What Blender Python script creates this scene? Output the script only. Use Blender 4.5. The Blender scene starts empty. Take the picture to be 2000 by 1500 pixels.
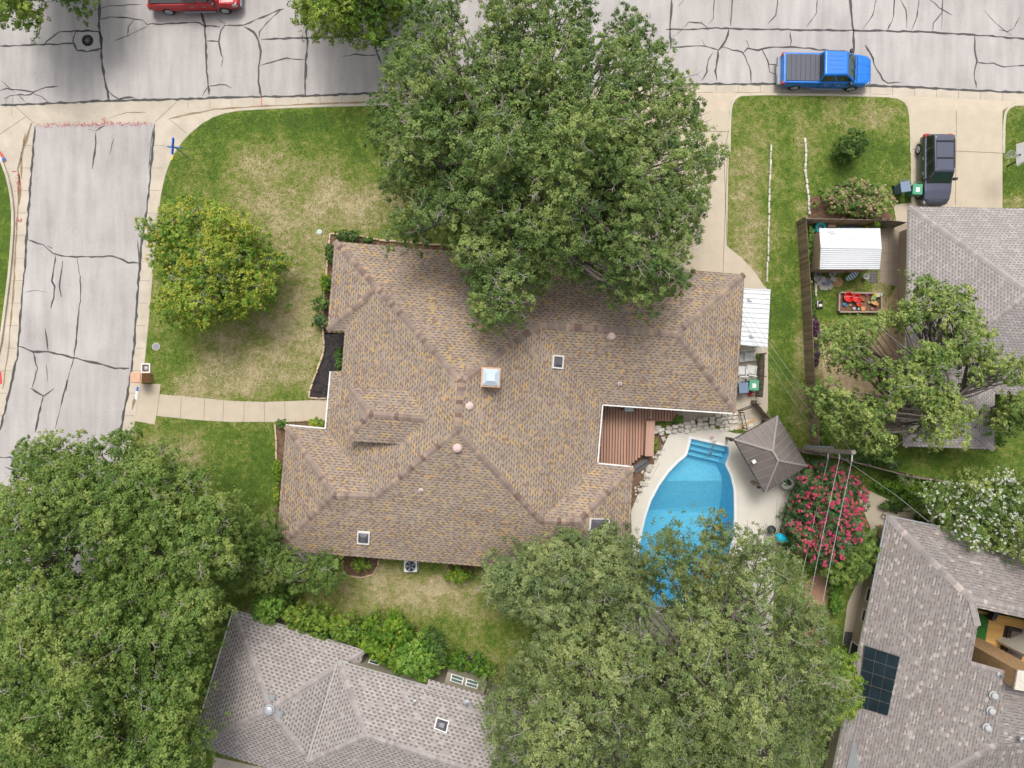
import bpy, bmesh, math, random
import numpy as np
from mathutils import Vector, Matrix, noise as mnoise
from mathutils.geometry import tessellate_polygon
rad = math.radians
random.seed(7); rng = np.random.default_rng(11)
scene = bpy.context.scene
col = scene.collection

# ---------------------------------------------------------------- camera, sky, sun, exposure
H = 44.4            # height of the drone above the ground
S = 30.0            # photo pixels per metre on the ground
cam_data = bpy.data.cameras.new('camera')
cam_data.sensor_width = 36.0
cam_data.angle = 2*math.atan((1000/S)/H)
cam_data.clip_end = 2000.0
cam = bpy.data.objects.new('camera', cam_data); col.objects.link(cam)
cam.location = (0, 0, H); cam.rotation_euler = (0, 0, 0)
scene.camera = cam
SUN_EL, SUN_AZ = 62.0, -4.0     # azimuth clockwise from north (+Y)
world = bpy.data.worlds.new('World'); scene.world = world; world.use_nodes = True
wn = world.node_tree.nodes; wl = world.node_tree.links
bg = wn['Background']; bg.inputs['Strength'].default_value = 0.15
sky = wn.new('ShaderNodeTexSky'); sky.sky_type = 'NISHITA'; sky.sun_disc = False
sky.sun_elevation = rad(SUN_EL); sky.sun_rotation = rad(SUN_AZ); sky.dust_density = 5.0; sky.air_density = 1.0
hs = wn.new('ShaderNodeHueSaturation'); hs.inputs['Saturation'].default_value = 0.30
wl.new(sky.outputs[0], hs.inputs['Color']); wl.new(hs.outputs[0], bg.inputs['Color'])
sd = bpy.data.lights.new('sun', 'SUN'); sd.energy = 1.45; sd.angle = rad(20); sd.color = (1.0, 0.965, 0.91)
sun = bpy.data.objects.new('sun', sd); col.objects.link(sun)
sun.rotation_euler = (rad(90-SUN_EL), 0, rad(180-SUN_AZ)); sun.location = (0, 0, 60)
scene.view_settings.view_transform = 'Standard'; scene.view_settings.look = 'None'
scene.view_settings.gamma = 1.0; scene.view_settings.exposure = 0.28
try: scene.cycles.max_bounces = 6; scene.cycles.transparent_max_bounces = 12
except Exception: pass

# ---------------------------------------------------------------- helpers
def P(px, py, z=0.0):
    """ground position (metres) of something at height z seen at photo pixel px, py"""
    k = (H-z)/H/S
    return Vector(((px-1000)*k, (750-py)*k, z))
ORIG = {}
def tag(o, label=None, cat=None, group=None, kind=None):
    if label: o['label'] = label
    if cat: o['category'] = cat
    if group: o['group'] = group
    if kind: o['kind'] = kind
    return o
def thing(name, loc, label, cat, group=None, rz=0.0):
    o = bpy.data.objects.new(name, None); col.objects.link(o)
    o.location = loc; o.rotation_euler = (0, 0, rz); o.empty_display_size = 0.3
    ORIG[o.name] = Vector(loc)
    return tag(o, label, cat, group)

class MB:
    def __init__(s): s.v = []; s.f = []; s.m = []; s.uv = []; s.r = []
    def face(s, pts, mi=0, uv=None, r=None):
        i = len(s.v); s.v.extend([tuple(p) for p in pts]); s.f.append(tuple(range(i, i+len(pts))))
        s.m.append(mi); s.uv.append(uv); s.r.append(random.random() if r is None else r)
    def add(s, vs, fs, mi=0, r=None):
        i = len(s.v); s.v.extend([tuple(p) for p in vs])
        for f in fs:
            s.f.append(tuple(i+k for k in f)); s.m.append(mi); s.uv.append(None); s.r.append(random.random() if r is None else r)
    def hexa(s, b, t, mi=0, r=None):   # b, t: 4 corners bottom / top, ccw from above
        s.add(list(b)+list(t), [(3,2,1,0),(4,5,6,7),(0,1,5,4),(1,2,6,5),(2,3,7,6),(3,0,4,7)], mi, r)
    def box(s, x0, y0, z0, x1, y1, z1, mi=0, r=None):
        s.hexa([(x0,y0,z0),(x1,y0,z0),(x1,y1,z0),(x0,y1,z0)], [(x0,y0,z1),(x1,y0,z1),(x1,y1,z1),(x0,y1,z1)], mi, r)
    def obox(s, c, sx, sy, sz, rz=0, mi=0, r=None, taper=1.0):
        ca, sa = math.cos(rz), math.sin(rz); x, y, z = c
        def q(a, b, h): return (x+a*ca-b*sa, y+a*sa+b*ca, z+h)
        a, b = sx/2, sy/2
        s.hexa([q(-a,-b,0),q(a,-b,0),q(a,b,0),q(-a,b,0)],
               [q(-a*taper,-b*taper,sz),q(a*taper,-b*taper,sz),q(a*taper,b*taper,sz),q(-a*taper,b*taper,sz)], mi, r)
    def beam(s, a, b, w, h, mi=0, r=None):  # box from a to b, w wide horizontally, h tall (centred)
        a = Vector(a); b = Vector(b); d = (b-a).normalized()
        up = Vector((0,0,1)) if abs(d.z) < 0.95 else Vector((1,0,0))
        sd_ = d.cross(up).normalized()*w/2; u = sd_.cross(d).normalized()*h/2
        s.hexa([a-sd_-u, a+sd_-u, b+sd_-u, b-sd_-u], [a-sd_+u, a+sd_+u, b+sd_+u, b-sd_+u], mi, r)
    def tube(s, pts, radii, n=6, mi=0, caps=True):
        pts = [Vector(p) for p in pts]
        if not hasattr(radii, '__len__'): radii = [radii]*len(pts)
        rings = []; prev = None
        for i, p in enumerate(pts):
            d = (pts[min(i+1, len(pts)-1)]-pts[max(i-1, 0)])
            if d.length < 1e-9: d = Vector((0,0,1))
            d.normalize()
            if prev is None:
                a = Vector((1,0,0)) if abs(d.x) < 0.9 else Vector((0,1,0))
                u = d.cross(a).normalized()
            else:
                u = (prev-d*prev.dot(d)); u = u.normalized() if u.length > 1e-6 else d.cross(Vector((0.3,1,0.2))).normalized()
            prev = u; w = d.cross(u)
            rings.append([p+(u*math.cos(t)+w*math.sin(t))*radii[i] for t in [2*math.pi*k/n for k in range(n)]])
        s.loft(rings, mi, caps)
    def loft(s, rings, mi=0, caps=True):
        n = len(rings[0]); vs = [q for r_ in rings for q in r_]; fs = []
        for i in range(len(rings)-1):
            for k in range(n):
                k2 = (k+1) % n; fs.append((i*n+k, i*n+k2, (i+1)*n+k2, (i+1)*n+k))
        if caps: fs.append(tuple(range(n-1, -1, -1))); fs.append(tuple(range((len(rings)-1)*n, len(rings)*n)))
        s.add(vs, fs, mi, 0.5)
    def lathe(s, c, prof, n=20, mi=0, caps=True, axis='z'):
        rings = []
        for (r_, h) in prof:
            ring = []
            for k in range(n):
                t = 2*math.pi*k/n; a, b = r_*math.cos(t), r_*math.sin(t)
                if axis == 'z': ring.append((c[0]+a, c[1]+b, c[2]+h))
                elif axis == 'y': ring.append((c[0]+b, c[1]+h, c[2]+a))
                else: ring.append((c[0]+h, c[1]+a, c[2]+b))
            rings.append(ring)
        s.loft(rings, mi, caps)
    def prism(s, poly, z0, z1, mi=0, r=None):
        n = len(poly); b = [(p[0], p[1], z0) for p in poly]; t = [(p[0], p[1], z1) for p in poly]
        tri = tessellate_polygon([[Vector((p[0], p[1], 0)) for p in poly]])
        s.add(b+t, [(i, (i+1) % n, n+(i+1) % n, n+i) for i in range(n)], mi, r)
        s.add(t, [tuple(t_) for t_ in tri], mi, r); s.add(b, [tuple(t_) for t_ in tri], mi, r)
    def build(s, name, mats, parent=None, local=False, smooth=False, bevel=0, origin=None):
        if not isinstance(mats, (list, tuple)): mats = [mats]
        off = Vector((0,0,0))
        if not local:
            if parent is not None: off = ORIG[parent.name]
            elif origin is not None: off = Vector(origin)
        me = bpy.data.meshes.new(name)
        me.from_pydata([(v[0]-off.x, v[1]-off.y, v[2]-off.z) for v in s.v], [], s.f)
        for m in mats: me.materials.append(m)
        me.polygons.foreach_set('material_index', s.m)
        if any(u is not None for u in s.uv):
            l = me.uv_layers.new(name='UVMap'); data = []
            for f, u in zip(s.f, s.uv): data.extend(u if u is not None else [(0,0)]*len(f))
            l.data.foreach_set('uv', [c for q in data for c in q])
        at = me.attributes.new('rnd', 'FLOAT', 'FACE'); at.data.foreach_set('value', s.r)
        if smooth:
            me.polygons.foreach_set('use_smooth', [True]*len(s.f))
        bm = bmesh.new(); bm.from_mesh(me)
        bmesh.ops.remove_doubles(bm, verts=bm.verts, dist=0.0002) if bevel or smooth else None
        if not any(u is not None for u in s.uv): bmesh.ops.recalc_face_normals(bm, faces=bm.faces)
        bm.to_mesh(me); bm.free(); me.update()
        o = bpy.data.objects.new(name, me); col.objects.link(o)
        if parent is not None: o.parent = parent; ORIG[o.name] = ORIG.get(parent.name, Vector((0,0,0)))
        else:
            o.location = off; ORIG[o.name] = off
        if bevel:
            b = o.modifiers.new('bevel', 'BEVEL'); b.width = bevel; b.segments = 2; b.limit_method = 'ANGLE'
        return o

# ---------------------------------------------------------------- materials
def newmat(name):
    m = bpy.data.materials.new(name); m.use_nodes = True; nt = m.node_tree
    return m, nt, nt.nodes['Principled BSDF'], nt.nodes['Material Output']
def N(nt, t, **kw):
    n = nt.nodes.new(t)
    for k, v in kw.items(): setattr(n, k, v)
    return n
def setin(nt, sock, v):
    if isinstance(v, bpy.types.NodeSocket): nt.links.new(v, sock)
    else: sock.default_value = v
def math_(nt, op, a, b=None, c=None, clamp=False):
    n = N(nt, 'ShaderNodeMath', operation=op); n.use_clamp = clamp
    setin(nt, n.inputs[0], a)
    if b is not None: setin(nt, n.inputs[1], b)
    if c is not None: setin(nt, n.inputs[2], c)
    return n.outputs[0]
def ramp(nt, fac, stops, interp='LINEAR'):
    r = N(nt, 'ShaderNodeValToRGB'); r.color_ramp.interpolation = interp
    el = r.color_ramp.elements
    while len(el) < len(stops): el.new(0.5)
    for e, (p, c) in zip(el, stops): e.position = p; e.color = (*c, 1)
    nt.links.new(fac, r.inputs[0]); return r.outputs[0]
def mixc(nt, f, a, b, mode='MIX'):
    n = N(nt, 'ShaderNodeMix', data_type='RGBA', blend_type=mode)
    setin(nt, n.inputs[0], f)
    for i, v in ((6, a), (7, b)):
        if isinstance(v, bpy.types.NodeSocket): nt.links.new(v, n.inputs[i])
        else: n.inputs[i].default_value = (*v, 1)
    return n.outputs[2]
def noise(nt, scale, detail=4, rough=0.6, coord='Object', stretch=None):
    tc = N(nt, 'ShaderNodeTexCoord'); n = N(nt, 'ShaderNodeTexNoise')
    n.inputs['Scale'].default_value = scale; n.inputs['Detail'].default_value = detail; n.inputs['Roughness'].default_value = rough
    src = tc.outputs[coord]
    if stretch:
        mp = N(nt, 'ShaderNodeMapping'); mp.inputs['Scale'].default_value = stretch; nt.links.new(src, mp.inputs[0]); src = mp.outputs[0]
    nt.links.new(src, n.inputs['Vector']); return n.outputs['Fac']
def bump(nt, bsdf, h, strength=0.3, dist=0.02):
    b = N(nt, 'ShaderNodeBump'); b.inputs['Strength'].default_value = strength; b.inputs['Distance'].default_value = dist
    nt.links.new(h, b.inputs['Height']); nt.links.new(b.outputs[0], bsdf.inputs['Normal'])
def attr(nt, name):
    a = N(nt, 'ShaderNodeAttribute'); a.attribute_name = name; return a.outputs['Fac']
MC = {}
def mat(name, c, rough=0.6, metal=0.0, var=0.15, scale=6.0, bmp=0.0, spec=0.5, fine=60.0, rv=0.0, coat=0.0):
    if name in MC: return MC[name]
    m, nt, b, out = newmat(name)
    n1 = noise(nt, scale, 5); n2 = noise(nt, fine, 3)
    f = math_(nt, 'ADD', math_(nt, 'MULTIPLY', n1, 0.6), math_(nt, 'MULTIPLY', n2, 0.4))
    if rv: f = math_(nt, 'ADD', math_(nt, 'MULTIPLY', f, 1-rv), math_(nt, 'MULTIPLY', attr(nt, 'rnd'), rv))
    lo = tuple(x*(1-var) for x in c); hi = tuple(min(1, x*(1+var)) for x in c)
    nt.links.new(ramp(nt, f, [(0.3 if not rv else 0.15, lo), (0.7 if not rv else 0.85, hi)]), b.inputs['Base Color'])
    b.inputs['Roughness'].default_value = rough; b.inputs['Metallic'].default_value = metal
    b.inputs['Specular IOR Level'].default_value = spec; b.inputs['Coat Weight'].default_value = coat
    b.inputs['Coat Roughness'].default_value = 0.06
    if bmp: bump(nt, b, n2, bmp)
    MC[name] = m; return m
def shingle(name, stops, dash, dashp=0.5, rh=0.16, tw=0.24, regular=False, dfrac=0.42, stain=0.12, split=False, duty=0.52):
    m, nt, b, out = newmat(name)
    uv = N(nt, 'ShaderNodeUVMap'); sp = N(nt, 'ShaderNodeSeparateXYZ'); nt.links.new(uv.outputs[0], sp.inputs[0])
    v = math_(nt, 'DIVIDE', sp.outputs[1], rh); row = math_(nt, 'FLOOR', v); fv = math_(nt, 'FRACT', v)
    if regular:
        off = math_(nt, 'MULTIPLY', math_(nt, 'MODULO', row, 2.0), 0.5)
    w1 = N(nt, 'ShaderNodeTexWhiteNoise', noise_dimensions='1D'); nt.links.new(row, w1.inputs['W'])
    if regular: off = math_(nt, 'ADD', off, math_(nt, 'MULTIPLY', w1.outputs[0], 0.22))
    else: off = w1.outputs[0]
    u = math_(nt, 'ADD', math_(nt, 'DIVIDE', sp.outputs[0], tw), off)
    cell = math_(nt, 'FLOOR', u); fu = math_(nt, 'FRACT', u)
    ccell = math_(nt, 'FLOOR', math_(nt, 'MULTIPLY', math_(nt, 'ADD', u, 0.26), 2.0)) if split else cell
    cv = N(nt, 'ShaderNodeCombineXYZ'); nt.links.new(ccell, cv.inputs[0]); nt.links.new(row, cv.inputs[1])
    w2 = N(nt, 'ShaderNodeTexWhiteNoise', noise_dimensions='2D'); nt.links.new(cv.outputs[0], w2.inputs['Vector'])
    cl = ramp(nt, w2.outputs['Value'], stops, 'CONSTANT')
    cv2 = N(nt, 'ShaderNodeCombineXYZ'); nt.links.new(math_(nt, 'ADD', cell, 131.0), cv2.inputs[0]); nt.links.new(row, cv2.inputs[1])
    w3 = N(nt, 'ShaderNodeTexWhiteNoise', noise_dimensions='2D'); nt.links.new(cv2.outputs[0], w3.inputs['Vector'])
    if regular: pick = math_(nt, 'LESS_THAN', fu, duty); pick = math_(nt, 'MULTIPLY', pick, math_(nt, 'LESS_THAN', w3.outputs['Value'], dashp))
    else: pick = math_(nt, 'MULTIPLY', math_(nt, 'LESS_THAN', w3.outputs['Value'], dashp), math_(nt, 'LESS_THAN', fu, 0.8))
    mask = math_(nt, 'MULTIPLY', pick, math_(nt, 'LESS_THAN', fv, dfrac))  # dashes: tab gaps and lower-edge shadow, put into the colour
    c2 = mixc(nt, mask, cl, dash)
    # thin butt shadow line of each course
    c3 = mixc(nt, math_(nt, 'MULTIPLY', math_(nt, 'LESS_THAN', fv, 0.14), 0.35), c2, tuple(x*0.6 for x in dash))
    st = noise(nt, 0.35, 4, 0.65); gr = noise(nt, 45, 3)
    k = math_(nt, 'ADD', 1-stain*1.5, math_(nt, 'ADD', math_(nt, 'MULTIPLY', st, stain*2), math_(nt, 'MULTIPLY', math_(nt, 'SUBTRACT', gr, 0.5), 0.5)))
    cc = N(nt, 'ShaderNodeCombineXYZ')
    for i in range(3): nt.links.new(k, cc.inputs[i])
    c4 = mixc(nt, 1.0, c3, cc.outputs[0], 'MULTIPLY')
    nt.links.new(c4, b.inputs['Base Color']); b.inputs['Roughness'].default_value = 0.92; b.inputs['Specular IOR Level'].default_value = 0.25
    bump(nt, b, math_(nt, 'SUBTRACT', 1.0, fv), 0.5, 0.012)
    return m
def capmat(name, stops):
    m, nt, b, out = newmat(name)
    c = ramp(nt, attr(nt, 'rnd'), stops); gr = noise(nt, 40, 3)
    cc = N(nt, 'ShaderNodeCombineXYZ'); k = math_(nt, 'ADD', 0.7, math_(nt, 'MULTIPLY', gr, 0.6))
    for i in range(3): nt.links.new(k, cc.inputs[i])
    nt.links.new(mixc(nt, 1.0, c, cc.outputs[0], 'MULTIPLY'), b.inputs['Base Color']); b.inputs['Roughness'].default_value = 0.92
    return m
def leafmat(name, stops, trans=0.25):
    m, nt, b, out = newmat(name)
    c = ramp(nt, attr(nt, 'rnd'), stops)
    nt.links.new(c, b.inputs['Base Color']); b.inputs['Roughness'].default_value = 0.55; b.inputs['Specular IOR Level'].default_value = 0.35
    t = N(nt, 'ShaderNodeBsdfTranslucent'); nt.links.new(mixc(nt, 1.0, c, (1.25, 1.3, 0.6), 'MULTIPLY'), t.inputs['Color'])
    mx = N(nt, 'ShaderNodeMixShader'); mx.inputs[0].default_value = trans
    nt.links.new(b.outputs[0], mx.inputs[1]); nt.links.new(t.outputs[0], mx.inputs[2]); nt.links.new(mx.outputs[0], out.inputs[0])
    return m

EXCL = []
def sheet(name, poly, z, m, holes=(), label=None, kind='structure', px=True, grid=None, attrf=None, cat=None):
    """flat polygon; poly in photo pixels of its own height z"""
    tw = (lambda q: P(q[0], q[1], z)) if px else (lambda q: Vector((q[0], q[1], z)))
    if z > 0.121: EXCL.append([tuple(tw(q).xy) for q in poly])
    loops = [[tw(q) for q in poly]] + [[tw(q) for q in h] for h in holes]
    tri = tessellate_polygon(loops); vs = [v for l in loops for v in l]
    bm = bmesh.new(); bv = [bm.verts.new(v) for v in vs]
    for t in tri:
        try: bm.faces.new([bv[i] for i in t])
        except ValueError: pass
    bmesh.ops.recalc_face_normals(bm, faces=bm.faces)
    for f in bm.faces:
        if f.normal.z < 0: f.normal_flip()
    if grid:
        x0, y0, x1, y1, st = grid
        for ax, lo, hi in ((0, x0, x1), (1, y0, y1)):
            t = lo
            while t <= hi:
                co = [0,0,0]; no = [0,0,0]; co[ax] = t; no[ax] = 1
                bmesh.ops.bisect_plane(bm, geom=bm.verts[:]+bm.edges[:]+bm.faces[:], plane_co=co, plane_no=no); t += st
    me = bpy.data.meshes.new(name); bm.to_mesh(me); bm.free(); me.materials.append(m)
    if attrf:
        a = me.attributes.new('dry', 'FLOAT', 'POINT')
        a.data.foreach_set('value', [attrf(v.co.x, v.co.y) for v in me.vertices])
    o = bpy.data.objects.new(name, me); col.objects.link(o)
    return tag(o, label, cat, None, kind)
def strip_mesh(mb, pts, w, z, jitter=0.0, px=True, seg=0.45, taper=False, mi=0):
    """a ribbon following a polyline (sealant lines, joints)"""
    q = [P(a, b, z) if px else Vector((a, b, z)) for a, b in pts]
    out = [q[0]]
    for a, b in zip(q, q[1:]):
        n = max(1, int((b-a).length/seg))
        for i in range(1, n+1): out.append(a.lerp(b, i/n))
    if jitter:
        for i in range(1, len(out)-1):
            out[i] = out[i]+Vector((random.uniform(-1,1), random.uniform(-1,1), 0))*jitter
    L = []
    for i, p in enumerate(out):
        d = (out[min(i+1, len(out)-1)]-out[max(i-1, 0)]); d = d.normalized() if d.length > 1e-6 else Vector((1,0,0))
        s_ = Vector((-d.y, d.x, 0)); ww = w/2*(1+random.uniform(-0.5, 0.55)*(1 if jitter else 0))
        if taper and i in (0, len(out)-1): ww *= 0.35
        L.append((p+s_*ww, p-s_*ww))
    for (a, b), (c, d) in zip(L, L[1:]): mb.face([a, b, d, c], mi)
def kerb(name, pts, label, z1=0.135, w=0.17, m=None):
    mb = MB(); q = [P(a, b, 0) for a, b in pts]; L = []
    for i, p in enumerate(q):
        d = (q[min(i+1, len(q)-1)]-q[max(i-1, 0)]).normalized(); s_ = Vector((-d.y, d.x, 0))*w/2; L.append((p+s_, p-s_))
    up = Vector((0,0,z1))
    rings = [[a, a+up*0.85, a*0.85+b*0.15+up, a*0.1+b*0.9+up, b+up*0.9, b] for a, b in L]
    mb.loft(rings, 0, True)
    o = mb.build(name, m or M_conc, None, origin=(0,0,0)); return tag(o, label, None, None, 'structure')
def inset(poly, d):
    """offset a ccw/cw polygon inward by d (mitred)"""
    n = len(poly); area = sum(poly[i][0]*poly[(i+1) % n][1]-poly[(i+1) % n][0]*poly[i][1] for i in range(n))
    sg = 1 if area > 0 else -1; out = []
    for i in range(n):
        p0 = Vector(poly[i-1][:2]); p1 = Vector(poly[i][:2]); p2 = Vector(poly[(i+1) % n][:2])
        d1 = (p1-p0).normalized(); d2 = (p2-p1).normalized()
        n1 = Vector((-d1.y, d1.x))*sg; n2 = Vector((-d2.y, d2.x))*sg
        b = n1+n2; b = b/max(0.35, b.dot(n1)) if b.length > 1e-6 else n1
        out.append((p1.x+b.x*d, p1.y+b.y*d))
    return out
def smooth_poly(pts, it=2, closed=True):
    for _ in range(it):
        o = []; n = len(pts)
        rngi = range(n) if closed else range(n-1)
        if not closed: o.append(pts[0])
        for i in rngi:
            a = pts[i]; b = pts[(i+1) % n]
            o.append((a[0]*.75+b[0]*.25, a[1]*.75+b[1]*.25)); o.append((a[0]*.25+b[0]*.75, a[1]*.25+b[1]*.75))
        if not closed: o.append(pts[-1])
        pts = o
    return pts
# ================================================================ SETTING
M_conc = mat('concrete', (0.50, 0.44, 0.355), 0.9, 0, 0.22, 0.9, 0.15, 0.2, 25)
M_deckc = mat('pool_concrete', (0.60, 0.56, 0.49), 0.85, 0, 0.07, 1.5, 0.08, 0.25, 30)
M_walk = mat('walk_concrete', (0.50, 0.43, 0.33), 0.9, 0, 0.10, 1.5, 0.1, 0.2, 30)
M_tar = mat('tar', (0.075, 0.07, 0.07), 0.7, 0, 0.3, 3, 0, 0.3)
M_joint = mat('joint', (0.20, 0.16, 0.12), 0.95, 0, 0.3, 3)
def asphalt():
    m, nt, b, out = newmat('aged_asphalt')
    n1 = noise(nt, 0.22, 5, 0.6); n2 = noise(nt, 16, 4, 0.75); n3 = noise(nt, 0.6, 3, 0.5, stretch=(3, 0.4, 1)); n4 = noise(nt, 70, 2, 0.5)
    f = math_(nt, 'ADD', math_(nt, 'ADD', math_(nt, 'MULTIPLY', n1, 0.30), math_(nt, 'MULTIPLY', n2, 0.30)), math_(nt, 'ADD', math_(nt, 'MULTIPLY', n3, 0.26), math_(nt, 'MULTIPLY', n4, 0.22)))
    c = ramp(nt, f, [(0.36, (0.24, 0.222, 0.212)), (0.46, (0.345, 0.322, 0.308)), (0.55,(0.42,0.392,0.376)), (0.66, (0.51, 0.48, 0.46))])
    # oil drips and specks
    sp = noise(nt, 7, 2, 0.5); msk = math_(nt, 'GREATER_THAN', sp, 0.745)
    nt.links.new(mixc(nt, math_(nt, 'MULTIPLY', msk, 0.6), c, (0.13, 0.115, 0.11)), b.inputs['Base Color'])
    b.inputs['Roughness'].default_value = 0.93; b.inputs['Specular IOR Level'].default_value = 0.2
    bump(nt, b, n4, 0.25, 0.01); return m
M_asph = asphalt()
def grassmat():
    m, nt, b, out = newmat('lawn_grass')
    dry = attr(nt, 'dry'); n1 = noise(nt, 0.55, 5, 0.65); n2 = noise(nt, 3.4, 5, 0.75); n3 = noise(nt, 22, 4, 0.7)
    f = math_(nt, 'ADD', dry, math_(nt, 'ADD', math_(nt, 'MULTIPLY', math_(nt, 'SUBTRACT', n1, 0.5), 1.45),
        math_(nt, 'ADD', math_(nt, 'MULTIPLY', math_(nt, 'SUBTRACT', n2, 0.5), 1.7), math_(nt, 'MULTIPLY', math_(nt, 'SUBTRACT', n3, 0.5), 1.7))))
    c = ramp(nt, f, [(0.0, (0.068, 0.118, 0.022)), (0.25, (0.100, 0.165, 0.022)), (0.42, (0.165, 0.205, 0.040)), (0.58, (0.225, 0.225, 0.075)), (0.75, (0.30, 0.265, 0.13)), (1.0, (0.45, 0.37, 0.225))])
    n4 = noise(nt, 9, 6, 0.8); n5 = noise(nt, 60, 2, 0.6)
    k = math_(nt, 'ADD', 0.35, math_(nt, 'ADD', math_(nt, 'MULTIPLY', n4, 0.75), math_(nt, 'MULTIPLY', n5, 0.55)))
    cc = N(nt, 'ShaderNodeCombineXYZ')
    for i in range(3): nt.links.new(k, cc.inputs[i])
    nt.links.new(mixc(nt, 1.0, c, cc.outputs[0], 'MULTIPLY'), b.inputs['Base Color'])
    b.inputs['Roughness'].default_value = 0.95; b.inputs['Specular IOR Level'].default_value = 0.1
    bump(nt, b, n3, 0.8, 0.05); return m
M_grass = grassmat()
G = [ # px, py, rx, ry, amount of dryness
 (640,400,150,55,.42),(700,390,70,40,.25),(560,330,60,35,.35),(500,300,40,25,.3),(590,520,70,90,.35),(520,680,120,70,.42),(400,760,110,30,.35),
 (580,600,40,80,.25),(430,720,110,60,.3),(480,400,90,60,.2),(340,690,40,40,-.35),(600,240,150,22,-.3),(420,260,80,30,-.15),(560,350,40,60,-.3),(690,330,50,50,-.2),
 (360,330,40,50,-.15),(350,880,70,40,.32),(490,890,45,100,-.35),(420,920,40,50,-.05),(300,860,30,30,.2),(430,1000,60,60,.15),
 (800,1145,130,32,.5),(900,1170,60,30,.45),(720,1160,80,30,.3),(850,1230,120,40,.1),(960,1220,60,50,-.1),(600,1200,60,40,.1),(980,1290,60,30,.3),
 (1460,430,28,90,.5),(1450,350,25,50,.3),(1465,520,20,40,.45),(1470,240,30,40,.1),(1540,500,30,300,-.15),(1545,640,28,60,-.25),(1540,800,30,40,.15),(1562,620,8,220,.45),
 (1720,230,40,22,.45),(1640,230,40,22,.28),(1555,260,10,60,.4),(1580,330,8,80,.25),(1700,330,80,50,-.2),(1640,400,40,20,-.05),(1510,250,20,60,.2),
 (1650,680,55,45,.75),(1720,560,22,50,.55),(1620,590,30,40,-.1),(1600,700,20,60,.3),(1690,760,90,50,.3),(1880,900,120,60,-.15),(1750,960,60,30,-.25),(1650,900,50,40,.0),
 (10,450,40,200,-.3),(1980,350,30,60,-.3),(1985,395,14,10,.9),(1595,1150,30,30,.4),(1640,1100,40,60,-.1)]
def dryness(x, y):
    px = 1000+x*S; py = 750-y*S; d = 0.315
    for (cx, cy, rx, ry, a) in G:
        e = ((px-cx)/rx)**2+((py-cy)/ry)**2
        if e < 9: d += a*.72*math.exp(-e*0.6)
    return d
# pool outline (needed for the holes)
POOL = [(1350,857),(1422,873),(1424,887),(1416,907),(1427,930),(1433,957),(1434,1000),(1433,1040),(1425,1080),(1405,1125),(1370,1160),(1325,1182),(1288,1184),(1262,1160),(1250,1120),(1249,1070),(1255,1037),(1262,1007),(1272,978),(1288,948),(1306,923),(1324,904),(1341,890),(1345,878)]
POOLW = [P(a, b, 0.12) for a, b in POOL]
POOLB = inset(POOLW, -0.16)     # outer edge of the coping
to_px = lambda q, z: (1000+q[0]*S*H/(H-z), 750-q[1]*S*H/(H-z))
def hole_at(z): return [to_px(q, z) for q in POOLB]
M_dirt = mat('dirt', (0.34, 0.25, 0.16), 0.95, 0, 0.3, 2, 0.3, 0.1, 14)
M_mulch = mat('bark_mulch', (0.16, 0.10, 0.065), 0.95, 0, 0.75, 5, 0.8, 0.1, 22)
M_dmulch = mat('dark_mulch', (0.045, 0.04, 0.04), 0.95, 0, 0.9, 5, 0.8, 0.1, 22)
sheet('ground', [(-12000,-12000),(14000,-12000),(14000,14000),(-12000,14000)], 0.0, M_grass, holes=[hole_at(0.0)], label='grassy ground reaching away beyond the block')
sheet('gutter', [(-900,150),(2900,150),(2900,270),(1300,262),(480,262),(420,400),(340,1000),(180,1330),(0,1700),(-900,1700)], 0.004, M_conc, label='pale concrete gutter pan along both streets')
SEDGE = [(-900,245),(-100,210),(0,205),(100,202),(200,197),(300,195),(400,192),(500,189),(600,187),(720,182),(1000,173),(1200,167),(1350,164),(1500,164),(1700,167),(1800,171),(1900,176),(2000,181),(2100,187),(2900,240)]
sheet('street', SEDGE+[(2900,-130),(-900,-130)], 0.010, M_asph, label='light worn asphalt street with many sealed cracks')
LEDGE = [(68,245),(62,330),(56,400),(50,500),(42,600),(33,700),(17,770),(0,840),(-60,980),(-150,1200),(-300,1600)]
REDGE = [(303,240),(297,300),(288,400),(276,480),(268,580),(262,680),(252,750),(237,835),(215,940),(185,1060),(140,1180),(75,1310),(0,1440),(-80,1600)]
sheet('side_street', REDGE+LEDGE[::-1], 0.012, M_asph, label='light asphalt side street curving down the left')
KA = [(1217,190),(1100,194),(900,200),(720,206),(600,209),(510,213),(450,217),(405,233),(362,268),(335,308),(320,350),(311,400),(303,480),(296,560),(289,640),(283,700),(276,750),(262,830),(245,920),(215,1040),(170,1170),(110,1310),(40,1440),(-60,1600)]
KB = [(1423,300),(1424,250),(1426,210),(1434,193),(1450,185),(1600,186),(1700,188),(1745,190),(1765,198),(1775,215),(1778,260),(1778,300)]
KC = [(1958,300),(1959,230),(1966,212),(1985,204),(2100,208),(2900,255)]
KL = [(-400,240),(-60,262),(-10,290),(12,330),(24,380),(28,430),(22,520),(12,600),(0,690),(-30,790),(-80,930),(-200,1200)]
KA = smooth_poly(KA, 1, False); KB = smooth_poly(KB, 1, False); KC = smooth_poly(KC, 1, False); KL = smooth_poly(KL, 1, False)
lawn_poly = KA[::-1][:] + [(1222,216),(1425,216)] + [q for q in KB if 186 <= q[1] < 216 or q[1] < 200] + [(1779,216),(1958,216)] + [q for q in KC if q[1] < 216 or q[0] > 1990] + [(2900,2300),(-60,2300)]
sheet('lawn', lawn_poly, 0.12, M_grass, holes=[hole_at(0.12)], label='patchy green and straw coloured lawn', grid=(-33, -26, 34, 19, 0.6), attrf=dryness)
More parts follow.
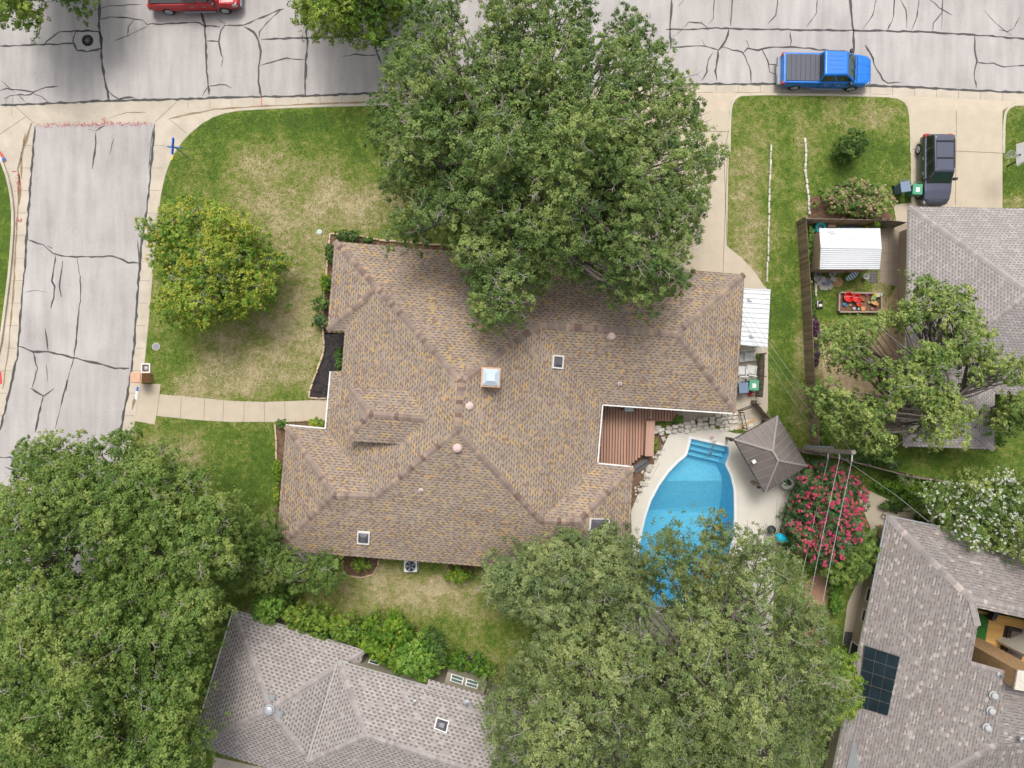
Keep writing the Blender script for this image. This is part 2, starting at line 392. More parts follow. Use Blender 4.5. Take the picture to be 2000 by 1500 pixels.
sheet('verge', [(-900,240)]+KL+[(-900,1200)], 0.12, M_grass, label='bright green lawn at the far left', grid=(-36,-12,-30,16,0.8), attrf=dryness)
kerb('kerb', KA, 'curved concrete kerb round the corner lawn'); kerb('kerb', KB, 'concrete kerb between the two driveways')
kerb('kerb', KC, 'concrete kerb right of the neighbouring driveway'); kerb('kerb', KL, 'concrete kerb at the far left lawn')
# driveways
DZ = 0.124
sheet('driveway', [(1222,216),(1424,216),(1423,300),(1420,480),(1450,505),(1475,532),(1490,555),(1500,566),(1500,800),(1430,810),(1430,560),(1230,560),(1240,300)], DZ, M_walk, label='long tan concrete driveway under the oak')
sheet('driveway', [(1779,216),(1958,216),(1958,420),(1752,440),(1745,400),(1779,396)], DZ, M_walk, label='tan concrete driveway under the black car')
for nm, a, b, lb in (('apron', [(1222,216),(1424,216)], [(1205,181),(1446,181)], 'concrete apron of the driveway under the oak'), ('apron', [(1779,216),(1958,216)], [(1752,187),(1985,198)], 'concrete apron of the right driveway')):
    mb = MB(); q = [P(*a[0], 0.124), P(*a[1], 0.124), P(*b[1], 0.014), P(*b[0], 0.014)]
    mb.face(q[::-1]); tag(mb.build(nm, M_walk, None, origin=(0,0,0)), lb, None, None, 'structure')
# front walk
sheet('front_walk', [(262,822),(274,750),(314,750),(312,770),(380,776),(450,783),(520,785),(600,782),(640,778),(640,820),(560,824),(450,824),(380,820),(305,812),(302,829)], DZ, M_walk, label='curving tan concrete front walk')
jb = MB()
for q in [[(314,752),(306,812)],[(354,776),(352,817)],[(400,778),(398,820)],[(437,782),(435,823)],[(477,785),(476,824)],[(516,786),(517,825)],[(556,785),(557,825)]]: strip_mesh(jb, q, 0.025, 0.129)
for q in [[(1420,480),(1414,300),(1424,250)],[(1412,535),(1418,370),(1421,300)],[(1425,257),(1240,256)],[(1778,291),(1958,299)],[(1368,216),(1360,480)],[(1868,216),(1866,400)]]: strip_mesh(jb, q, 0.035, 0.129)
tag(jb.build('walk_joint', M_joint, None, origin=(0,0,0)), 'thin joints cut in the concrete paving', None, None, 'structure')
jb = MB()
x = -20
while x < 2000:
    if not (60 < x < 360):
        y0 = np.interp(x, [q[0] for q in SEDGE], [q[1] for q in SEDGE]); strip_mesh(jb, [(x, y0+2), (x, y0+21)], 0.022, 0.009)
    x += 43
for t in range(1, 14):
    q0 = REDGE[0]; yy = 240+t*44
    xr = np.interp(yy, [q[1] for q in REDGE], [q[0] for q in REDGE]); xl = np.interp(yy, [q[1] for q in LEDGE], [q[0] for q in LEDGE])
    strip_mesh(jb, [(xr+2, yy), (xr+24, yy)], 0.022, 0.009); strip_mesh(jb, [(xl-24, yy), (xl-2, yy)], 0.022, 0.009)
for q in [[(28,206),(68,242)],[(303,238),(345,199)],[(0,262),(50,228)],[(330,232),(366,262)]]: strip_mesh(jb, q, 0.03, 0.009)
tag(jb.build('gutter_joint', M_joint, None, origin=(0,0,0)), 'thin joints across the concrete gutter', None, None, 'structure')
# dirt and leaf streaks in the gutters
M_streak = mat('gutter_dirt', (0.26, 0.19, 0.12), 0.95, 0, 0.4, 3)
jb = MB()
for q, w in [([(38,340),(34,420),(30,500),(24,600),(16,690),(5,760)],.10),([(62,240),(45,290),(35,330),(40,365),(37,400)],.16),([(50,260),(42,300),(42,350)],.10),([(205,235),(225,225),(250,220),(285,219)],.05),([(266,770),(258,800)],.14),([(330,232),(420,213),(520,207),(720,199)],.10),([(1315,181),(1440,181),(1600,182),(1740,185)],.04)]:
    strip_mesh(jb, q, w, 0.0075, 0.03, taper=True)
tag(jb.build('gutter_dirt', M_streak, None, origin=(0,0,0)), 'brown dirt streaks lying in the gutters', None, None, 'stuff')
# crack sealant
CR = [(.13,[(0,90),(85,87),(145,85)]),(.10,[(85,87),(115,62),(150,60),(192,62)]),(.12,[(147,63),(143,80),(150,98),(170,100),(197,95),(200,75),(192,62),(170,59),(147,62)]),(.05,[(136,62),(143,75)]),
(.17,[(193,-40),(194,50),(198,90),(200,130),(208,170),(213,197)]),(.12,[(210,175),(220,187),(232,193),(262,190)]),(.10,[(195,38),(215,34),(250,35),(280,40),(288,47),(345,46),(390,44),(400,50),(430,53)]),
(.07,[(262,37),(250,52),(249,70)]),(.04,[(222,80),(250,70),(290,50)]),(.05,[(170,24),(210,12),(278,8)]),(.06,[(82,-30),(82,30),(76,65),(60,85)]),(.15,[(392,22),(400,50),(402,80),(403,130),(408,185)]),(.1,[(408,168),(395,188)]),(.07,[(408,168),(440,165),(452,172)]),
(.09,[(402,80),(428,81)]),(.10,[(440,48),(432,60),(428,82),(432,108),(436,112)]),(.04,[(436,112),(432,130)]),(.10,[(440,50),(476,49),(500,38)]),(.10,[(440,46),(425,38)]),(.13,[(476,52),(495,62),(505,80),(510,100),(505,130),(505,160),(511,190)]),
(.12,[(500,38),(525,28),(555,17)]),(.06,[(548,20),(520,45),(507,62),(506,76)]),(.13,[(510,77),(600,74),(700,71),(725,68)]),(.08,[(508,128),(530,122),(560,114),(597,116)]),(.15,[(597,40),(600,80),(597,130),(596,186)]),(.08,[(670,110),(695,106),(720,108),(738,106)]),
(.12,[(722,-10),(730,60),(735,100),(745,125)]),(.15,[(0,205),(100,202),(200,197),(300,195),(400,192),(500,189),(600,187),(720,182),(1000,173),(1200,167),(1350,164),(1500,164),(1700,167),(1800,171),(1900,176),(2000,181),(2080,186)]),
(.08,[(0,177),(12,173),(40,175),(65,180),(90,170),(115,168)]),(.08,[(8,193),(20,186),(60,185),(70,178)]),(.04,[(60,182),(80,188),(95,200)]),(.05,[(25,184),(25,201)]),(.04,[(35,185),(50,200)]),(.04,[(2,158),(30,182)]),(.05,[(18,187),(10,200)]),
(.13,[(1300,58),(1400,55),(1500,57),(1600,59),(1700,60),(1800,62),(1900,68),(2060,80)]),(.12,[(1313,-30),(1309,50),(1310,95)]),(.09,[(1312,93),(1360,89),(1375,89),(1405,98)]),(.03,[(1310,75),(1330,60),(1340,48)]),(.09,[(1338,52),(1345,43),(1370,44),(1382,54)]),(.05,[(1397,-20),(1393,35),(1383,48)]),
(.06,[(1336,0),(1325,12)]),(.06,[(1432,-20),(1427,50)]),(.12,[(1424,55),(1418,80),(1403,100),(1397,140),(1400,158)]),(.09,[(1410,92),(1450,102),(1465,130),(1467,162)]),(.06,[(1377,90),(1370,77)]),(.06,[(1392,103),(1382,120)]),(.09,[(1385,112),(1380,140),(1370,158)]),
(.11,[(1452,103),(1460,95),(1480,98),(1500,93),(1560,92),(1600,97),(1655,100)]),(.12,[(1464,95),(1458,79)]),(.08,[(1487,95),(1500,120),(1503,140),(1525,148)]),(.06,[(1500,125),(1525,128)]),(.08,[(1543,62),(1545,80),(1543,92)]),(.05,[(1522,-20),(1515,30),(1500,46)]),(.06,[(1597,-20),(1595,25),(1575,52)]),
(.17,[(1658,-20),(1663,30),(1667,60),(1667,125)]),(.12,[(1690,88),(1700,103),(1712,135),(1725,155),(1735,163),(1760,161)]),(.05,[(1715,-20),(1705,30),(1685,57)]),(.06,[(1748,-20),(1745,35),(1733,60)]),(.05,[(1757,-5),(1770,20),(1771,55)]),(.06,[(1797,-10),(1790,35),(1780,60)]),
(.05,[(1812,-5),(1835,15),(1860,30)]),(.05,[(1842,-10),(1840,25),(1823,45),(1822,62)]),(.03,[(1841,18),(1838,60)]),(.10,[(1903,68),(1904,100),(1908,120),(1903,145),(1907,172)]),(.08,[(1908,122),(1940,124),(1960,130),(2050,127)]),(.04,[(1922,20),(1945,45),(1975,70)]),(.04,[(1992,33),(1980,55),(1968,62),(1950,58)]),
(.15,[(68,246),(62,330),(56,400),(50,500),(42,600),(33,700),(17,770),(0,840)]),(.15,[(302,243),(297,300),(288,400),(276,480),(268,580),(262,680),(252,750),(237,835),(215,940),(185,1060)]),(.04,[(298,250),(290,330)]),
(.12,[(187,258),(186,290),(180,330)]),(.08,[(187,256),(172,252)]),(.08,[(187,256),(205,245)]),(.04,[(222,270),(214,305)]),(.10,[(55,468),(85,478),(96,488),(104,494),(120,500),(160,502),(220,500),(240,508),(250,513),(272,514)]),(.14,[(92,480),(102,485)]),
(.10,[(108,498),(105,530),(102,550),(107,560),(105,580),(99,602)]),(.10,[(122,510),(118,540),(117,560),(120,580)]),(.03,[(150,500),(156,540)]),(.10,[(157,538),(157,580),(151,640),(145,695)]),(.05,[(145,695),(133,740),(129,765)]),(.08,[(131,740),(125,770),(118,795)]),(.04,[(118,795),(108,838)]),
(.09,[(269,468),(271,512)]),(.14,[(35,676),(65,686),(95,687),(150,700),(200,712),(225,720),(253,719)]),(.09,[(88,641),(92,665),(94,686)]),(.09,[(65,688),(73,720),(65,750),(62,760)]),(.12,[(60,758),(85,774),(105,759)]),(.12,[(85,772),(78,800),(68,845)]),(.04,[(90,710),(93,745)]),(.03,[(48,571),(70,567),(92,571)]),
(.1,[(-10,893),(20,893),(40,905)]),(.08,[(122,857),(140,866)]),(.08,[(10,912),(40,922)])]
jb = MB()
for w, q in CR: strip_mesh(jb, q, w*(0.85 if w > .06 else 1), 0.0165, 0.035 if w > .06 else 0.02, seg=0.3, taper=True)
tag(jb.build('crack_sealant', M_tar, None, origin=(0,0,0)), 'dark tar lines sealing the cracks in both streets', None, None, 'structure')
# fallen pink petals in the gutter
jb = MB()
for i in range(420):
    t = random.random()
    if i < 300: px, py = 70+t*230, 245-t*4+random.gauss(0, 2.5)
    elif i < 330: px, py = 203+random.gauss(0,4), 236+random.gauss(0,4)
    else: px, py = random.choice([(34,330+t*40),(36,355+t*20),(39,430+random.gauss(0,2)),(28,335)]); px += random.gauss(0,2.5)
    p = P(px, py, 0.02); a = random.random()*6.28; r_ = random.uniform(.02,.05)
    jb.face([p+Vector((math.cos(a+k*1.57)*r_*(1 if k%2 else .6), math.sin(a+k*1.57)*r_*(1 if k%2 else .6), random.uniform(0,.02))) for k in range(4)])
tag(jb.build('petals', mat('petal_red', (0.5,0.04,0.09), 0.8, 0, .3), None, origin=(0,0,0)), 'fallen crimson petals drifted along the gutter', None, None, 'stuff')
# beds
def bed(poly, m, lb, z=0.126, nm='planting_bed'): return sheet(nm, poly, z, m, label=lb)
bed([(641,456),(740,470),(900,480),(900,520),(660,520),(660,652),(632,652),(634,560),(637,500)], M_mulch, 'brown mulch bed round the northwest house corner')
bed([(632,650),(690,650),(690,760),(640,778),(606,778),(608,752),(632,695)], M_dmulch, 'black mulch bed before the front wall')
bed([(539,826),(640,822),(640,850),(560,850),(560,1000),(535,1000),(542,940)], M_mulch, 'bark bed beside the front walk')
bed([(670,1080),(740,1088),(735,1110),(725,1125),(700,1128),(672,1120)], M_mulch, 'bark bed behind the south wall')
bed([(870,1095),(930,1100),(925,1125),(880,1118)], M_mulch, 'small bark bed behind the south wall')
bed([(1240,840),(1290,840),(1305,850),(1287,890),(1262,930),(1238,985),(1230,1000),(1225,900)], M_mulch, 'brown gravel bed between house and pool deck')
bed([(1578,385),(1640,378),(1745,420),(1745,432),(1578,428)], M_mulch, 'brown mulch bed under the pale pink shrub')
bed([(1640,650),(1700,640),(1750,560),(1765,560),(1765,760),(1700,790),(1610,760),(1605,690)], mat('straw', (0.44,0.33,0.20), .95,0,.35,4,.4,.1,20), 'bare straw coloured soil in the play yard', nm='bare_soil')
bed([(1572,1140),(1612,1100),(1610,1260),(1570,1260)], mat('red_dirt', (0.34,0.19,0.13), .95,0,.3,3), 'bare reddish soil patch by the wires', nm='bare_soil')
sheet('pool_deck', [(1310,842),(1330,834),(1370,829),(1400,838),(1437,846),(1500,850),(1570,900),(1558,935),(1545,960),(1537,985),(1522,1040),(1515,1080),(1505,1300),(1215,1300),(1222,1050),(1234,1040),(1232,1000),(1242,975),(1262,934),(1287,890)], 0.130, M_deckc, holes=[hole_at(0.130)], label='cream concrete deck round the pool')
jb = MB()
for q in [[(1518,975),(1515,1045)],[(1425,843),(1440,848),(1465,842)],[(1288,905),(1262,950)]]: strip_mesh(jb, q, 0.02, 0.134)
tag(jb.build('deck_joint', M_joint, None, origin=(0,0,0)), 'thin joints in the pool deck', None, None, 'structure')
sheet('side_path', [(1672,962),(1690,955),(1740,978),(1800,1000),(1820,1030),(1735,1010),(1718,1100),(1700,1180),(1680,1260),(1645,1260),(1655,1180),(1690,1100),(1700,1030)], 0.128, M_walk, label='pale concrete path beside the lower right house')
sheet('side_path', [(1745,440),(1772,440),(1772,760),(1755,760),(1752,560),(1720,552),(1716,450)], 0.128, mat('paver', (0.33,0.27,0.21), .9,0,.15,3), label='brown paved path beside the shed')
jb = MB()
for y in (470,495,512,530): strip_mesh(jb, [(1718,y),(1748,y+1)], 0.02, 0.132)
strip_mesh(jb, [(1735,452),(1735,548)], 0.02, 0.132)
tag(jb.build('paver_joint', M_joint, None, origin=(0,0,0)), 'thin joints in the paved path', None, None, 'structure')
# ================================================================ HOUSES
M_trim = mat('white_trim', (0.72,0.71,0.68), 0.5, 0, 0.05)
M_tan = mat('tan_siding', (0.42,0.34,0.25), 0.8, 0, 0.1)
M_olive = mat('olive_siding', (0.30,0.27,0.20), 0.8, 0, 0.08)
M_brickw = mat('pale_brick', (0.42,0.30,0.22), 0.85, 0, 0.2, 4)
M_glass = mat('dark_glass', (0.02,0.035,0.035), 0.05, 0, 0.2, 2, 0, 0.8)
M_black = mat('black', (0.02,0.02,0.022), 0.5, 0, 0.2)
M_copper = mat('pink_copper', (0.60,0.45,0.41), 0.6, 0, 0.2, 9)
M_grey = mat('grey_metal', (0.38,0.39,0.40), 0.45, 0.4, 0.1)
M_greym = mat('grey_matt', (0.30,0.30,0.30), 0.8, 0, 0.1)
SH_brown = shingle('brown_shingle', [(0,(0.358,0.283,0.222)),(.28,(0.318,0.25,0.20)),(.52,(0.392,0.305,0.235)),(.74,(0.46,0.325,0.175)),(.82,(0.285,0.19,0.14)),(.91,(0.49,0.335,0.165))], (0.178,0.146,0.122), 0.84, rh=0.165, tw=0.33, regular=True, dfrac=0.42, stain=0.22, split=True, duty=.56)
SH_grey = shingle('grey_shingle', [(0,(0.345,0.308,0.292)),(.4,(0.385,0.345,0.325)),(.7,(0.42,0.38,0.355))], (0.185,0.155,0.152), 0.90, rh=0.185, tw=0.32, regular=True, dfrac=0.55, stain=0.10)
SH_grey2 = shingle('weathered_grey_shingle', [(0,(0.32,0.29,0.275)),(.45,(0.36,0.325,0.31)),(.75,(0.40,0.365,0.345))], (0.225,0.20,0.20), 0.95, rh=0.165, tw=0.25, regular=True, dfrac=0.5, stain=0.12)
SH_mott = shingle('mottled_shingle', [(0,(0.285,0.255,0.238)),(.35,(0.255,0.222,0.207)),(.6,(0.31,0.278,0.26)),(.80,(0.275,0.225,0.20)),(.92,(0.42,0.37,0.33))], (0.175,0.155,0.152), 0.55, rh=0.165, tw=0.23, dfrac=0.42, stain=0.18)
CP_brown = capmat('brown_cap', [(0,(0.17,0.105,0.085)),(.3,(0.225,0.17,0.14)),(.7,(0.28,0.215,0.175)),(1,(0.36,0.26,0.18))])
CP_grey = capmat('grey_cap', [(0,(0.27,0.235,0.225)),(1,(0.38,0.34,0.325))])
CP_mott = capmat('mottled_cap', [(0,(0.24,0.21,0.20)),(.8,(0.32,0.28,0.265)),(1,(0.45,0.38,0.34))])

def roof_faces(mb, W, faces):
    for f in faces:
        pts = [W[k] for k in f]; u = Vector((pts[1].x-pts[0].x, pts[1].y-pts[0].y, 0)).normalized()
        n = Vector((0,0,0))
        for i in range(len(pts)): n += pts[i].cross(pts[(i+1) % len(pts)])
        n.normalize()
        if n.z < 0: n = -n
        v = n.cross(u).normalized()
        # keep v pointing uphill
        if v.z < 0: v = -v
        o = pts[0]
        mb.face(pts, 0, [((p-o).dot(u)+50, (p-o).dot(v)) for p in pts])
def caps(mb, a, b, w=0.19, drop=0.07, rise=0.03):
    d = b-a; L = d.length; n = max(1, int(L/0.23)); dn = d.normalized(); s_ = Vector((-dn.y, dn.x, 0)).normalized()*w
    up = Vector((0,0,1))
    for i in range(n):
        p = a+d*(i/n); q = a+d*((i+1.08)/n); r = min(1, max(0, random.gauss(.5,.3)))
        h0, h1 = rise+0.014, rise
        A = [p+up*h0, p+s_-up*(drop-h0), p-s_-up*(drop-h0), q+up*h1, q+s_-up*(drop-h1), q-s_-up*(drop-h1)]
        mb.add(A, [(0,1,4,3),(0,3,5,2),(0,2,1)], 0, r)
def roof_house(root, V, faces, outline, capl, sh, cp, wall_m, ov=0.6, wall_h=None, cap_drop=0.07, wall_base=0.12, th=0.17, fascia_m=None, capw=0.19):
    W = {k: P(*v) for k, v in V.items()}
    mb = MB(); roof_faces(mb, W, faces)
    ro = mb.build('roof', sh, root); ro.data.validate()
    fm = MB(); op = [W[k] for k in outline]; n = len(op)
    dz = Vector((0,0,th))
    for i in range(n):
        a, b = op[i], op[(i+1) % n]; e = Vector((0,0,0.004)); fm.face([a-e, b-e, b-dz, a-dz])
    zs = min(p.z for p in op)-th
    tri = tessellate_polygon([[Vector((p.x,p.y,0)) for p in op]])
    for t in tri: fm.face([op[i]-dz for i in t])
    fm.build('fascia', fascia_m or M_trim, root)
    ip = inset(op, ov); wm = MB(); wm.prism(ip, wall_base, zs-0.003); wm.build('wall', wall_m, root)
    cm = MB()
    for a, b in capl: caps(cm, W[a], W[b], w=capw, drop=cap_drop)
    if capl: cm.build('ridge_cap', cp, root)
    return W
def gutter_run(root, pts, m=None, z=None):
    mb = MB()
    for (a, b) in zip(pts, pts[1:]):
        mb.beam(a, b, 0.08, 0.10)
        L = (b-a).length; d = (b-a).normalized()
        for k in range(1, int(L/0.75)+1):
            c = a+d*(k*0.75-0.3); sdv = Vector((-d.y, d.x, 0)); mb.beam(c-sdv*0.07+Vector((0,0,.055)), c+sdv*0.07+Vector((0,0,.055)), 0.03, 0.012, 0)
    return mb.build('gutter', m or M_trim, root)
def skylight(root, quad, glass_m, h=0.14, rim=0.07):
    """quad: 4 world points on the roof; frame + raised dome"""
    c = sum(quad, Vector((0,0,0)))/4; n = (quad[1]-quad[0]).cross(quad[3]-quad[0]).normalized()
    if n.z < 0: n = -n
    k = 1-2*rim/((quad[1]-quad[0]).length)
    ip = [c+(q-c)*k for q in quad]
    mb = MB()
    for i in range(4):
        j = (i+1) % 4
        mb.add([quad[i]-n*.05, quad[j]-n*.05, ip[j]-n*.05, ip[i]-n*.05, quad[i]+n*h, quad[j]+n*h, ip[j]+n*h, ip[i]+n*h],
               [(0,1,5,4),(1,2,6,5),(2,3,7,6),(3,0,4,7),(4,5,6,7)])
    f = mb.build('skylight', M_trim, root)
    g = MB(); base = [p+n*(h-.03) for p in ip]; k2 = 0.45
    top = [c+(p-c)*k2+n*(h+.10) for p in ip]
    for i in range(4): j = (i+1) % 4; g.face([base[i], base[j], top[j], top[i]])
    g.face(top); o = g.build('dome', glass_m, None, local=True); o.parent = f; ORIG[o.name] = ORIG[f.name]
    off = ORIG[root.name]
    for v in o.data.vertices: v.co -= off
    return f
def sub(o_mb, name, m, parent):
    return o_mb.build(name, m, parent)
def cap_vent(root, c, r=0.18, m=None, name='roof_vent'):
    mb = MB(); mb.lathe(c, [(r*1.45,-.03),(r*1.45,0.0),(r*.75,.02),(r*.75,.10),(r*1.15,.11),(r*1.1,.15),(r*.6,.19),(0.01,.20)], 18)
    for k in range(8):
        a = k*math.pi/4; mb.beam(Vector(c)+Vector((math.cos(a)*r*.1, math.sin(a)*r*.1, .205)), Vector(c)+Vector((math.cos(a)*r, math.sin(a)*r, .165)), .015, .012)
    return mb.build(name, m or M_copper, root)
def pipe(root, c, m=None, r=.045, h=.3):
    mb = MB(); mb.lathe(c, [(r*3.2,-.02),(r*3,.015),(r*1.2,.05),(r,.06),(r,h),(r*.7,h),(r*.7,h-.1)], 12, caps=False)
    return mb.build('vent_pipe', m or M_copper, root)

# ---------------------------------------------------------------- main house
EZ = 2.8
main = thing('brown_roof_house', P(1000,800,0.12), 'sprawling house with a brown and orange speckled shingle roof, beside the pool', 'house')
V = dict(A=(653,471,EZ), A2=(1454,536,EZ), M=(1437,806,EZ), L=(1175,789,EZ), K=(1165,907,EZ), J=(1237,914,EZ), I=(1226,1129,EZ), Hh=(538,1075,EZ), G=(558,832,EZ), F=(637,839,2.60),
  E=(647,725,2.52), D=(667,724,EZ), C=(673,647,EZ), B=(639,645,EZ), R1=(736,562,3.97), R2=(901,747,6.2), R3=(1052,634,4.5), R4=(1322,652,4.5), R5=(893,841,6.2), R6=(735,970,4.5), R7=(1055,1018,4.3),
  R8=(650,968,4.5), R9=(1130,1019,4.3), VC=(736,562,3.97))
faces = [('A2','A','R1','R2','R3','R4'), ('A','B','R1'), ('B','C','R1'), ('C','D','E','F','R6','R5','R2','R1'), ('M','A2','R4'), ('L','M','R4','R3'),
  ('K','L','R3','R2','R5','R7'), ('J','K','R7','R9'), ('I','J','R9'), ('Hh','I','R9','R7','R5','R6','R8'), ('G','Hh','R8'), ('F','G','R8','R6')]
outline = ['A','B','C','D','E','F','G','Hh','I','J','K','L','M','A2']
# the west slope: its eave direction is C -> F
faces[3] = ('C','D','F','R6','R5','R2','R1'); faces.append(('D','E','F'))
V2 = dict(V)
capl = [('A','R1'),('B','R1'),('R1','R2'),('R3','R2'),('R3','R4'),('A2','R4'),('M','R4'),('R2','R5'),('R6','R5'),('R5','R7'),('R8','R6'),('G','R8'),('Hh','R8'),('R7','R9'),('J','R9'),('I','R9')]
V['E2'] = (647,725,EZ)
W = roof_house(main, V, faces, outline, capl, SH_brown, CP_brown, M_brickw, ov=0.72, cap_drop=0.08)
# west porch slope beyond the C-F line: a strip that carries the slope out to the gutter
# (dormer) hip roof raised over the entry
DV = dict(a=(681,755,4.85), b=(802,762,4.88), c=(798,869,4.88), d=(677,861,4.85), r1=(721,808,5.50), r2=(852,821,5.50))
DW = {k: P(*v) for k, v in DV.items()}
mb = MB(); roof_faces(mb, DW, [('b','a','r1','r2'),('a','d','r1'),('d','c','r2','r1')]); mb.build('entry_roof', SH_brown, main)
mb = MB(); ip = inset([DW['a'],DW['b'],DW['r2'],DW['c'],DW['d']], .28); mb.prism(ip, 2.9, 4.68); mb.build('entry_wall', M_brickw, main)
mb = MB()
for a, b in (('a','b'),('a','d'),('d','c')):
    p, q = DW[a], DW[b]; dz = Vector((0,0,.16)); e = Vector((0,0,.004)); mb.face([p-e, q-e, q-dz, p-dz])
mb.face([DW[k]-Vector((0,0,.16)) for k in ('a','b','c','d')])
mb.build('entry_fascia', M_brickw, main)
mb = MB()
for a, b in (('a','r1'),('d','r1'),('r1','r2')): caps(mb, DW[a], DW[b], drop=.08)
mb.build('ridge_cap', CP_brown, main)
g0 = Vector((0,0,-0.07))
def GP(k, dx=0, dy=0): return W[k]+g0+Vector((dx,dy,0))
gutter_run(main, [GP('K',.07,-.02), GP('L',.07,-.06), GP('M',.05,-.07)]); gutter_run(main, [GP('J',0,.07), GP('K',.02,.07)])
gutter_run(main, [GP('G',0,.07), GP('F',-.07,.07), GP('E',-.07,0)])
# downspouts
# chimney
mb = MB(); c = P(959,737,5.9)
mb.obox((c.x, c.y, 5.2), .98, .98, 1.25, rad(-3)); mb.obox((c.x, c.y, 6.45), 1.08, 1.10, .06, rad(-3))
ch = mb.build('chimney', mat('copper_brick', (0.55,0.33,0.22), .8,0,.2,8), main)
mb = MB(); mb.obox((c.x+.02, c.y, 6.511), .92, .92, .07, rad(-3)); mb.obox((c.x+.02, c.y, 6.581), .90, .90, .22, rad(-3), taper=.45)
o = mb.build('chimney_cap', mat('galvanised', (0.52,0.62,0.70), .5,0,.06), ch)
M_dome = mat('skylight_dome', (0.10,0.095,0.11), 0.12, 0, 0.5, 1.5, 0, .8)
def roofz(W, face, x, y):
    pts = [W[k] for k in face]; n = Vector((0,0,0))
    for i in range(len(pts)): n += pts[i].cross(pts[(i+1) % len(pts)])
    n.normalize(); p0 = sum(pts, Vector((0,0,0)))/len(pts); return p0.z-((x-p0.x)*n.x+(y-p0.y)*n.y)/n.z
def onroof(W, face, px, py, it=6, lift=0.0):
    z = 4.0
    for _ in range(it):
        p = P(px, py, z); z = roofz(W, face, p.x, p.y)+lift
    return P(px, py, z)
fS = ('Hh','I','R9','R7','R5','R6','R8'); fE = ('K','L','R3','R2','R5','R7'); fNE = ('L','M','R4','R3'); fW = ('C','F','R6','R5','R2','R1'); fSW=('F','G','R8','R6')
skylight(main, [onroof(W, fS, *q) for q in [(698,1060),(722,1062),(723,1038),(699,1036)]], M_dome)
skylight(main, [onroof(W, fE, *q, lift=.0) for q in [(1077,719),(1098,721),(1100,695),(1079,693)]], M_dome)
skylight(main, [onroof(W, ('I','J','R9'), *q) for q in [(1149,1036),(1187,1037),(1189,1013),(1151,1012)]], M_dome)
cap_vent(main, onroof(W, fE, 916,793)); cap_vent(main, onroof(W, fS, 893,875)); cap_vent(main, onroof(W, fNE, 1194,656))
for f, x, y in ((fSW,764,890),(fS,822,957),(fNE,1211,749)): pipe(main, onroof(W, f, x, y))
pipe(main, onroof(W, fE, 1110,988), mat('brass', (0.35,0.22,0.08), .5,.3), r=.07, h=.15)
# a few wall openings so that the house reads from the side
def wall_window(root, a, b, z0, z1, out, name='window', n_panes=2, frame_m=None, glass=None):
    """window on a vertical wall between ground points a and b; out = outward unit vector"""
    a = Vector((a[0],a[1],0)); b = Vector((b[0],b[1],0)); d = (b-a).normalized(); L = (b-a).length; out = Vector(out)
    mb = MB()
    def bar(s0, s1, h0, h1, t=.06):
        p = [a+d*s0, a+d*s1]; mb.hexa([p[0]+Vector((0,0,h0)), p[1]+Vector((0,0,h0)), p[1]+out*t+Vector((0,0,h0)), p[0]+out*t+Vector((0,0,h0))],
                                      [p[0]+Vector((0,0,h1)), p[1]+Vector((0,0,h1)), p[1]+out*t+Vector((0,0,h1)), p[0]+out*t+Vector((0,0,h1))])
    w = .06
    bar(0, w, z0, z1); bar(L-w, L, z0, z1); bar(w, L-w, z1-w, z1); bar(w, L-w, z0, z0+w, .09)
    zm = (z0+z1)/2; bar(w, L-w, zm-.02, zm+.02, .05)
    f = mb.build(name, frame_m or M_trim, root)
    g = MB(); e = out*.025; g.face([a+e+Vector((0,0,z0+w)), b+e+Vector((0,0,z0+w)), b+e+Vector((0,0,z1-w)), a+e+Vector((0,0,z1-w))])
    g.build('pane', glass or M_glass, f); return f
wp = inset([W[k] for k in outline], 0.72)
def on_wall(i, t0, t1, z0, z1, **kw):
    a = Vector(wp[i]); b = Vector(wp[(i+1) % len(wp)]); d = (b-a).normalized(); L = (b-a).length
    out = Vector((d.y, -d.x, 0)); m_ = a.lerp(b, (t0+t1)/2); c_ = Vector((sum(p[0] for p in wp)/len(wp), sum(p[1] for p in wp)/len(wp)))
    area = sum(wp[k][0]*wp[(k+1) % len(wp)][1]-wp[(k+1) % len(wp)][0]*wp[k][1] for k in range(len(wp)))
    if area < 0: out = -out
    wall_window(main, a.lerp(b, t0), a.lerp(b, t1), z0, z1, out, **kw)
on_wall(0,.2,.45,1.0,2.2); on_wall(0,.6,.85,1.0,2.2); on_wall(6,.2,.4,1.0,2.2); on_wall(6,.6,.8,1.0,2.2); on_wall(7,.15,.25,1.0,2.2); on_wall(7,.45,.55,1.0,2.2); on_wall(7,.75,.85,1.0,2.2)
on_wall(10,.2,.8,.2,2.2); on_wall(8,.3,.7,1.0,2.2)

# ---------------------------------------------------------------- neighbour, bottom left (grey roof, turned)
bl = thing('grey_roof_house', P(700,1400,0.12), 'grey shingled house turned at an angle at the bottom, with a white framed skylight', 'house')
V = dict(a=(457,1192,EZ), b=(711,1272,EZ), e=(600,1560,EZ), d=(386,1442,EZ), R=(526,1387,4.55))
V['s'] = (640,1700,EZ)
V = dict(a=(457,1192,2.6), b=(711,1272,2.6), c=(645,1540,2.6), d=(376,1455,2.6), R=(526,1386,4.3))
W1 = roof_house(bl, V, [('b','a','R'),('a','d','R'),('d','c','R'),('c','b','R')], ['a','d','c','b'], [('a','R'),('b','R'),('c','R'),('d','R')], SH_grey, CP_grey, M_olive, ov=.35, capw=.17)
V = dict(c=(661,1292,3.6), g=(601,1488,3.6), h=(1180,1660,3.6), i=(1230,1452,3.6), n1=(830,1346,3.0), n2=(837,1327,2.78), n3=(952,1360,2.78), R1=(715,1437,4.95), R2=(1120,1570,4.95), n4=(944,1383,3.0))
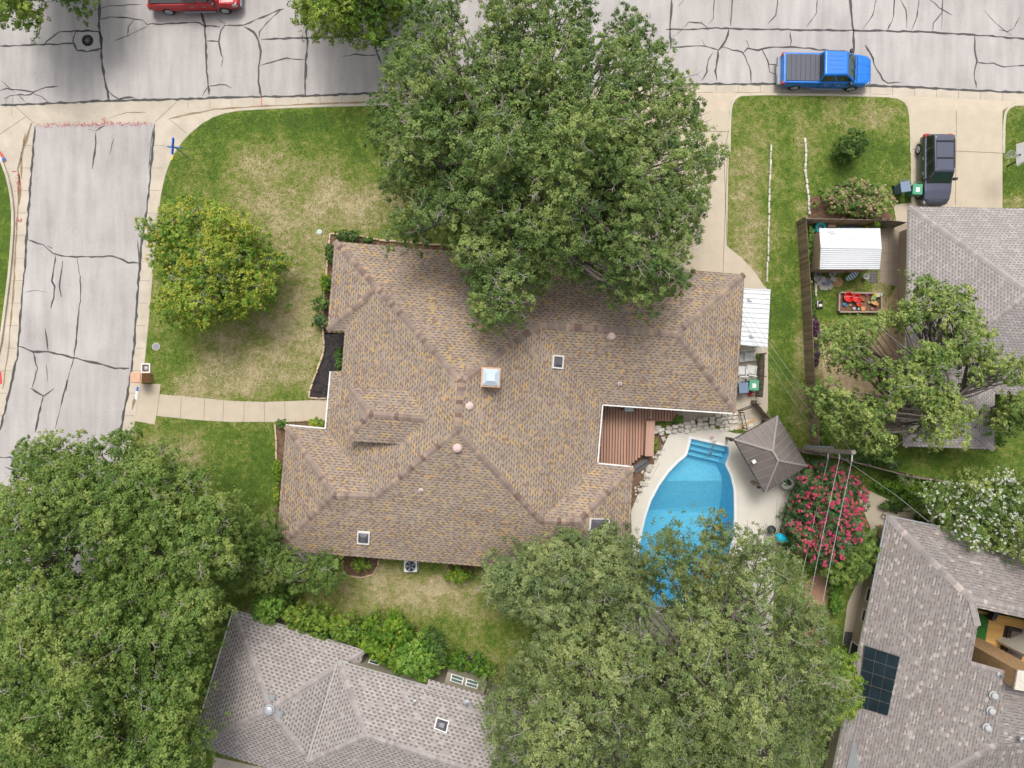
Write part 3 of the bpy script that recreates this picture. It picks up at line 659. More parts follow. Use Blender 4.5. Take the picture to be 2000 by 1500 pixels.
W2 = roof_house(bl, V, [('c','g','R1'),('i','c','R1','R2'),('g','h','R2','R1'),('h','i','R2')], ['c','g','h','i'], [('c','R1'),('g','R1'),('R1','R2'),('h','R2'),('i','R2')], SH_grey, CP_grey, M_olive, ov=.22, capw=.17)
# bay with its own roof apron and the pair of windows
mb = MB(); fN = ('i','c','R1','R2')
q = [P(830,1347,3.03), P(837,1326,2.72), P(955,1360,2.72), P(948,1384,3.06)]
pr = [onroof(W2, fN, 826,1362, lift=.03), onroof(W2, fN, 944,1398, lift=.03)]
WW = dict(a=P(837,1326,3.25), b=P(1010,1376,3.25), c=onroof(W2, fN, 1003,1402, lift=.02), d=onroof(W2, fN, 829,1352, lift=.02))
roof_faces(mb, WW, [('b','a','d','c')]); mb.build('bay_roof', SH_grey, bl)
bw = [P(872,1336,2.6), P(952,1359,2.6)]
d = (bw[1]-bw[0]).normalized(); nn = Vector((-d.y, d.x, 0))
# bay wall stands a little forward of the eave
ba = P(868,1313,2.0) ; 
def v2(p): return Vector((p.x, p.y, 0))
bay0 = P(874,1312,2.35); bay1 = P(950,1336,2.35)
mb = MB(); back = -nn*1.3
mb.prism([v2(bay0), v2(bay1), v2(bay1)+back, v2(bay0)+back], 0.12, 2.35); mb.build('bay', M_olive, bl)
dd = (v2(bay1)-v2(bay0)); M_green_glass = mat('green_glass', (0.02,0.06,0.045), .08, 0, .4, 3, 0, .8)
# the windows on top of the bay face the sky: a pair of angled greenhouse panes
def slab_window(root, c4, name='window', t=.05):
    n = (c4[1]-c4[0]).cross(c4[3]-c4[0]).normalized(); n = n if n.z > 0 else -n
    c = sum(c4, Vector((0,0,0)))/4; mb = MB()
    for k0, k1 in ((1.0,.84),):
        o = [c+(p-c)*k0 for p in c4]; i_ = [c+(p-c)*k1 for p in c4]
        for i in range(4):
            j = (i+1) % 4; mb.add([o[i], o[j], i_[j], i_[i], o[i]+n*t, o[j]+n*t, i_[j]+n*t, i_[i]+n*t], [(4,5,6,7),(0,1,5,4),(2,3,7,6)])
    ml, mr = (c4[0]+c4[3])/2, (c4[1]+c4[2])/2; mb.beam(c+(ml-c)*.84+n*.03, c+(mr-c)*.84+n*.03, .04, .04)
    f = mb.build(name, M_trim, root); g = MB(); g.face([c+(p-c)*.86+n*.015 for p in c4]); g.build('pane', M_green_glass, f)
for q in ([(881,1316),(906,1324),(903,1338),(879,1330)], [(911,1325),(935,1332),(932,1346),(908,1339)]):
    slab_window(bl, [P(a, b, 2.36+(0.25 if k > 1 else 0)) for k, (a, b) in enumerate(q)])
slab_window(bl, [P(722,1288,2.0), P(742,1294,2.0), P(736,1306,2.3), P(716,1299,2.3)]); slab_window(bl, [P(795,1318,2.0), P(818,1326,2.0), P(814,1334,2.3), P(791,1327,2.3)])
mb = MB(); a0, a1 = P(708,1296,2.3), P(835,1336,2.3); d = (v2(a1)-v2(a0)).normalized(); nn = Vector((-d.y, d.x, 0))
mb.prism([v2(a0), v2(a1), v2(a1)-nn*1.2, v2(a0)-nn*1.2], .12, 1.98); mb.build('wall', M_olive, bl)
skylight(bl, [onroof(W2, fN, *q) for q in [(847,1422),(872,1432),(878,1408),(853,1400)]], M_dome)
for x, y in ((532,1360),(546,1393)):
    c = onroof(W1, ('b','a','R') if y < 1370 else ('c','b','R'), x, y); mb = MB(); mb.obox((c.x, c.y, c.z-.02), .42, .36, .14, rad(-17)); mb.obox((c.x, c.y, c.z+.12), .34, .30, .05, rad(-17), taper=.8); mb.build('roof_vent', M_grey, bl)
c = W1['R']; cap_vent(bl, (c.x, c.y, c.z+.03), r=.22, m=mat('bright_metal', (0.55,0.56,0.6), .35, .5))
pipe(bl, onroof(W2, fN, 912,1374), M_grey, r=.08, h=.35); pipe(bl, onroof(W2, fN, 810,1371), M_grey)
gutter_run(bl, [W2['c']+Vector((0.9,.0,-.07))+(W2['i']-W2['c']).normalized()*.6+Vector((-.9,.1,0)), W2['c']+Vector((-.03,.07,-.07)), W2['g']+Vector((-.07,0,-.07))], mat('dull_gutter', (.42,.42,.40), .6))
gutter_run(bl, [W1['a']+Vector((-.07,0,-.07)), W1['d']+Vector((-.07,0,-.07))])
mb = MB(); mb.prism([v2(P(420,1478,.12)), v2(P(520,1500,.12)), v2(P(500,1600,.12)), v2(P(400,1560,.12))], .12, .16); mb.build('porch_slab', M_conc, bl)

# ---------------------------------------------------------------- neighbour, right (grey roof)
rh = thing('grey_roof_house', P(1950,600,0.12), 'grey shingled house on the right behind the play yard', 'house')
V = dict(a=(1775,403,EZ), d=(1769,760,EZ), c=(2300,790,EZ), b=(2300,412,EZ), R=(2012,571,4.95), R2=(2150,585,4.95))
W3 = roof_house(rh, V, [('b','a','R','R2'),('a','d','R'),('d','c','R2','R'),('c','b','R2')], ['a','d','c','b'], [('a','R'),('d','R'),('R','R2')], SH_grey2, CP_grey, M_tan, ov=.95, capw=.18)
V = dict(d=(1766,872,EZ+.02), c=(1942,878,EZ+.02), b=(1944,740,EZ+.02), a=(1769,733,EZ+.02), R1=(1856,805,3.75), R2=(1860,735,3.75))
W4 = roof_house(rh, V, [('a','d','R1','R2'),('d','c','R1'),('c','b','R2','R1')], ['a','d','c','b'], [('d','R1'),('c','R1'),('R1','R2')], SH_grey2, CP_grey, M_tan, ov=.7, th=.15, capw=.17)
# ---------------------------------------------------------------- neighbour, bottom right (mottled roof, courtyard)
br = thing('mottled_roof_house', P(1850,1350,0.12), 'large mottled grey brown roofed house at the lower right, with a timber courtyard', 'house')
z0 = 2.8
V = dict(a=(1734,1009,z0), b=(2400,1150,z0), n=(2420,1200,z0), K=(1898,1172,4.9), K2=(2420,1283,4.9), j1=(1909,1187,4.6), j2=(2420,1296,4.6),
         w1=(1686,1253,z0), w2=(1630,1500,z0), w3=(1590,1680,z0), e1=(1896,1298,4.95), e2=(1968,1318,5.5), e3=(1950,1452,5.35), s=(1830,1520,4.3), s2=(1760,1720,4.3), t=(2400,1450,4.9), e4=(2400,1420,5.4), j0=(1910,1222,4.75), u2=(1944,1700,4.5))
mb_faces = [('b','a','K','K2'), ('a','w3','s2','s','e3','e2','e1','j0','j1','K')]
W5 = {k: P(*v) for k, v in V.items()}
# west slope is one plane: put every point of it at the plane's height
wa, wb = W5['a'], W5['w3']; dw = Vector((wb.x-wa.x, wb.y-wa.y, 0)).normalized(); nw = Vector((-dw.y, dw.x, 0))
if nw.x < 0: nw = -nw
def wslope(px, py, k=0.36):
    z = 4.0
    for _ in range(8):
        p = P(px, py, z); z = z0+k*max(0, (Vector((p.x-wa.x, p.y-wa.y, 0))).dot(nw))
    return P(px, py, z)
for k in ('K','j1','j0','e1','e2','e3','s','s2'): W5[k] = wslope(*V[k][:2])
zK = W5['K'].z; W5['K2'] = P(2420, 1283, zK)
mb = MB(); roof_faces(mb, W5, [('b','a','K','K2'), ('a','w3','s2','s','e3','e2','e1','j0','j1','K')])
# inner slope along the courtyard's north side, and the block south east of the ridge
W5['j2'] = P(2420,1300,zK-.35); roof_faces(mb, W5, [('j2','j1','K','K2')])
W5['t1'] = P(2400,1400,W5['e2'].z-.2); W5['t2'] = P(2400,1560,3.4); W5['t3'] = P(2400,1720,2.9)
roof_faces(mb, W5, [('t1','e2','e3','t2'), ('t3','t2','e3','s','s2')])
mb.build('roof', SH_mott, br)
for a, b in (('a','K'),('K','K2'),('e3','s'),('K','j0'),('e1','e2')): mb = MB(); caps(mb, W5[a], W5[b], drop=.06, w=.2); mb.build('ridge_cap', CP_mott, br)
mb = MB(); dz = Vector((0,0,.17)); e = Vector((0,0,.004))
for a, b in (('b','a'),('a','w3'),('j1','j0'),('j0','e1'),('e1','e2'),('j2','j1')):
    mb.face([W5[a]-e, W5[b]-e, W5[b]-dz, W5[a]-dz])
mb.build('fascia', M_trim, br)
# walls: west wall, north wall, courtyard walls
mb = MB()
def wallseg(a, b, t=.2, z1=2.62): mb.beam(Vector((a.x,a.y,(z1+.12)/2)), Vector((b.x,b.y,(z1+.12)/2)), t, z1-.12)
ov = 1.0; inw = nw*ov; ia = W5['a']+inw+dw*.9; ib = W5['w3']+inw; ic = W5['b']+Vector((0,-.9,0)); wallseg(ia, ib); wallseg(ia+nw*.1, ic)
mb.build('wall', M_tan, br)
for k, (t, wd) in enumerate([(.6,.9),(2.2,.9),(3.9,.9),(5.3,.8),(7.6,1.3),(9.4,1.3)]):
    p = ia+dw*t-nw*.1; q = p+dw*wd; wall_window(br, (p.x,p.y), (q.x,q.y), .8 if k < 4 else .3, 2.2, -nw, frame_m=M_trim, glass=M_black)
# ---- courtyard
zc = 0.9
cy = thing('courtyard_deck', P(1950,1250,0.12), 'golden timber deck inside the courtyard of the mottled roof house', 'deck')
mb = MB(); a = P(1928,1190,.5); 
M_gold = mat('golden_deck', (0.50,0.29,0.09), .7, 0, .2, 3, 0, .3, 30, rv=.5)
u = Vector((math.cos(rad(-12)), math.sin(rad(-12)), 0)); w_ = Vector((-u.y, u.x, 0)); o0 = P(1890,1190,.5)
for i in range(34):
    p = o0-w_*(i*.145); mb.beam(Vector((p.x,p.y,.44)), Vector((p.x+u.x*5.2,p.y+u.y*5.2,.44)), .135, .10)
mb.build('deck_boards', M_gold, cy)
mb = MB(); c = P(1921,1229,.5); mb.obox((c.x-.35,c.y,.492), 1.15, 2.05, .03, rad(-10)); tag(mb.build('turf_mat', mat('turf', (0.02,0.11,0.015), .95, 0, .3, 5, .5), None, origin=(c.x-.35,c.y,.49)), 'bright green artificial turf mat on the courtyard deck', 'mat')
mb = MB(); R = W5
p0, p1 = W5['e1'], W5['e2']; ps = P(1896,1300,0); 
mb.beam(Vector((P(1903,1285,2.4).x,P(1903,1285,2.4).y,1.9)), Vector((P(2060,1345,2.4).x,P(2060,1345,2.4).y,1.9)), .25, 3.6)
mb.beam(Vector((P(1990,1275,2.4).x,P(1990,1275,2.4).y,1.6)), Vector((P(2100,1225,2.4).x,P(2100,1225,2.4).y,1.6)), .2, 2.8); mb.build('courtyard_wall', mat('cream_wall', (.55,.50,.42), .8, 0, .06), br)
c = P(1985,1320,5.4); mb = MB(); mb.obox((c.x+.3,c.y,.12), 1.9, 1.0, 6.1, rad(-10)); chn = mb.build('chimney', mat('tan_brick', (0.40,0.25,0.13), .9, 0, .3, 5, .3, .2, 14), br)
mb = MB(); mb.obox((c.x+.3,c.y,6.221), 2.0, 1.1, .10, rad(-10)); mb.build('chimney_cap', mat('speckled_cap', (0.55,0.51,0.44), .9, 0, .35, 8), chn); mb = MB(); mb.obox((c.x+.75,c.y,6.322), .34,.34,.22, rad(-10)); mb.build('flue', M_black, chn)
# glazed black bi-fold / hot tub cover in the courtyard
root = thing('patio_sofa', P(1982,1258,.49), 'long dark cushioned daybed in a black frame in the timber courtyard', 'daybed')
mb = MB(); c = P(1982,1258,.8); mb.obox((c.x,c.y,.49), 1.25, 2.0, .10, rad(-12)); mb.obox((c.x,c.y,.59), 1.15, 1.9, .25, rad(-12)); mb.build('frame', M_black, root, bevel=.02)
mb = MB()
for k in (-1,0,1):
    off = Vector((-math.sin(rad(-12)), math.cos(rad(-12)), 0))*k*.58; mb.obox((c.x+off.x, c.y+off.y, .841), 1.0, .52, .16, rad(-12), r=.5)
mb.build('cushion', mat('brown_cushion', (0.10,0.075,0.065), .9, 0, .3), root, bevel=.03)
root = thing('lounge_chair', P(1938,1200,.49), 'small dark sling lounge chair at the north end of the timber courtyard', 'chair')
mb = MB(); c = P(1938,1200,.8); ca = rad(-25)
for s_ in (-.28,.28):
    v = Vector((math.cos(ca), math.sin(ca), 0)); n_ = Vector((-v.y, v.x, 0))*s_
    mb.tube([Vector((c.x,c.y,.5))+n_-v*.35, Vector((c.x,c.y,.85))+n_-v*.1, Vector((c.x,c.y,.9))+n_+v*.3, Vector((c.x,c.y,.5))+n_+v*.4], .02, 6)
mb.build('frame', M_black, root); mb = MB(); mb.obox((c.x+.05,c.y,.83), .55, .5, .04, ca); mb.obox((c.x-.28,c.y,.87), .12, .5, .45, ca); mb.build('sling', M_black, root)
# solar array: lies on the roof -> a thing
sol = thing('solar_panel_array', P(1720,1325,2.9), 'dark teal glass panel array on the mottled roof edge', 'solar panel')
Q = [wslope(1755,1281), wslope(1687,1259), wslope(1672,1378), wslope(1731,1396)]   # NE, NW, SW, SE
up = Vector((0,0,.12)); M_pv = mat('panel_glass', (0.008,0.019,0.024), 0.5, 0, .7, 1.2, 0, .12); M_pvf = mat('panel_frame', (0.10,0.09,0.085), .7)
mb = MB(); NX, NY = 3, 5
def bl_(s, t): return (Q[1].lerp(Q[0], s)).lerp(Q[2].lerp(Q[3], s), t)
mb.add([bl_(0,0)+up*.6, bl_(1,0)+up*.6, bl_(1,1)+up*.6, bl_(0,1)+up*.6, bl_(0,0)+up, bl_(1,0)+up, bl_(1,1)+up, bl_(0,1)+up], [(0,1,2,3),(4,5,6,7),(0,1,5,4),(1,2,6,5),(2,3,7,6),(3,0,4,7)])
mb.build('frame', M_pvf, sol)
for i in range(NX):
    for j in range(NY):
        e_ = .028; c4 = [bl_((i+e_)/NX, (j+e_)/NY), bl_((i+1-e_)/NX, (j+e_)/NY), bl_((i+1-e_)/NX, (j+1-e_)/NY), bl_((i+e_)/NX, (j+1-e_)/NY)]
        m2 = MB(); t0, t1 = up*1.05, up*1.3; m2.add([p+t0 for p in c4]+[p+t1 for p in c4], [(4,5,6,7),(0,1,5,4),(1,2,6,5),(2,3,7,6),(3,0,4,7)])
        m2.build('panel', M_pv, sol)
for x, y in ((1944,1358),(1939,1388),(1931,1421)):
    p = wslope(x, y); mb = MB(); mb.lathe((p.x-.1,p.y,p.z-.02), [(.26,0),(.25,.03),(.15,.04),(.15,.13),(.20,.14),(.19,.18),(.14,.22),(.07,.24),(.01,.245)], 20); mb.build('roof_vent', mat('vent_metal', (0.42,0.42,0.43), .65, 0), br)
for x, y in ((1953,1318),(1998,1445)): p = wslope(x, y); pipe(br, p, M_grey, r=.06)
gutter_run(br, [W5['b']+Vector((0,.07,-.07)), W5['a']+Vector((-.05,.07,-.07)), W5['w1']+Vector((-.08,0,-.07))], M_grey)
mb = MB(); p0 = wslope(1668,1430); p1 = wslope(1652,1500); p2 = wslope(1672,1500)
mb.add([p0+Vector((0,0,.05)), p1+Vector((0,0,.1)), p2+Vector((0,0,.4)), p0+Vector((.02,0,.0)), p1+Vector((0,0,-.1)), p2+Vector((.05,0,-.1))], [(0,1,2),(0,1,4,3),(1,2,5,4),(2,0,3,5)])
mb.build('gable_trim', M_grey, br)
# ================================================================ POOL, DECK, PAVILION, YARD THINGS
Z = 0.13
def poolmat():
    m, nt, b, out = newmat('pool_plaster')
    n1 = noise(nt, 5, 4, .6); v = N(nt, 'ShaderNodeTexVoronoi'); v.feature = 'DISTANCE_TO_EDGE'; tc = N(nt, 'ShaderNodeTexCoord')
    n2 = noise(nt, 28, 3, .7); nt.links.new(tc.outputs['Object'], v.inputs['Vector']); v.inputs['Scale'].default_value = 9
    f = math_(nt, 'ADD', math_(nt, 'MULTIPLY', n1, .4), math_(nt, 'MULTIPLY', n2, .6))
    nt.links.new(ramp(nt, f, [(.3,(0.07,0.66,1.0)),(.7,(0.36,0.87,1.0))]), b.inputs['Base Color']); b.inputs['Roughness'].default_value = .8
    return m
pool = thing('swimming_pool', P(1350,1020,.1), 'bright blue freeform swimming pool with corner steps', 'pool')
mb = MB(); ins = [ (p.x,p.y) for p in POOLW ]; Cx = sum(p[0] for p in ins)/len(ins); Cy = sum(p[1] for p in ins)/len(ins)
# raised white coping ring
rings = []
for o_, i_ in zip(POOLB, ins): rings.append([(o_[0],o_[1],.05),(o_[0],o_[1],.142),(o_[0]*.8+i_[0]*.2,o_[1]*.8+i_[1]*.2,.150),(i_[0],i_[1],.150),(i_[0],i_[1],-.05)])
vs = [q for r_ in rings for q in r_]; n = len(rings); fs = []
for i in range(n):
    for k in range(4): fs.append((i*5+k, i*5+k+1, ((i+1) % n)*5+k+1, ((i+1) % n)*5+k))
mb.add(vs, fs); mb.build('coping', mat('coping', (0.66,0.67,0.66), .6, 0, .06), pool)
# basin: wall down to a sloped floor
def depth(y): # y world; shallow at the north, deep at the south
    t = (P(0,905,0).y-y)/(P(0,905,0).y-P(0,1010,0).y); return -1.15-1.2*max(0, min(1, (t-.35)/.65))
ring0 = [(x*1.0, y, -.049) for x, y in ins]; inn = inset(ins, .25)
bm = bmesh.new(); tri = tessellate_polygon([[Vector((x, y, 0)) for x, y in inn]])
bv = [bm.verts.new((x, y, depth(y))) for x, y in inn]
for t in tri: bm.faces.new([bv[i] for i in t])
for k in range(16):
    yy = P(0,890,0).y-(k*.6); bmesh.ops.bisect_plane(bm, geom=bm.verts[:]+bm.edges[:]+bm.faces[:], plane_co=(0,yy,0), plane_no=(0,1,0))
for v_ in bm.verts: v_.co.z = depth(v_.co.y)
mb = MB()
for f_ in bm.faces: mb.face([v_.co.copy() for v_ in f_.verts])
bm.free()
for i in range(n):
    j = (i+1) % n; mb.face([(ins[i][0],ins[i][1],-.0495), (ins[j][0],ins[j][1],-.0495), (inn[j][0],inn[j][1],depth(inn[j][1])), (inn[i][0],inn[i][1],depth(inn[i][1]))])
mb.build('basin', poolmat(), pool)
# steps at the top end
A_, B_, = P(1350,857,.12), P(1422,873,.12); C_, D_ = P(1341,890,.12), P(1416,907,.12)
for k in range(3):
    s0, s1 = k/3, (k+1)/3; mb = MB(); z1 = -.22-.28*k
    l0, l1 = A_.lerp(C_, s0), A_.lerp(C_, s1); r0, r1 = B_.lerp(D_, s0), B_.lerp(D_, s1)
    e_ = (r0-l0).normalized()*.06
    q = [l1+e_, r1-e_, r0-e_, l0+e_]; mb.hexa([(p.x,p.y,-1.3) for p in q], [(p.x,p.y,z1) for p in q]); mb.build('step', poolmat() if k == 0 else MC['pp'], pool)
    if k == 0: MC['pp'] = pool.children[-1].data.materials[0] if False else bpy.data.materials['pool_plaster']
    mb = MB(); mb.beam((l1.x+e_.x,l1.y,z1+.006), (r1.x-e_.x,r1.y,z1+.006), .07, .014); mb.build('step_edge', mat('step_tile', (0.03,0.33,0.58), .4), pool)
# water
def watermat():
    m, nt, b, out = newmat('pool_water'); nt.nodes.remove(b)
    tr = N(nt, 'ShaderNodeBsdfTransparent'); tr.inputs['Color'].default_value = (0.92,0.985,1,1); gl = N(nt, 'ShaderNodeBsdfGlossy'); gl.inputs['Roughness'].default_value = .04
    fr = N(nt, 'ShaderNodeFresnel'); fr.inputs['IOR'].default_value = 1.38
    bp = N(nt, 'ShaderNodeBump'); bp.inputs['Strength'].default_value = .45; bp.inputs['Distance'].default_value = .05
    nt.links.new(noise(nt, 9, 3, .6), bp.inputs['Height']); nt.links.new(bp.outputs[0], gl.inputs['Normal']); nt.links.new(bp.outputs[0], fr.inputs['Normal'])
    mx = N(nt, 'ShaderNodeMixShader'); nt.links.new(fr.outputs[0], mx.inputs[0]); nt.links.new(tr.outputs[0], mx.inputs[1]); nt.links.new(gl.outputs[0], mx.inputs[2]); nt.links.new(mx.outputs[0], out.inputs[0])
    va = N(nt, 'ShaderNodeVolumeAbsorption'); va.inputs['Color'].default_value = (0.02,0.90,0.995,1); va.inputs['Density'].default_value = .36; nt.links.new(va.outputs[0], out.inputs['Volume'])
    return m
mb = MB(); wi = inset(ins, .004); wi2 = inset(ins, .254)
wt = [(x, y, .03) for x, y in wi]; wb_ = [(x, y, -2.30) for x, y in wi2]
mb.prism(wi, -2.45, .03); mb.build('water', watermat(), pool)
# handrail
rail = thing('pool_handrail', P(1385,860,Z), 'steel handrail over the pool steps', 'handrail')
mb = MB(); p0, p1 = P(1390,853,.15), P(1378,893,-.3); d = (p1-p0)
for s_ in (-.05,.05):
    o_ = Vector((s_,0,0)); mb.tube([p0+o_, p0+o_+Vector((0,0,.75)), p0+d*.15+o_+Vector((0,0,.9)), p0+d*.9+o_+Vector((0,0,.75)), p0+d+o_*.3+Vector((0,0,.3)), p0+d+o_*.3], .024, 8)
mb.build('rail', mat('steel', (0.55,0.52,0.50), .25, .9), rail); mb = MB(); mb.lathe((p0.x,p0.y,.131), [(.14,0),(.14,.02),(.05,.03)], 14); mb.build('foot_plate', M_copper, rail)

# ---- timber deck by the house
M_deck = mat('brown_deck', (0.40,0.225,0.155), .7, 0, .2, 2.5, 0, .3, 30, rv=.45); M_plant = mat('deck_bench_wood', (0.46,0.275,0.20), .7, 0, .12, 3, rv=.3)
dk = thing('timber_deck', P(1230,850,Z), 'reddish brown timber deck in the notch of the house', 'deck')
zd = .62; mb = MB()
def pin(px, py, poly):
    c = False; n = len(poly)
    for i in range(n):
        (x1,y1),(x2,y2) = poly[i], poly[(i+1) % n]
        if (y1 > py) != (y2 > py) and px < (x2-x1)*(py-y1)/(y2-y1)+x1: c = not c
    return c
x = 1161
while x < 1322:
    # boards run down the picture
    y0 = 786+(x-1175)*.06; y1 = 912
    if x > 1256: y1 = 889 if x < 1262 else 822+(x-1270)*.02
    elif x > 1232: y1 = 910-(x-1232)*.85
    lean = (y1-y0)*-.02
    a, b = P(x, y0, zd), P(x+lean, y1, zd); mb.beam(Vector((a.x,a.y,zd-.04)), Vector((b.x,b.y,zd-.04)), .135, .05); x += 5.6
mb.build('deck_boards', M_deck, dk)
mb = MB(); q = [P(1160,786,zd), P(1322,795,zd), P(1318,822,zd), P(1262,822,zd), P(1259,890,zd), P(1232,910,zd), P(1160,908,zd)]
mb.prism(inset([(p.x,p.y) for p in q], .06), .12, zd-.07); mb.build('deck_frame', M_black, dk)
mb = MB(); a, b, c = P(1232,912,.4), P(1262,893,.4), P(0,0,0)
for k in range(2):
    o_ = Vector((.55,-.75,0)).normalized()*(.16+.28*k); zz = .42-.2*k; mb.beam(Vector((a.x+o_.x,a.y+o_.y,zz)), Vector((b.x+o_.x,b.y+o_.y,zz)), .26, .06)
mb.build('step', mat('dark_step', (.10,.095,.10), .7), dk)
bn = thing('deck_bench', P(1271,855,zd), 'tall slim brown slatted bench box along the deck edge', 'bench')
mb = MB(); a, b = P(1271,822,1.05), P(1268,891,1.05)
for k in range(5):
    o_ = Vector((-.22+.11*k,0,0)); mb.beam(Vector((a.x,a.y,1.05))+o_, Vector((b.x,b.y,1.05))+o_, .10, .035)
mb.build('slat_top', M_plant, bn); mb = MB(); mb.beam(Vector((a.x,a.y,.78)), Vector((b.x,b.y,.78)), .5, .5); mb.build('box', M_deck, bn)
dr = thing('deck_handrail', P(1262,808,zd), 'short white handrail at the corner of the deck', 'handrail')
mb = MB(); p = P(1268,800,zd); mb.tube([p, p+Vector((0,0,.6)), p+Vector((-.0,-.5,.55)), p+Vector((0,-.5,0))], .02, 6); mb.build('rail', M_trim, dr)
gr = thing('outdoor_storage_box', P(1228,800,zd), 'small pale mint patterned box against the deck wall', 'box')
mb = MB(); c = P(1228,795,zd+.4); mb.obox((c.x,c.y-.1,zd), .55, .32, .5, 0); mb.build('body', mat('mint', (.32,.46,.42), .6, 0, .45, 8, fine=25), gr, bevel=.03); mb = MB(); mb.obox((c.x,c.y-.1,zd+.502), .58, .35, .04, 0); mb.build('lid', mat('mint_lid', (.50,.60,.55), .5, 0, .5, 9), gr, bevel=.02)
mb = MB(); mb.obox((c.x-.4,c.y-.05,zd), .12,.2,.3,0); mb.obox((c.x+.4,c.y-.05,zd), .12,.2,.3,0); mb.build('bracket', M_black, gr)
# ---- concrete side path + stone wall between house and pavilion
sheet('side_path', [(1318,800),(1330,795),(1440,806),(1490,800),(1500,770),(1440,770),(1500,760),(1510,800),(1470,845),(1420,835),(1330,828),(1318,822)][0:4]+[(1500,800),(1475,845),(1420,833),(1392,816),(1330,825),(1318,822)], 0.126, M_walk, label='tan path between the house and the stone wall')
M_lime = mat('limestone', (0.56,0.52,0.45), .9, 0, .22, 3, .4, .2, 12, rv=.5); M_boulder = mat('boulder', (0.48,0.44,0.38), .9, 0, .25, 2.5, .5, .2, 10)
def stone(mb, c, sx, sy, sz, rz, seed=0, irr=.22):
    bm = bmesh.new(); bmesh.ops.create_icosphere(bm, subdivisions=2, radius=.5)
    r0 = random.random()
    vs = []
    for v in bm.verts:
        q = v.co.copy(); q = Vector([math.copysign(abs(t*2)**.55/2, t) for t in q]); k = 1+irr*mnoise.noise(q*2.2+Vector((seed*3.1, seed*1.7, seed)))*1.6; q *= k
        x, y, zz = q.x*sx, q.y*sy, q.z*sz; vs.append((c[0]+x*math.cos(rz)-y*math.sin(rz), c[1]+x*math.sin(rz)+y*math.cos(rz), c[2]+zz))
    mb.add(vs, [[v.index for v in f.verts] for f in bm.faces], 0, r0); bm.free()
def course(name, pts, w, h, lb, m, length=(.3,.5), zb=.12, cat='stone edging'):
    mb = MB(); q = [P(a, b, zb) for a, b in pts]; root = None; sdx = 0
    for a, b in zip(q, q[1:]):
        L = (b-a).length; t = 0; d = (b-a).normalized(); ang = math.atan2(d.y, d.x)
        while t < L-.08:
            l = min(random.uniform(*length), L-t); c = a+d*(t+l/2)+Vector((random.uniform(-.02,.02), random.uniform(-.02,.02), 0)); sdx += 1
            stone(mb, (c.x, c.y, zb+h*.42), l*1.02, w*random.uniform(.85,1.1), h, ang+random.uniform(-.05,.05), sdx, .12); t += l
    o = mb.build(name, m, None, origin=q[0]); return tag(o, lb, cat)
M_tanstone = mat('tan_stone', (0.52,0.40,0.28), .9, 0, .2, 3, .3, .2, 12, rv=.5)
course('stone_edging', [(1505,283),(1503,340),(1501,420),(1499,500),(1497,552)], .13, .16, 'straight white stone edging right of the long driveway', mat('white_stone', (.52,.49,.42), .9, 0, .3, 3, .3, .2, 12, rv=.4))
course('stone_edging', [(1571,270),(1573,300),(1572,330),(1575,360),(1579,395),(1580,420)], .16, .16, 'wavy cream stone edging running down to the fence corner', M_lime, (.25,.4))
course('stone_edging', [(640,505),(638,540),(634,575),(631,640),(634,675),(632,690),(618,730),(606,762),(605,777),(640,778)], .14, .18, 'cream stone edging west of the house beside the black mulch', M_tanstone, (.5,.75))
course('stone_edging', [(640,505),(645,456),(700,461),(740,469),(800,474),(900,482)], .14, .16, 'tan stone edging along the north wall bed', M_tanstone, (.5,.8))
course('stone_edging', [(538,826),(540,860),(541,900)], .13, .16, 'thin stone edging beside the front walk bed', M_tanstone, (.5,.8))
course('stone_edging', [(640,820),(600,822),(575,823)], .10, .12, 'low stone edging under the yellow shrub by the walk', M_tanstone, (.5,.8))
course('stone_edging', [(740,1092),(738,1106),(728,1122),(705,1128),(682,1124)], .10, .12, 'curved stone edging behind the south wall', M_tanstone, (.3,.5))
course('stone_edging', [(538,1010),(535,1048)], .12, .14, 'short stone edging at the southwest corner', M_tanstone, (.5,.8))
course('stone_edging', [(1750,925),(1765,935),(1776,950)], .2, .18, 'short diagonal stone edging on the lower right lawn', M_lime, (.5,.8))
course('stone_edging', [(1560,925),(1552,960),(1540,1000),(1527,1045),(1518,1075)], .34, .22, 'double brick edging between pool deck and pink myrtle', mat('edge_brick', (.40,.31,.24), .9, 0, .2, 4, .3, .2, 12, rv=.5), (.12,.16))
course('stone_edging', [(1593,552),(1592,580)], .16, .18, 'short pale stone edging in the play yard', M_lime, (.6,.8))
# dry-stacked wall of flagstones north of the pool
sw = thing('stone_wall', P(1360,835,Z), 'low wall and flagstones of pale limestone north of the pool', 'wall')
mb = MB(); k = 0
for (px, py) in [(1280,838),(1292,842),(1305,838),(1318,836),(1330,833),(1342,829),(1354,826),(1366,824),(1378,822),(1390,820),(1402,817),(1414,815),(1426,813),(1437,812)]:
    for r_ in range(3 if px > 1330 else 2):
        c = P(px+random.uniform(-2,2), py-3+r_*8+random.uniform(-1,1)-(2 if px > 1400 else 0), .25); k += 1; stone(mb, (c.x, c.y, .2+.08*(2-r_)), random.uniform(.34,.46), random.uniform(.22,.3), .2, random.uniform(-.3,.3), k, .2)
mb.build('stones', M_lime, sw)
mb = MB()
for i in range(7):
    for j in range(3):
        c = P(1410+i*9.5, 822+j*9-i*1.5, .15); k += 1; stone(mb, (c.x,c.y,.13), .31, .27, .08, .15, k, .1)
mb.build('flagstones', M_lime, sw)
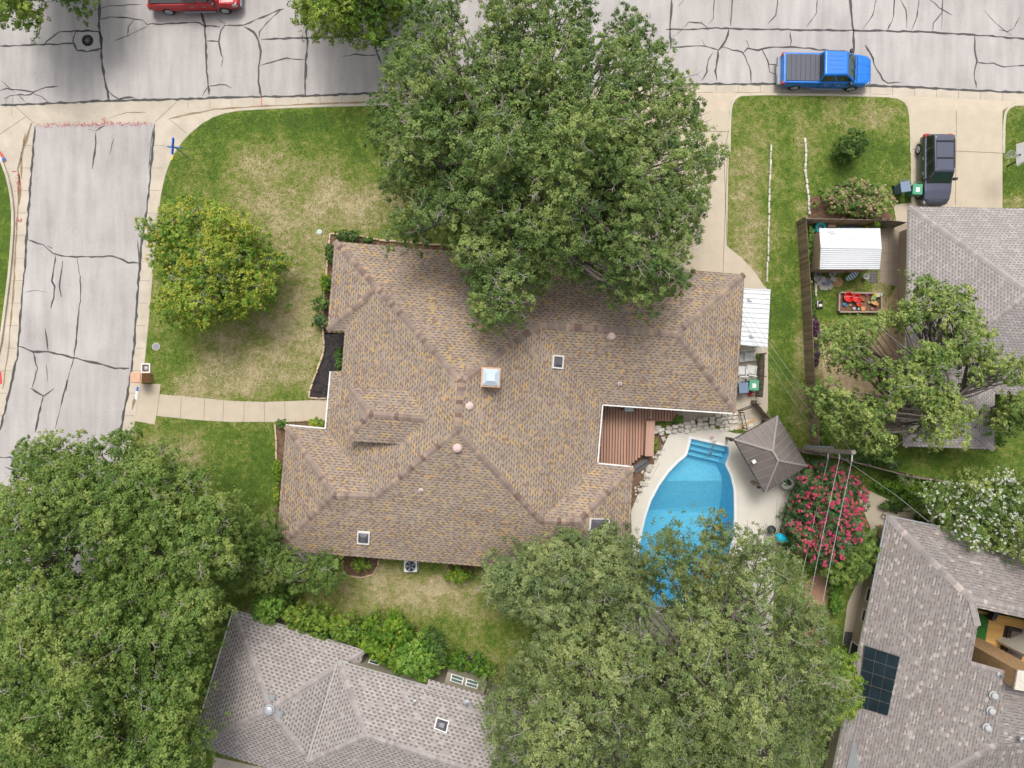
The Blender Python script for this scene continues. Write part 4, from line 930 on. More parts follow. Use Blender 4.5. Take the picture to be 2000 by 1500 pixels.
for i, (px, py, s_, lb) in enumerate([(1283,838,.62,'round pale boulder at the deck corner'),(1268,915,.5,'pale angular boulder south of the deck'),(1262,928,.45,'tan boulder below the pale angular one'),(1255,945,.42,'white boulder beside the pool deck curve'),(1305,836,.36,'small white boulder near the stone wall'),(1296,858,.34,'small tan boulder at the pool deck edge'),(1284,885,.34,'flat cream boulder midway along the gravel bed'),(1250,958,.30,'small cream boulder low on the gravel bed')]):
    mb = MB(); c = P(px, py, .2); stone(mb, (c.x, c.y, .2), s_, s_*.8, .36, i, i*3+1, .35); tag(mb.build('boulder', M_boulder if i % 2 else M_lime, None, origin=(c.x,c.y,.12)), lb, 'boulder', 'boulders along the pool bed')
mb = MB(); 
for i in range(60):
    t = random.random(); px = 1240+t*55+random.gauss(0,4); py = 975-t*110+random.gauss(0,6); c = P(px, py, .13); stone(mb, (c.x,c.y,.14), random.uniform(.08,.2), random.uniform(.08,.16), .08, random.random()*3, i, .3)
tag(mb.build('gravel', M_lime, None, origin=(0,0,0)), 'loose pale stones in the bed beside the pool deck', None, None, 'stuff')
# black iron railing
ir = thing('iron_railing', P(1455,825,Z), 'black iron railing with two posts beside the pavilion', 'railing')
a, b = P(1452,808,.9), P(1458,836,.9)
for p in (P(1452,806,1.0), P(1459,838,1.0)):
    mb = MB(); mb.tube([Vector((p.x,p.y,.12)), Vector((p.x,p.y,1.1))], .035, 8); mb.build('post', M_black, ir)
for zz in (1.05,.35):
    mb = MB(); mb.beam(Vector((P(1452,806,1).x,P(1452,806,1).y,zz)), Vector((P(1459,838,1).x,P(1459,838,1).y,zz)), .04, .03); mb.build('rail', M_black, ir)
mb = MB()
for t in (.2,.35,.5,.65,.8):
    p = P(1452,806,1).lerp(P(1459,838,1), t); mb.beam((p.x,p.y,.36), (p.x,p.y,1.04), .02, .02)
mb.build('bars', M_black, ir)
ir2 = thing('iron_railing', P(1465,800,Z), 'black iron railing running toward the wooden gate', 'railing')
a, b = P(1450,802,1.0), P(1484,789,1.0); mb = MB(); mb.beam(a, b, .05, .05); mb.build('rail', M_black, ir2); mb = MB(); mb.beam(a-Vector((0,0,.7)), b-Vector((0,0,.7)), .04, .03); mb.build('rail', M_black, ir2)
for p in (a, b): mb = MB(); mb.tube([Vector((p.x,p.y,.12)), p+Vector((0,0,.08))], .03, 8); mb.build('post', M_black, ir2)
M_oldwood = mat('weathered_wood', (0.24,0.19,0.145), .9, 0, .3, 3, .3, .2, 18, rv=.5); M_oldwood2 = mat('grey_fence_wood', (0.27,0.235,0.20), .9, 0, .3, 2, .3, .2, 18, rv=.6); M_newwood = mat('pine', (0.55,0.36,0.17), .8, 0, .12)
def fence(name, pts, h, lb, m=None, rail=True, ztop_px=True, posts=True, bw=.14, zb=.12):
    """board fence; pts are photo pixels of the TOP line at height h"""
    root = thing(name, P(*pts[0], h) - Vector((0,0,h-zb)), lb, 'fence'); mb = MB(); rm = MB(); q = [P(a, b, h) for a, b in pts]
    for a, b in zip(q, q[1:]):
        L = (b-a).length; d = (b-a).normalized(); sdv = Vector((-d.y, d.x, 0)); k = int(L/bw)
        for i in range(k):
            c = a+d*((i+.5)*L/k); hh = h+random.uniform(-.02,.02); t_ = random.uniform(-.008,.008)
            e_ = d*(L/k*.46); f_ = sdv*.012; c = c+sdv*t_
            mb.hexa([(c-e_-f_).xy.to_3d()+Vector((0,0,zb)), (c+e_-f_).xy.to_3d()+Vector((0,0,zb)), (c+e_+f_).xy.to_3d()+Vector((0,0,zb)), (c-e_+f_).xy.to_3d()+Vector((0,0,zb))],
                    [(c-e_-f_).xy.to_3d()+Vector((0,0,hh)), (c+e_-f_).xy.to_3d()+Vector((0,0,hh)), (c+e_+f_).xy.to_3d()+Vector((0,0,hh)), (c-e_+f_).xy.to_3d()+Vector((0,0,hh))])
        if rail:
            for zz in (.45, h-.35): rm.beam(a.xy.to_3d()+sdv*.05+Vector((0,0,zz)), b.xy.to_3d()+sdv*.05+Vector((0,0,zz)), .05, .09)
        if posts:
            for i in range(int(L/2.4)+1):
                c = a+d*min(L, i*2.4)+sdv*.11; pm = MB(); pm.box(c.x-.045, c.y-.045, zb, c.x+.045, c.y+.045, h-.05); pm.build('post', M_oldwood, root)
    mb.build('boards', m or M_oldwood2, root)
    if rail: rm.build('rail', M_oldwood, root)
    return root
fence('wooden_fence', [(1575,427),(1579,490),(1583,550),(1588,660),(1592,747),(1599,810),(1601,888)], 1.5, 'long weathered board fence between lawn and play yard', mat('brown_fence_wood', (0.27,0.20,0.14), .9, 0, .3, 2, .3, .2, 18, rv=.6))
fence('wooden_fence', [(1575,427),(1650,428),(1740,430),(1772,434)], 1.6, 'grey board fence across the top of the play yard')
fence('wooden_fence', [(1655,900),(1700,911),(1785,933),(1855,943)], 1.4, 'grey slim fence running diagonally below the sparse tree', bw=.12)
fence('wooden_fence', [(1569,884),(1601,888),(1655,900)], 1.6, 'short grey fence behind the utility pole')
fence('wooden_fence', [(1494,690),(1493,735),(1490,776)], 1.5, 'short fence enclosing the stacked chairs and bins', M_oldwood)
fence('wooden_fence', [(1478,786),(1500,812),(1520,836)], 1.3, 'low brown gate panels beside the pavilion', M_oldwood)
mb = MB(); a, b = P(1442,838,.3), P(1475,818,.3); mb.beam(Vector((a.x,a.y,.16)), Vector((b.x,b.y,.16)), .14, .1); tag(mb.build('timber_plank', M_newwood, None, origin=(a.x,a.y,.13)), 'yellow timber plank lying beside the pavilion roof', 'plank')
# ---- pavilion
M_metal = mat('bronze_metal_roof', (0.19,0.16,0.148), .6, .1, .2, 1.5)
M_metal2 = mat('bronze_rib', (0.30,0.265,0.25), .6, .1, .1)
pv = thing('pavilion', P(1480,900,Z), 'brown standing seam pavilion with a hip roof beside the pool', 'pavilion')
ze = 2.55; c4 = [P(1518,811,ze), P(1434,858,ze), P(1493,962,ze), P(1576,913,ze)]; pk = [P(1510,876,3.6), P(1521,897,3.6)]
c4 = [P(1518,812,ze), P(1434,858,ze), P(1494,962,ze), P(1577,910,ze)]
# peak line
ra, rb = P(1509,880,3.65), P(1520,899,3.65)
FA = [(c4[1],c4[0],ra), (c4[2],c4[1],ra,rb), (c4[3],c4[2],rb), (c4[0],c4[3],rb,ra)]
mb = MB()
for f_ in FA: mb.face(f_)
mb.build('roof', M_metal, pv)
mb = MB()
for f_ in FA:
    a, b = f_[0], f_[1]; n_ = (b-a).cross(f_[2]-a).normalized(); n_ = n_ if n_.z > 0 else -n_
    L = (b-a).length; d = (b-a).normalized(); upd = n_.cross(d); upd = upd if upd.z > 0 else -upd
    k = int(L/.42)
    for i in range(1, k):
        p = a+d*(i*L/k); best = 0
        for st in range(1, 90):
            q = p+upd*st*.05; inside = True; m_ = len(f_)
            for j in range(m_):
                e0, e1 = f_[j], f_[(j+1) % m_]; cc_ = (e1-e0).cross(q-e0).dot((b-a).cross(f_[2]-a))
                if cc_ < 0: inside = False; break
            if not inside: break
            best = st
        if best > 1: mb.beam(p+n_*.015, p+upd*best*.05+n_*.015, .035, .03)
for a, b in ((c4[1],ra),(c4[0],ra),(c4[2],rb),(c4[3],rb),(ra,rb)): mb.beam(a+Vector((0,0,.02)), b+Vector((0,0,.02)), .12, .04)
mb.build('seams', M_metal2, pv)
mb = MB()
for i in range(4): a, b = c4[i], c4[(i+1) % 4]; mb.beam(a-Vector((0,0,.11)), b-Vector((0,0,.11)), .05, .18)
mb.build('fascia', mat('dark_bronze', (.07,.06,.055), .6), pv)
cc = sum(c4, Vector((0,0,0)))/4
for p in c4:
    q = p+(cc-p)*.13; mb = MB(); mb.box(q.x-.08, q.y-.08, .12, q.x+.08, q.y+.08, ze-.1); mb.build('post', M_oldwood, pv)
mb = MB(); p = P(1474,902,3.2); mb.obox((p.x,p.y,2.98), .22,.2,.14, rad(30)); mb.build('roof_vent', M_trim, pv)
for (px, py, lb) in ((1425,859,'black tipped tiki torch left of the pavilion'),(1981,950,None),(1979,951,None)):
    if lb is None: continue
for (px, py, lb) in ((1428,859,'small lamp post at the west corner of the pavilion'),(1482,951,'small lamp post at the south corner of the pavilion')):
    t = thing('torch', P(px, py, Z), lb, 'torch', 'torches at the pavilion corners'); c = P(px, py, 1.2)
    mb = MB(); mb.tube([(c.x,c.y,.13),(c.x,c.y,1.1)], .02, 6); mb.build('pole', M_newwood, t); mb = MB(); mb.lathe((c.x,c.y,1.1), [(.04,0),(.11,.05),(.11,.14),(.05,.2),(.03,.28)], 12); mb.build('burner', M_black, t)
tb = thing('patio_table', P(1540,945,Z), 'round white table at the south corner of the pavilion', 'table'); c = P(1538,944,.6)
mb = MB(); mb.lathe((c.x,c.y,.56), [(.36,0),(.39,.02),(.39,.05),(.37,.06)], 26); mb.build('tabletop', M_trim, tb); mb = MB(); mb.lathe((c.x,c.y,.13), [(.22,0),(.2,.03),(.04,.06),(.04,.43)], 14); mb.build('pedestal', M_trim, tb)
mb = MB(); stone(mb, (c.x+.05,c.y+.08,.72), .2,.34,.2,.5,3,.3); tag(mb.build('pot_stand', M_black, None, origin=(c.x,c.y,.62)), 'dark pot standing on the round white table', 'pot')
gl_ = thing('kettle_grill', P(1507,1036,Z), 'round black covered kettle grill on the pool deck', 'grill'); c = P(1507,1035,.8)
mb = MB(); mb.lathe((c.x,c.y,.55), [(.05,0),(.2,.05),(.28,.18),(.29,.2)], 24); mb.build('bowl', M_black, gl_); mb = MB(); mb.lathe((c.x,c.y,.752), [(.29,0),(.26,.1),(.15,.19),(.02,.22)], 24); mb.lathe((c.x,c.y,.97), [(.02,0),(.05,.02),(.05,.05)], 10); mb.build('lid', mat('lid_black', (.03,.035,.04), .35), gl_, smooth=False)
for k in range(3): a = k*2.09; mb = MB(); mb.tube([(c.x+math.cos(a)*.1,c.y+math.sin(a)*.1,.6),(c.x+math.cos(a)*.3,c.y+math.sin(a)*.3,.13)], .014, 6); mb.build('leg', M_grey, gl_)
um = thing('patio_umbrella', P(1525,1050,Z), 'folded teal umbrella leaning over the brick edging', 'umbrella'); a, b = P(1516,1046,1.3), P(1541,1058,1.0)
mb = MB(); mb.tube([a, a.lerp(b,.2), a.lerp(b,.45), a.lerp(b,.75), b], [.10,.26,.29,.17,.03], 10); mb.build('canopy', mat('teal_cloth', (0.0,0.42,0.60), .8, 0, .15, 4), um)
mb = MB(); mb.tube([P(1508,1034,.2), a], .025, 6); mb.build('pole', M_grey, um)
# ---- metal lean-to roof on the house side
M_whitemetal = mat('white_metal', (0.70,0.71,0.73), .5, 0, .05)
M_whitegroove = mat('white_metal_groove', (0.42,0.43,0.46), .5, .1, .03)
lt = thing('metal_awning', P(1478,620,Z), 'white ribbed metal awning against the east wall of the house', 'awning')
A0, A1, B1, B0 = P(1453,563,2.5), P(1505,565,2.3), P(1499,679,2.3), P(1446,674,2.5)
def ribbed(root, A0, A1, B1, B0, n, name='roof_sheet', h=.05, m=None, rib=.25):
    """sheet from edge A (A0-A1) to edge B, ribs parallel to A"""
    up = Vector((0,0,1)); mb = MB(); dn = up*.03
    mb.hexa([A0-dn, A1-dn, B1-dn, B0-dn], [A0, A1, B1, B0]); s = mb.build(name, m or M_whitemetal, root); mb = MB()
    for i in range(n+1):
        t = min(.985, max(.015, i/n)); p, q = A0.lerp(B0, t), A1.lerp(B1, t); d = (B0-A0).normalized()*(B0-A0).length/n*rib/2
        mb.add([p-d, q-d, q+d, p+d, p-d*.5+up*h, q-d*.5+up*h, q+d*.5+up*h, p+d*.5+up*h], [(0,1,5,4),(1,2,6,5),(2,3,7,6),(3,0,4,7),(4,5,6,7)])
        g = d*1.15; mb.add([p-g*1.4+up*.002, q-g*1.4+up*.002, q-g+up*.002, p-g+up*.002], [(0,1,2,3)], 1)
    mb.build('ribs', [m or M_whitemetal, M_whitegroove], root)
ribbed(lt, A0, A1, B1, B0, 12)
for px, py in ((1500,570),(1496,674)): p = P(px, py, 2.3); mb = MB(); mb.box(p.x-.05,p.y-.05,.12,p.x+.05,p.y+.05,2.26); mb.build('post', M_trim, lt)
mb = MB(); 
for px, py, s_ in ((1463,586,.22),(1467,657,.18)):
    p = P(px, py, 2.5); mb.add([p+Vector((-s_*.5,s_*.8,.0)), p+Vector((s_,-s_*.6,0)), p+Vector((-s_*.5,-s_*.5,0))], [(0,1,2)])
mb.build('patch', M_greym, lt)
# ---- shed
sh = thing('garden_shed', P(1660,490,Z), 'tan garden shed with a white corrugated roof', 'shed'); zr = 2.6; ze_ = 2.2
e = [P(1600,446,ze_), P(1719,446,ze_), P(1718,526,ze_), P(1601,526,ze_)]; r0, r1 = P(1603,484,zr), P(1722,486,zr)
w4 = inset([(p.x,p.y) for p in e], .12); mb = MB(); mb.prism(w4, .12, 2.12)
for s0, s1, rr in ((0,3,r0),(1,2,r1)):
    a, b = w4[s0], w4[s1]; mb.face([(a[0],a[1],2.12),(b[0],b[1],2.12),(rr.x+(.13 if s0 == 0 else -.13),rr.y,zr-.05)])
mb.build('wall', mat('shed_tan', (.46,.33,.22), .8, 0, .1), sh)
ribbed(sh, e[0], e[1], r1, r0, 9, h=.03, rib=.3); ribbed(sh, e[3], e[2], r1-Vector((0,.001,0)), r0-Vector((0,.001,0)), 10, h=.03, rib=.3)
mb = MB(); a, b = w4[3], w4[2]; mb.box(a[0]+.5, a[1]-.07, 1.55, b[0]-.9, a[1]-.004, 2.1); mb.build('red_board', mat('red_paint', (.45,.10,.07), .7, 0, .2), sh)
mb = MB(); mb.box(a[0]+1.3, a[1]-.045, .14, a[0]+2.2, a[1]-.005, 1.95); dr_ = mb.build('door', M_tan, sh); mb = MB(); mb.box(a[0]+2.05, a[1]-.09, 1.0, a[0]+2.1, a[1]-.046, 1.15); mb.build('handle', M_black, dr_)
mb = MB()
for (x, y, l) in ((1622,453,13),(1625,457,10),(1627,461,6)): p, q = P(x-l/2,y,2.27), P(x+l/2,y,2.27); mb.beam(p+Vector((0,0,.06)), q+Vector((0,0,.06)), .025, .01)
mb.build('rust_marks', M_greym, sh)
# ================================================================ VEHICLES
M_tyre = mat('tyre', (0.02,0.02,0.02), .85, 0, .2); M_rim = mat('rim', (0.45,0.45,0.46), .4, .1, .1); M_chrome = mat('chrome', (0.24,0.27,0.31), .4, .1, .05)
M_carglass = mat('car_glass', (0.012,0.045,0.04), .04, 0, .3, 1.5, 0, .9); M_sideglass = mat('side_glass', (0.01,0.015,0.018), .06, 0, .2, 2, 0, .9)
M_tail = mat('tail_red', (0.42,0.03,0.015), .2, 0, .1); M_head = mat('head_lamp', (0.34,0.36,0.38), .2, 0, .1)
def lerp(a, b, t): return a+(b-a)*t
def body_loft(mb, secs, mi=0):
    """secs: (x, halfwidth, zbottom, zshoulder, ztop, topinset)"""
    rings = []
    for (x, w, zb, zs, zt, ti) in secs:
        half = [(w*.90, zb), (w, zb+.12), (w*1.0, lerp(zb, zs, .6)), (w*.985, zs), (w-ti*.4, lerp(zs, zt, .72)), (w-ti, zt), (w*.45, zt+.015)]
        rings.append([(x, -y, z) for y, z in half]+[(x, y, z) for y, z in half[::-1]])
    mb.loft(rings, mi, True)
def quad_pane(mb, q, m0=.06, m1=.06, off=.008, mi=0):
    q = [Vector(p) for p in q]; n = (q[1]-q[0]).cross(q[3]-q[0]).normalized()
    f = lambda s, t: (q[0].lerp(q[1], s)).lerp(q[3].lerp(q[2], s), t)+n*off
    mb.face([f(m0,m1), f(1-m0,m1), f(1-m0,1-m1), f(m0,1-m1)], mi)
def wheel(root, x, y, r, w, side):
    mb = MB(); mb.lathe((x, y-w/2, r), [(r*.6,0),(r*.93,0),(r,.04),(r,w-.04),(r*.93,w),(r*.6,w)], 26, axis='y', caps=True)
    t = mb.build('tyre', M_tyre, root, local=True)
    mb = MB(); yy = y+side*(w/2+.002) ; 
    mb.lathe((x, yy-.01, r), [(r*.60,0),(r*.60,.02)], 24, axis='y')
    for k in range(5):
        a = k*2*math.pi/5; mb.beam((x, yy+side*.012, r), (x+math.cos(a)*r*.56, yy+side*.012, r+math.sin(a)*r*.56), .07, .03)
    mb.lathe((x, yy+side*.005, r), [(r*.14,0),(r*.14,side*.02)], 12, axis='y'); mb.build('rim', M_rim, t, local=True)
def flip_check(q, c):  # order so the normal points away from c
    q = [Vector(p) for p in q]; n = (q[1]-q[0]).cross(q[3]-q[0])
    return q if n.dot(sum(q, Vector((0,0,0)))/4-Vector(c)) > 0 else q[::-1]
def cabin(root, base, top, zb, zt, paint, splits, front='windshield', roofname='cab'):
    """base/top: (x_rear, x_front, halfwidth_rear, halfwidth_front)"""
    B = [(base[0],-base[2],zb),(base[1],-base[3],zb),(base[1],base[3],zb),(base[0],base[2],zb)]
    T = [(top[0],-top[2],zt),(top[1],-top[3],zt),(top[1],top[3],zt),(top[0],top[2],zt)]
    mb = MB(); C_ = [(B[i][0]*.0+T[i][0], T[i][1]*.96, zt+.0) for i in range(4)]
    mid = [Vector(B[i]).lerp(Vector(T[i]), .88) for i in range(4)]
    crown = [(T[0][0]+.08, T[0][1]*.90, zt+.05),(T[1][0]-.08, T[1][1]*.90, zt+.05),(T[2][0]-.08, T[2][1]*.90, zt+.05),(T[3][0]+.08, T[3][1]*.90, zt+.05)]
    mb.loft([B, mid, T, crown], 0, True); cab = mb.build(roofname, paint, root, local=True, bevel=.04)
    c = ((base[0]+base[1])/2, 0, (zb+zt)/2)
    mb = MB(); quad_pane(mb, flip_check([B[1],B[2],T[2],T[1]], c), .05, .07, .012); mb.build('windshield', M_carglass, root, local=True)
    mb = MB(); quad_pane(mb, flip_check([B[0],B[3],T[3],T[0]], c), .08, .14, .012); mb.build('rear_window', M_carglass, root, local=True)
    for s_ in (0, 1):
        b0, b1 = (B[0], B[1]) if s_ == 0 else (B[3], B[2]); t0, t1 = (T[0], T[1]) if s_ == 0 else (T[3], T[2])
        b0, b1, t0, t1 = map(Vector, (b0, b1, t0, t1))
        for (u0, u1) in splits:
            q = [b0.lerp(b1, u0), b0.lerp(b1, u1), t0.lerp(t1, u1), t0.lerp(t1, u0)]
            mb = MB(); quad_pane(mb, flip_check(q, c), .05, .16, .012); mb.build('side_window', M_sideglass, root, local=True)
    return cab
def mirror(root, x, y, z, s):
    mb = MB(); mb.box(x-.06, min(y, y+s*.24), z, x+.10, max(y, y+s*.24), z+.22); mb.build('side_mirror', M_black, root, local=True, bevel=.03)
def pickup(loc, rz, paint, label, cover, name='pickup_truck', cov_m=None):
    t = thing(name, loc, label, 'pickup truck', None, rz)
    # x forward, L 5.85
    mb = MB(); body_loft(mb, [(-2.80,.93,.50,.92,1.02,.05),(-2.74,.98,.42,1.0,1.10,.05),(-2.0,.99,.38,1.02,1.12,.05),(-.6,.99,.36,1.02,1.12,.05),(.9,.99,.36,1.0,1.12,.08),(1.45,.985,.36,.98,1.12,.12),(2.1,.97,.38,.95,1.06,.16),(2.6,.93,.40,.88,.98,.20),(2.85,.84,.44,.80,.88,.22),(2.93,.74,.48,.72,.78,.2)])
    mb.build('body', paint, t, local=True, smooth=False, bevel=.025)
    mb = MB()
    if cover:
        mb.box(-2.62,-.84,1.12,-.50,.84,1.165); mb2 = MB()
        for k in range(1, 7): x = -2.62+k*.303; mb2.box(x-.012,-.82,1.166,x+.012,.82,1.176)
        b = mb.build('bed_cover', cov_m, t, local=True, bevel=.015); mb2.build('cover_seam', M_black, b, local=True)
    else:
        mb.box(-2.60,-.82,1.121,-.52,.82,1.135); mb.build('bed_liner', mat('bed_liner', (.045,.045,.05), .8), t, local=True)
        mb = MB(); mb.box(-2.62,-.86,1.12,-.50,-.80,1.19); mb.box(-2.62,.80,1.12,-.50,.86,1.19); mb.box(-2.66,-.86,1.12,-2.6,.86,1.2); mb.build('bed_rail', M_black, t, local=True, bevel=.01)
    cabin(t, (-.50,1.80,.90,.86), (-.50,.98,.78,.74), 1.10, 1.80, paint, [(.03,.46),(.50,.93)])
    mb = MB()
    for y in (-.42,-.14,.14,.42): mb.box(-.25,y-.015,1.85,.75,y+.015,1.862)
    mb.build('roof_rib', paint, t, local=True)
    mb = MB(); mb.beam((1.9,-.34,1.10),(2.75,-.24,.965),.05,.03); mb.beam((1.9,.34,1.10),(2.75,.24,.965),.05,.03); mb.build('hood_ridge', paint, t, local=True)
    mb = MB(); mb.box(-.1,-.2,1.845,.0,.2,1.858)
    for s_ in (-1, 1):
        mirror(t, 1.42, s_*.93, 1.12, s_)
        wheel(t, -1.78, s_*.86, .39, .27, s_); wheel(t, 1.86, s_*.86, .39, .27, s_)
        mb = MB(); mb.box(-.75, min(s_*.97,s_*1.10), .40, 1.25, max(s_*.97,s_*1.10), .47); mb.build('running_board', M_chrome, t, local=True, bevel=.01)
        mb = MB(); mb.box(-2.83, min(s_*.80,s_*1.0), .75, -2.62, max(s_*.80,s_*1.0), 1.06); mb.build('tail_light', M_tail, t, local=True, bevel=.02)
        mb = MB(); mb.hexa([(2.55,s_*.70,.72),(2.86,s_*.70,.72),(2.80,s_*.92,.72),(2.50,s_*.96,.72)] if s_ > 0 else [(2.50,-.96,.72),(2.80,-.92,.72),(2.86,-.70,.72),(2.55,-.70,.72)],
                           [(2.55,s_*.70,.92),(2.80,s_*.70,.92),(2.72,s_*.90,.92),(2.50,s_*.93,.92)] if s_ > 0 else [(2.50,-.93,.92),(2.72,-.90,.92),(2.80,-.70,.92),(2.55,-.70,.92)]); mb.build('headlight', M_head, t, local=True, bevel=.01)
        for x in (-.15,.65): mb = MB(); mb.box(x, min(s_*.985,s_*1.02), .90, x+.22, max(s_*.985,s_*1.02), .94); mb.build('door_handle', M_chrome, t, local=True)
    mb = MB(); mb.box(-3.0,-.90,.42,-2.78,.90,.68); mb.build('rear_bumper', M_chrome, t, local=True, bevel=.03)
    mb = MB(); mb.box(2.86,-.82,.38,3.0,.82,.62); mb.build('front_bumper', M_chrome, t, local=True, bevel=.04)
    mb = MB()
    for s_ in (-1, 1):
        for x in (-.42,.42,1.36): mb.box(x, min(s_*.97,s_*1.002), .48, x+.018, max(s_*.97,s_*1.002), 1.06)
        mb.box(-.42, min(s_*.97,s_*1.002), .46, 1.37, max(s_*.97,s_*1.002), .478)
    mb.box(1.88,-.80,1.02,1.90,.80,1.135); mb.build('panel_gap', M_black, t, local=True)
    mb = MB(); mb.box(-3.012,-.26,.5,-3.0,.26,.63); mb.build('plate', M_trim, t, local=True)
    mb = MB(); mb.tube([(1.74,-.70,1.19),(1.40,-.2,1.50)], .012, 5); mb.tube([(1.76,.0,1.20),(1.42,.5,1.48)], .012, 5); mb.build('wiper', M_black, t, local=True)
    return t
def paint(name, c, rough=.4): return mat(name, c, rough, 0, .04, 2, 0, .5, 40, 0, .35)
p = P(1613,136,.9); pickup((p.x,p.y,.012), rad(-1), paint('blue_paint', (0.001,0.165,0.62)), 'bright blue pickup with a grey folding bed cover parked on the street', True, cov_m=mat('grey_cover', (0.105,0.11,0.135), .8, 0, .1))
p = P(376,-16,.9); pickup((p.x,p.y,.012), rad(1), paint('red_paint_car', (0.42,0.008,0.012)), 'glossy red pickup with an open black bed at the top edge', False)
# SUV, nose toward the bottom of the picture
def suv(loc, rz, paint_m, label, name='parked_car', cat='car'):
    t = thing(name, loc, label, cat, None, rz)
    mb = MB(); body_loft(mb, [(-2.22,.74,.42,.80,.92,.12),(-2.12,.86,.34,.88,1.0,.10),(-1.6,.90,.30,.92,1.02,.08),(0,.91,.28,.93,1.02,.08),(.8,.91,.28,.92,1.02,.10),(1.4,.89,.30,.88,.97,.14),(1.9,.84,.32,.80,.88,.18),(2.15,.74,.36,.70,.78,.2),(2.24,.62,.42,.62,.68,.18)])
    mb.build('body', paint_m, t, local=True, bevel=.03)
    cabin(t, (-2.10,.98,.80,.80), (-1.92,.40,.65,.62), 1.0, 1.62, paint_m, [(.02,.28),(.31,.60),(.63,.93)], roofname='roof')
    for s_ in (-1, 1):
        mb = MB(); mb.tube([(-1.65,s_*.57,1.66),(-1.6,s_*.57,1.73),(.15,s_*.56,1.73),(.25,s_*.56,1.66)], .02, 6); mb.build('roof_rail', M_black, t, local=True)
        mirror(t, .68, s_*.86, 1.0, s_); wheel(t, -1.42, s_*.80, .35, .23, s_); wheel(t, 1.45, s_*.80, .35, .23, s_)
        mb = MB(); mb.box(-2.2, min(s_*.62,s_*.88), .80, -1.98, max(s_*.62,s_*.88), 1.04); mb.build('tail_light', M_tail, t, local=True, bevel=.02)
        mb = MB(); mb.box(1.92, min(s_*.52,s_*.80), .62, 2.16, max(s_*.52,s_*.80), .76); mb.build('headlight', M_head, t, local=True, bevel=.03)
        for x in (-.75,.2): mb = MB(); mb.box(x, min(s_*.905,s_*.935), .86, x+.18, max(s_*.905,s_*.935), .89); mb.build('door_handle', M_chrome, t, local=True)
    for x in (-1.5,-.45): mb = MB(); mb.beam((x,-.57,1.745),(x,.57,1.745),.05,.03); mb.build('cross_bar', M_black, t, local=True)
    mb = MB()
    for y in (-.3,-.1,.1,.3): mb.box(-1.6,y-.012,1.668,.25,y+.012,1.678)
    mb.build('roof_rib', paint_m, t, local=True)
    mb = MB(); mb.beam((1.3,-.35,1.0),(2.05,-.18,.82),.03,.02); mb.beam((1.3,.35,1.0),(2.05,.18,.82),.03,.02); mb.build('hood_ridge', paint_m, t, local=True)
    mb = MB(); mb.box(2.18,-.42,.46,2.27,.42,.66); mb.build('grille', M_black, t, local=True, bevel=.02)
    mb = MB(); mb.box(-2.30,-.26,.60,-2.22,.26,.72); mb.build('plate', M_trim, t, local=True)
    return t
p = P(1829,331,.9); suv((p.x,p.y,.124), rad(-90), mat('black_paint', (0.09,0.10,0.145), .25, .65, .04, 2, 0, 1.0, 40, 0, 1.0), 'black car with roof racks parked nose down on the right driveway')
p = P(8,1408,.9); suv((p.x,p.y,.012), rad(60), paint('silver_blue', (0.5,0.56,0.62), .3), 'pale silver car glimpsed under the trees at the left edge')

# ================================================================ STREET THINGS
t = thing('street_sign', P(372,311,.12), 'blue crossed street name blades on a thin pole at the corner', 'street sign')
b0, t0 = P(372,311,.12), P(340,287,2.25); t0 = Vector((b0.x-.02,b0.y+.02,2.2)) if False else t0
mb = MB(); mb.tube([b0, Vector((t0.x,t0.y,2.2))], .03, 8); mb.build('pole', M_greym, t)
mb = MB(); mb.beam((t0.x-.03,t0.y-.50,2.42),(t0.x+.03,t0.y+.50,2.42),.06,.20); mb.build('blade', mat('sign_blue', (0.01,0.12,0.62), .4), t)
mb = MB(); mb.beam((t0.x-.45,t0.y+.04,2.20),(t0.x+.45,t0.y-.04,2.20),.05,.18); mb.build('blade', mat('sign_blue2', (0.02,0.18,0.55), .4), t)
mb = MB(); mb.lathe((t0.x,t0.y,2.25), [(.05,0),(.05,.32),(.02,.36)], 10); mb.build('bracket', M_grey, t)
# painted kerb marks
def mark(pts, w, z, m, lb, nm='kerb_marking'):
    mb = MB(); strip_mesh(mb, pts, w, z); tag(mb.build(nm, m, None, origin=(0,0,0)), lb, None, None, 'structure')
M_pb = mat('paint_blue', (0.03,0.12,0.5), .7); M_pr = mat('paint_red', (0.6,0.05,0.06), .7); M_pw = mat('paint_white', (0.8,0.8,0.8), .7)
mark([(-4,292),(8,309)], .10, .139, M_pr, 'red painted stripe on the left kerb'); mark([(-7,296),(3,313)], .10, .139, M_pw, 'white painted stripe on the left kerb'); mark([(4,313),(9,309)], .16, .141, M_pb, 'small blue painted square on the left kerb')
mark([(269,756),(268,764)], .14, .139, M_pb, 'blue painted patch on the kerb by the walk'); mark([(267,764),(265,780)], .14, .139, M_pw, 'white painted house number plate on the kerb')
mark([(337,305),(335,312)], .10, .139, mat('paint_yellow', (.75,.5,.03), .7), 'yellow dab on the corner kerb'); mark([(0,725),(2,750)], .14, .02, M_pr, 'red mark at the left gutter'); mark([(511,192),(510,210)], .05, .02, mat('paint_pink', (.6,.12,.1), .8), 'faint red utility paint stroke across the gutter')
mb = MB()
for pts in ([(266.3,767),(266,771)],[(267,773),(265,773)],[(266,776),(265,779)]): strip_mesh(mb, pts, .02, .1405)
tag(mb.build('kerb_marking', M_black, None, origin=(0,0,0)), 'tiny dark house digits on the white kerb plate', None, None, 'structure')
mh = thing('manhole_cover', P(171,79,.012), 'round iron manhole cover in its sealed square patch', 'manhole cover'); c = P(171,79,.012)
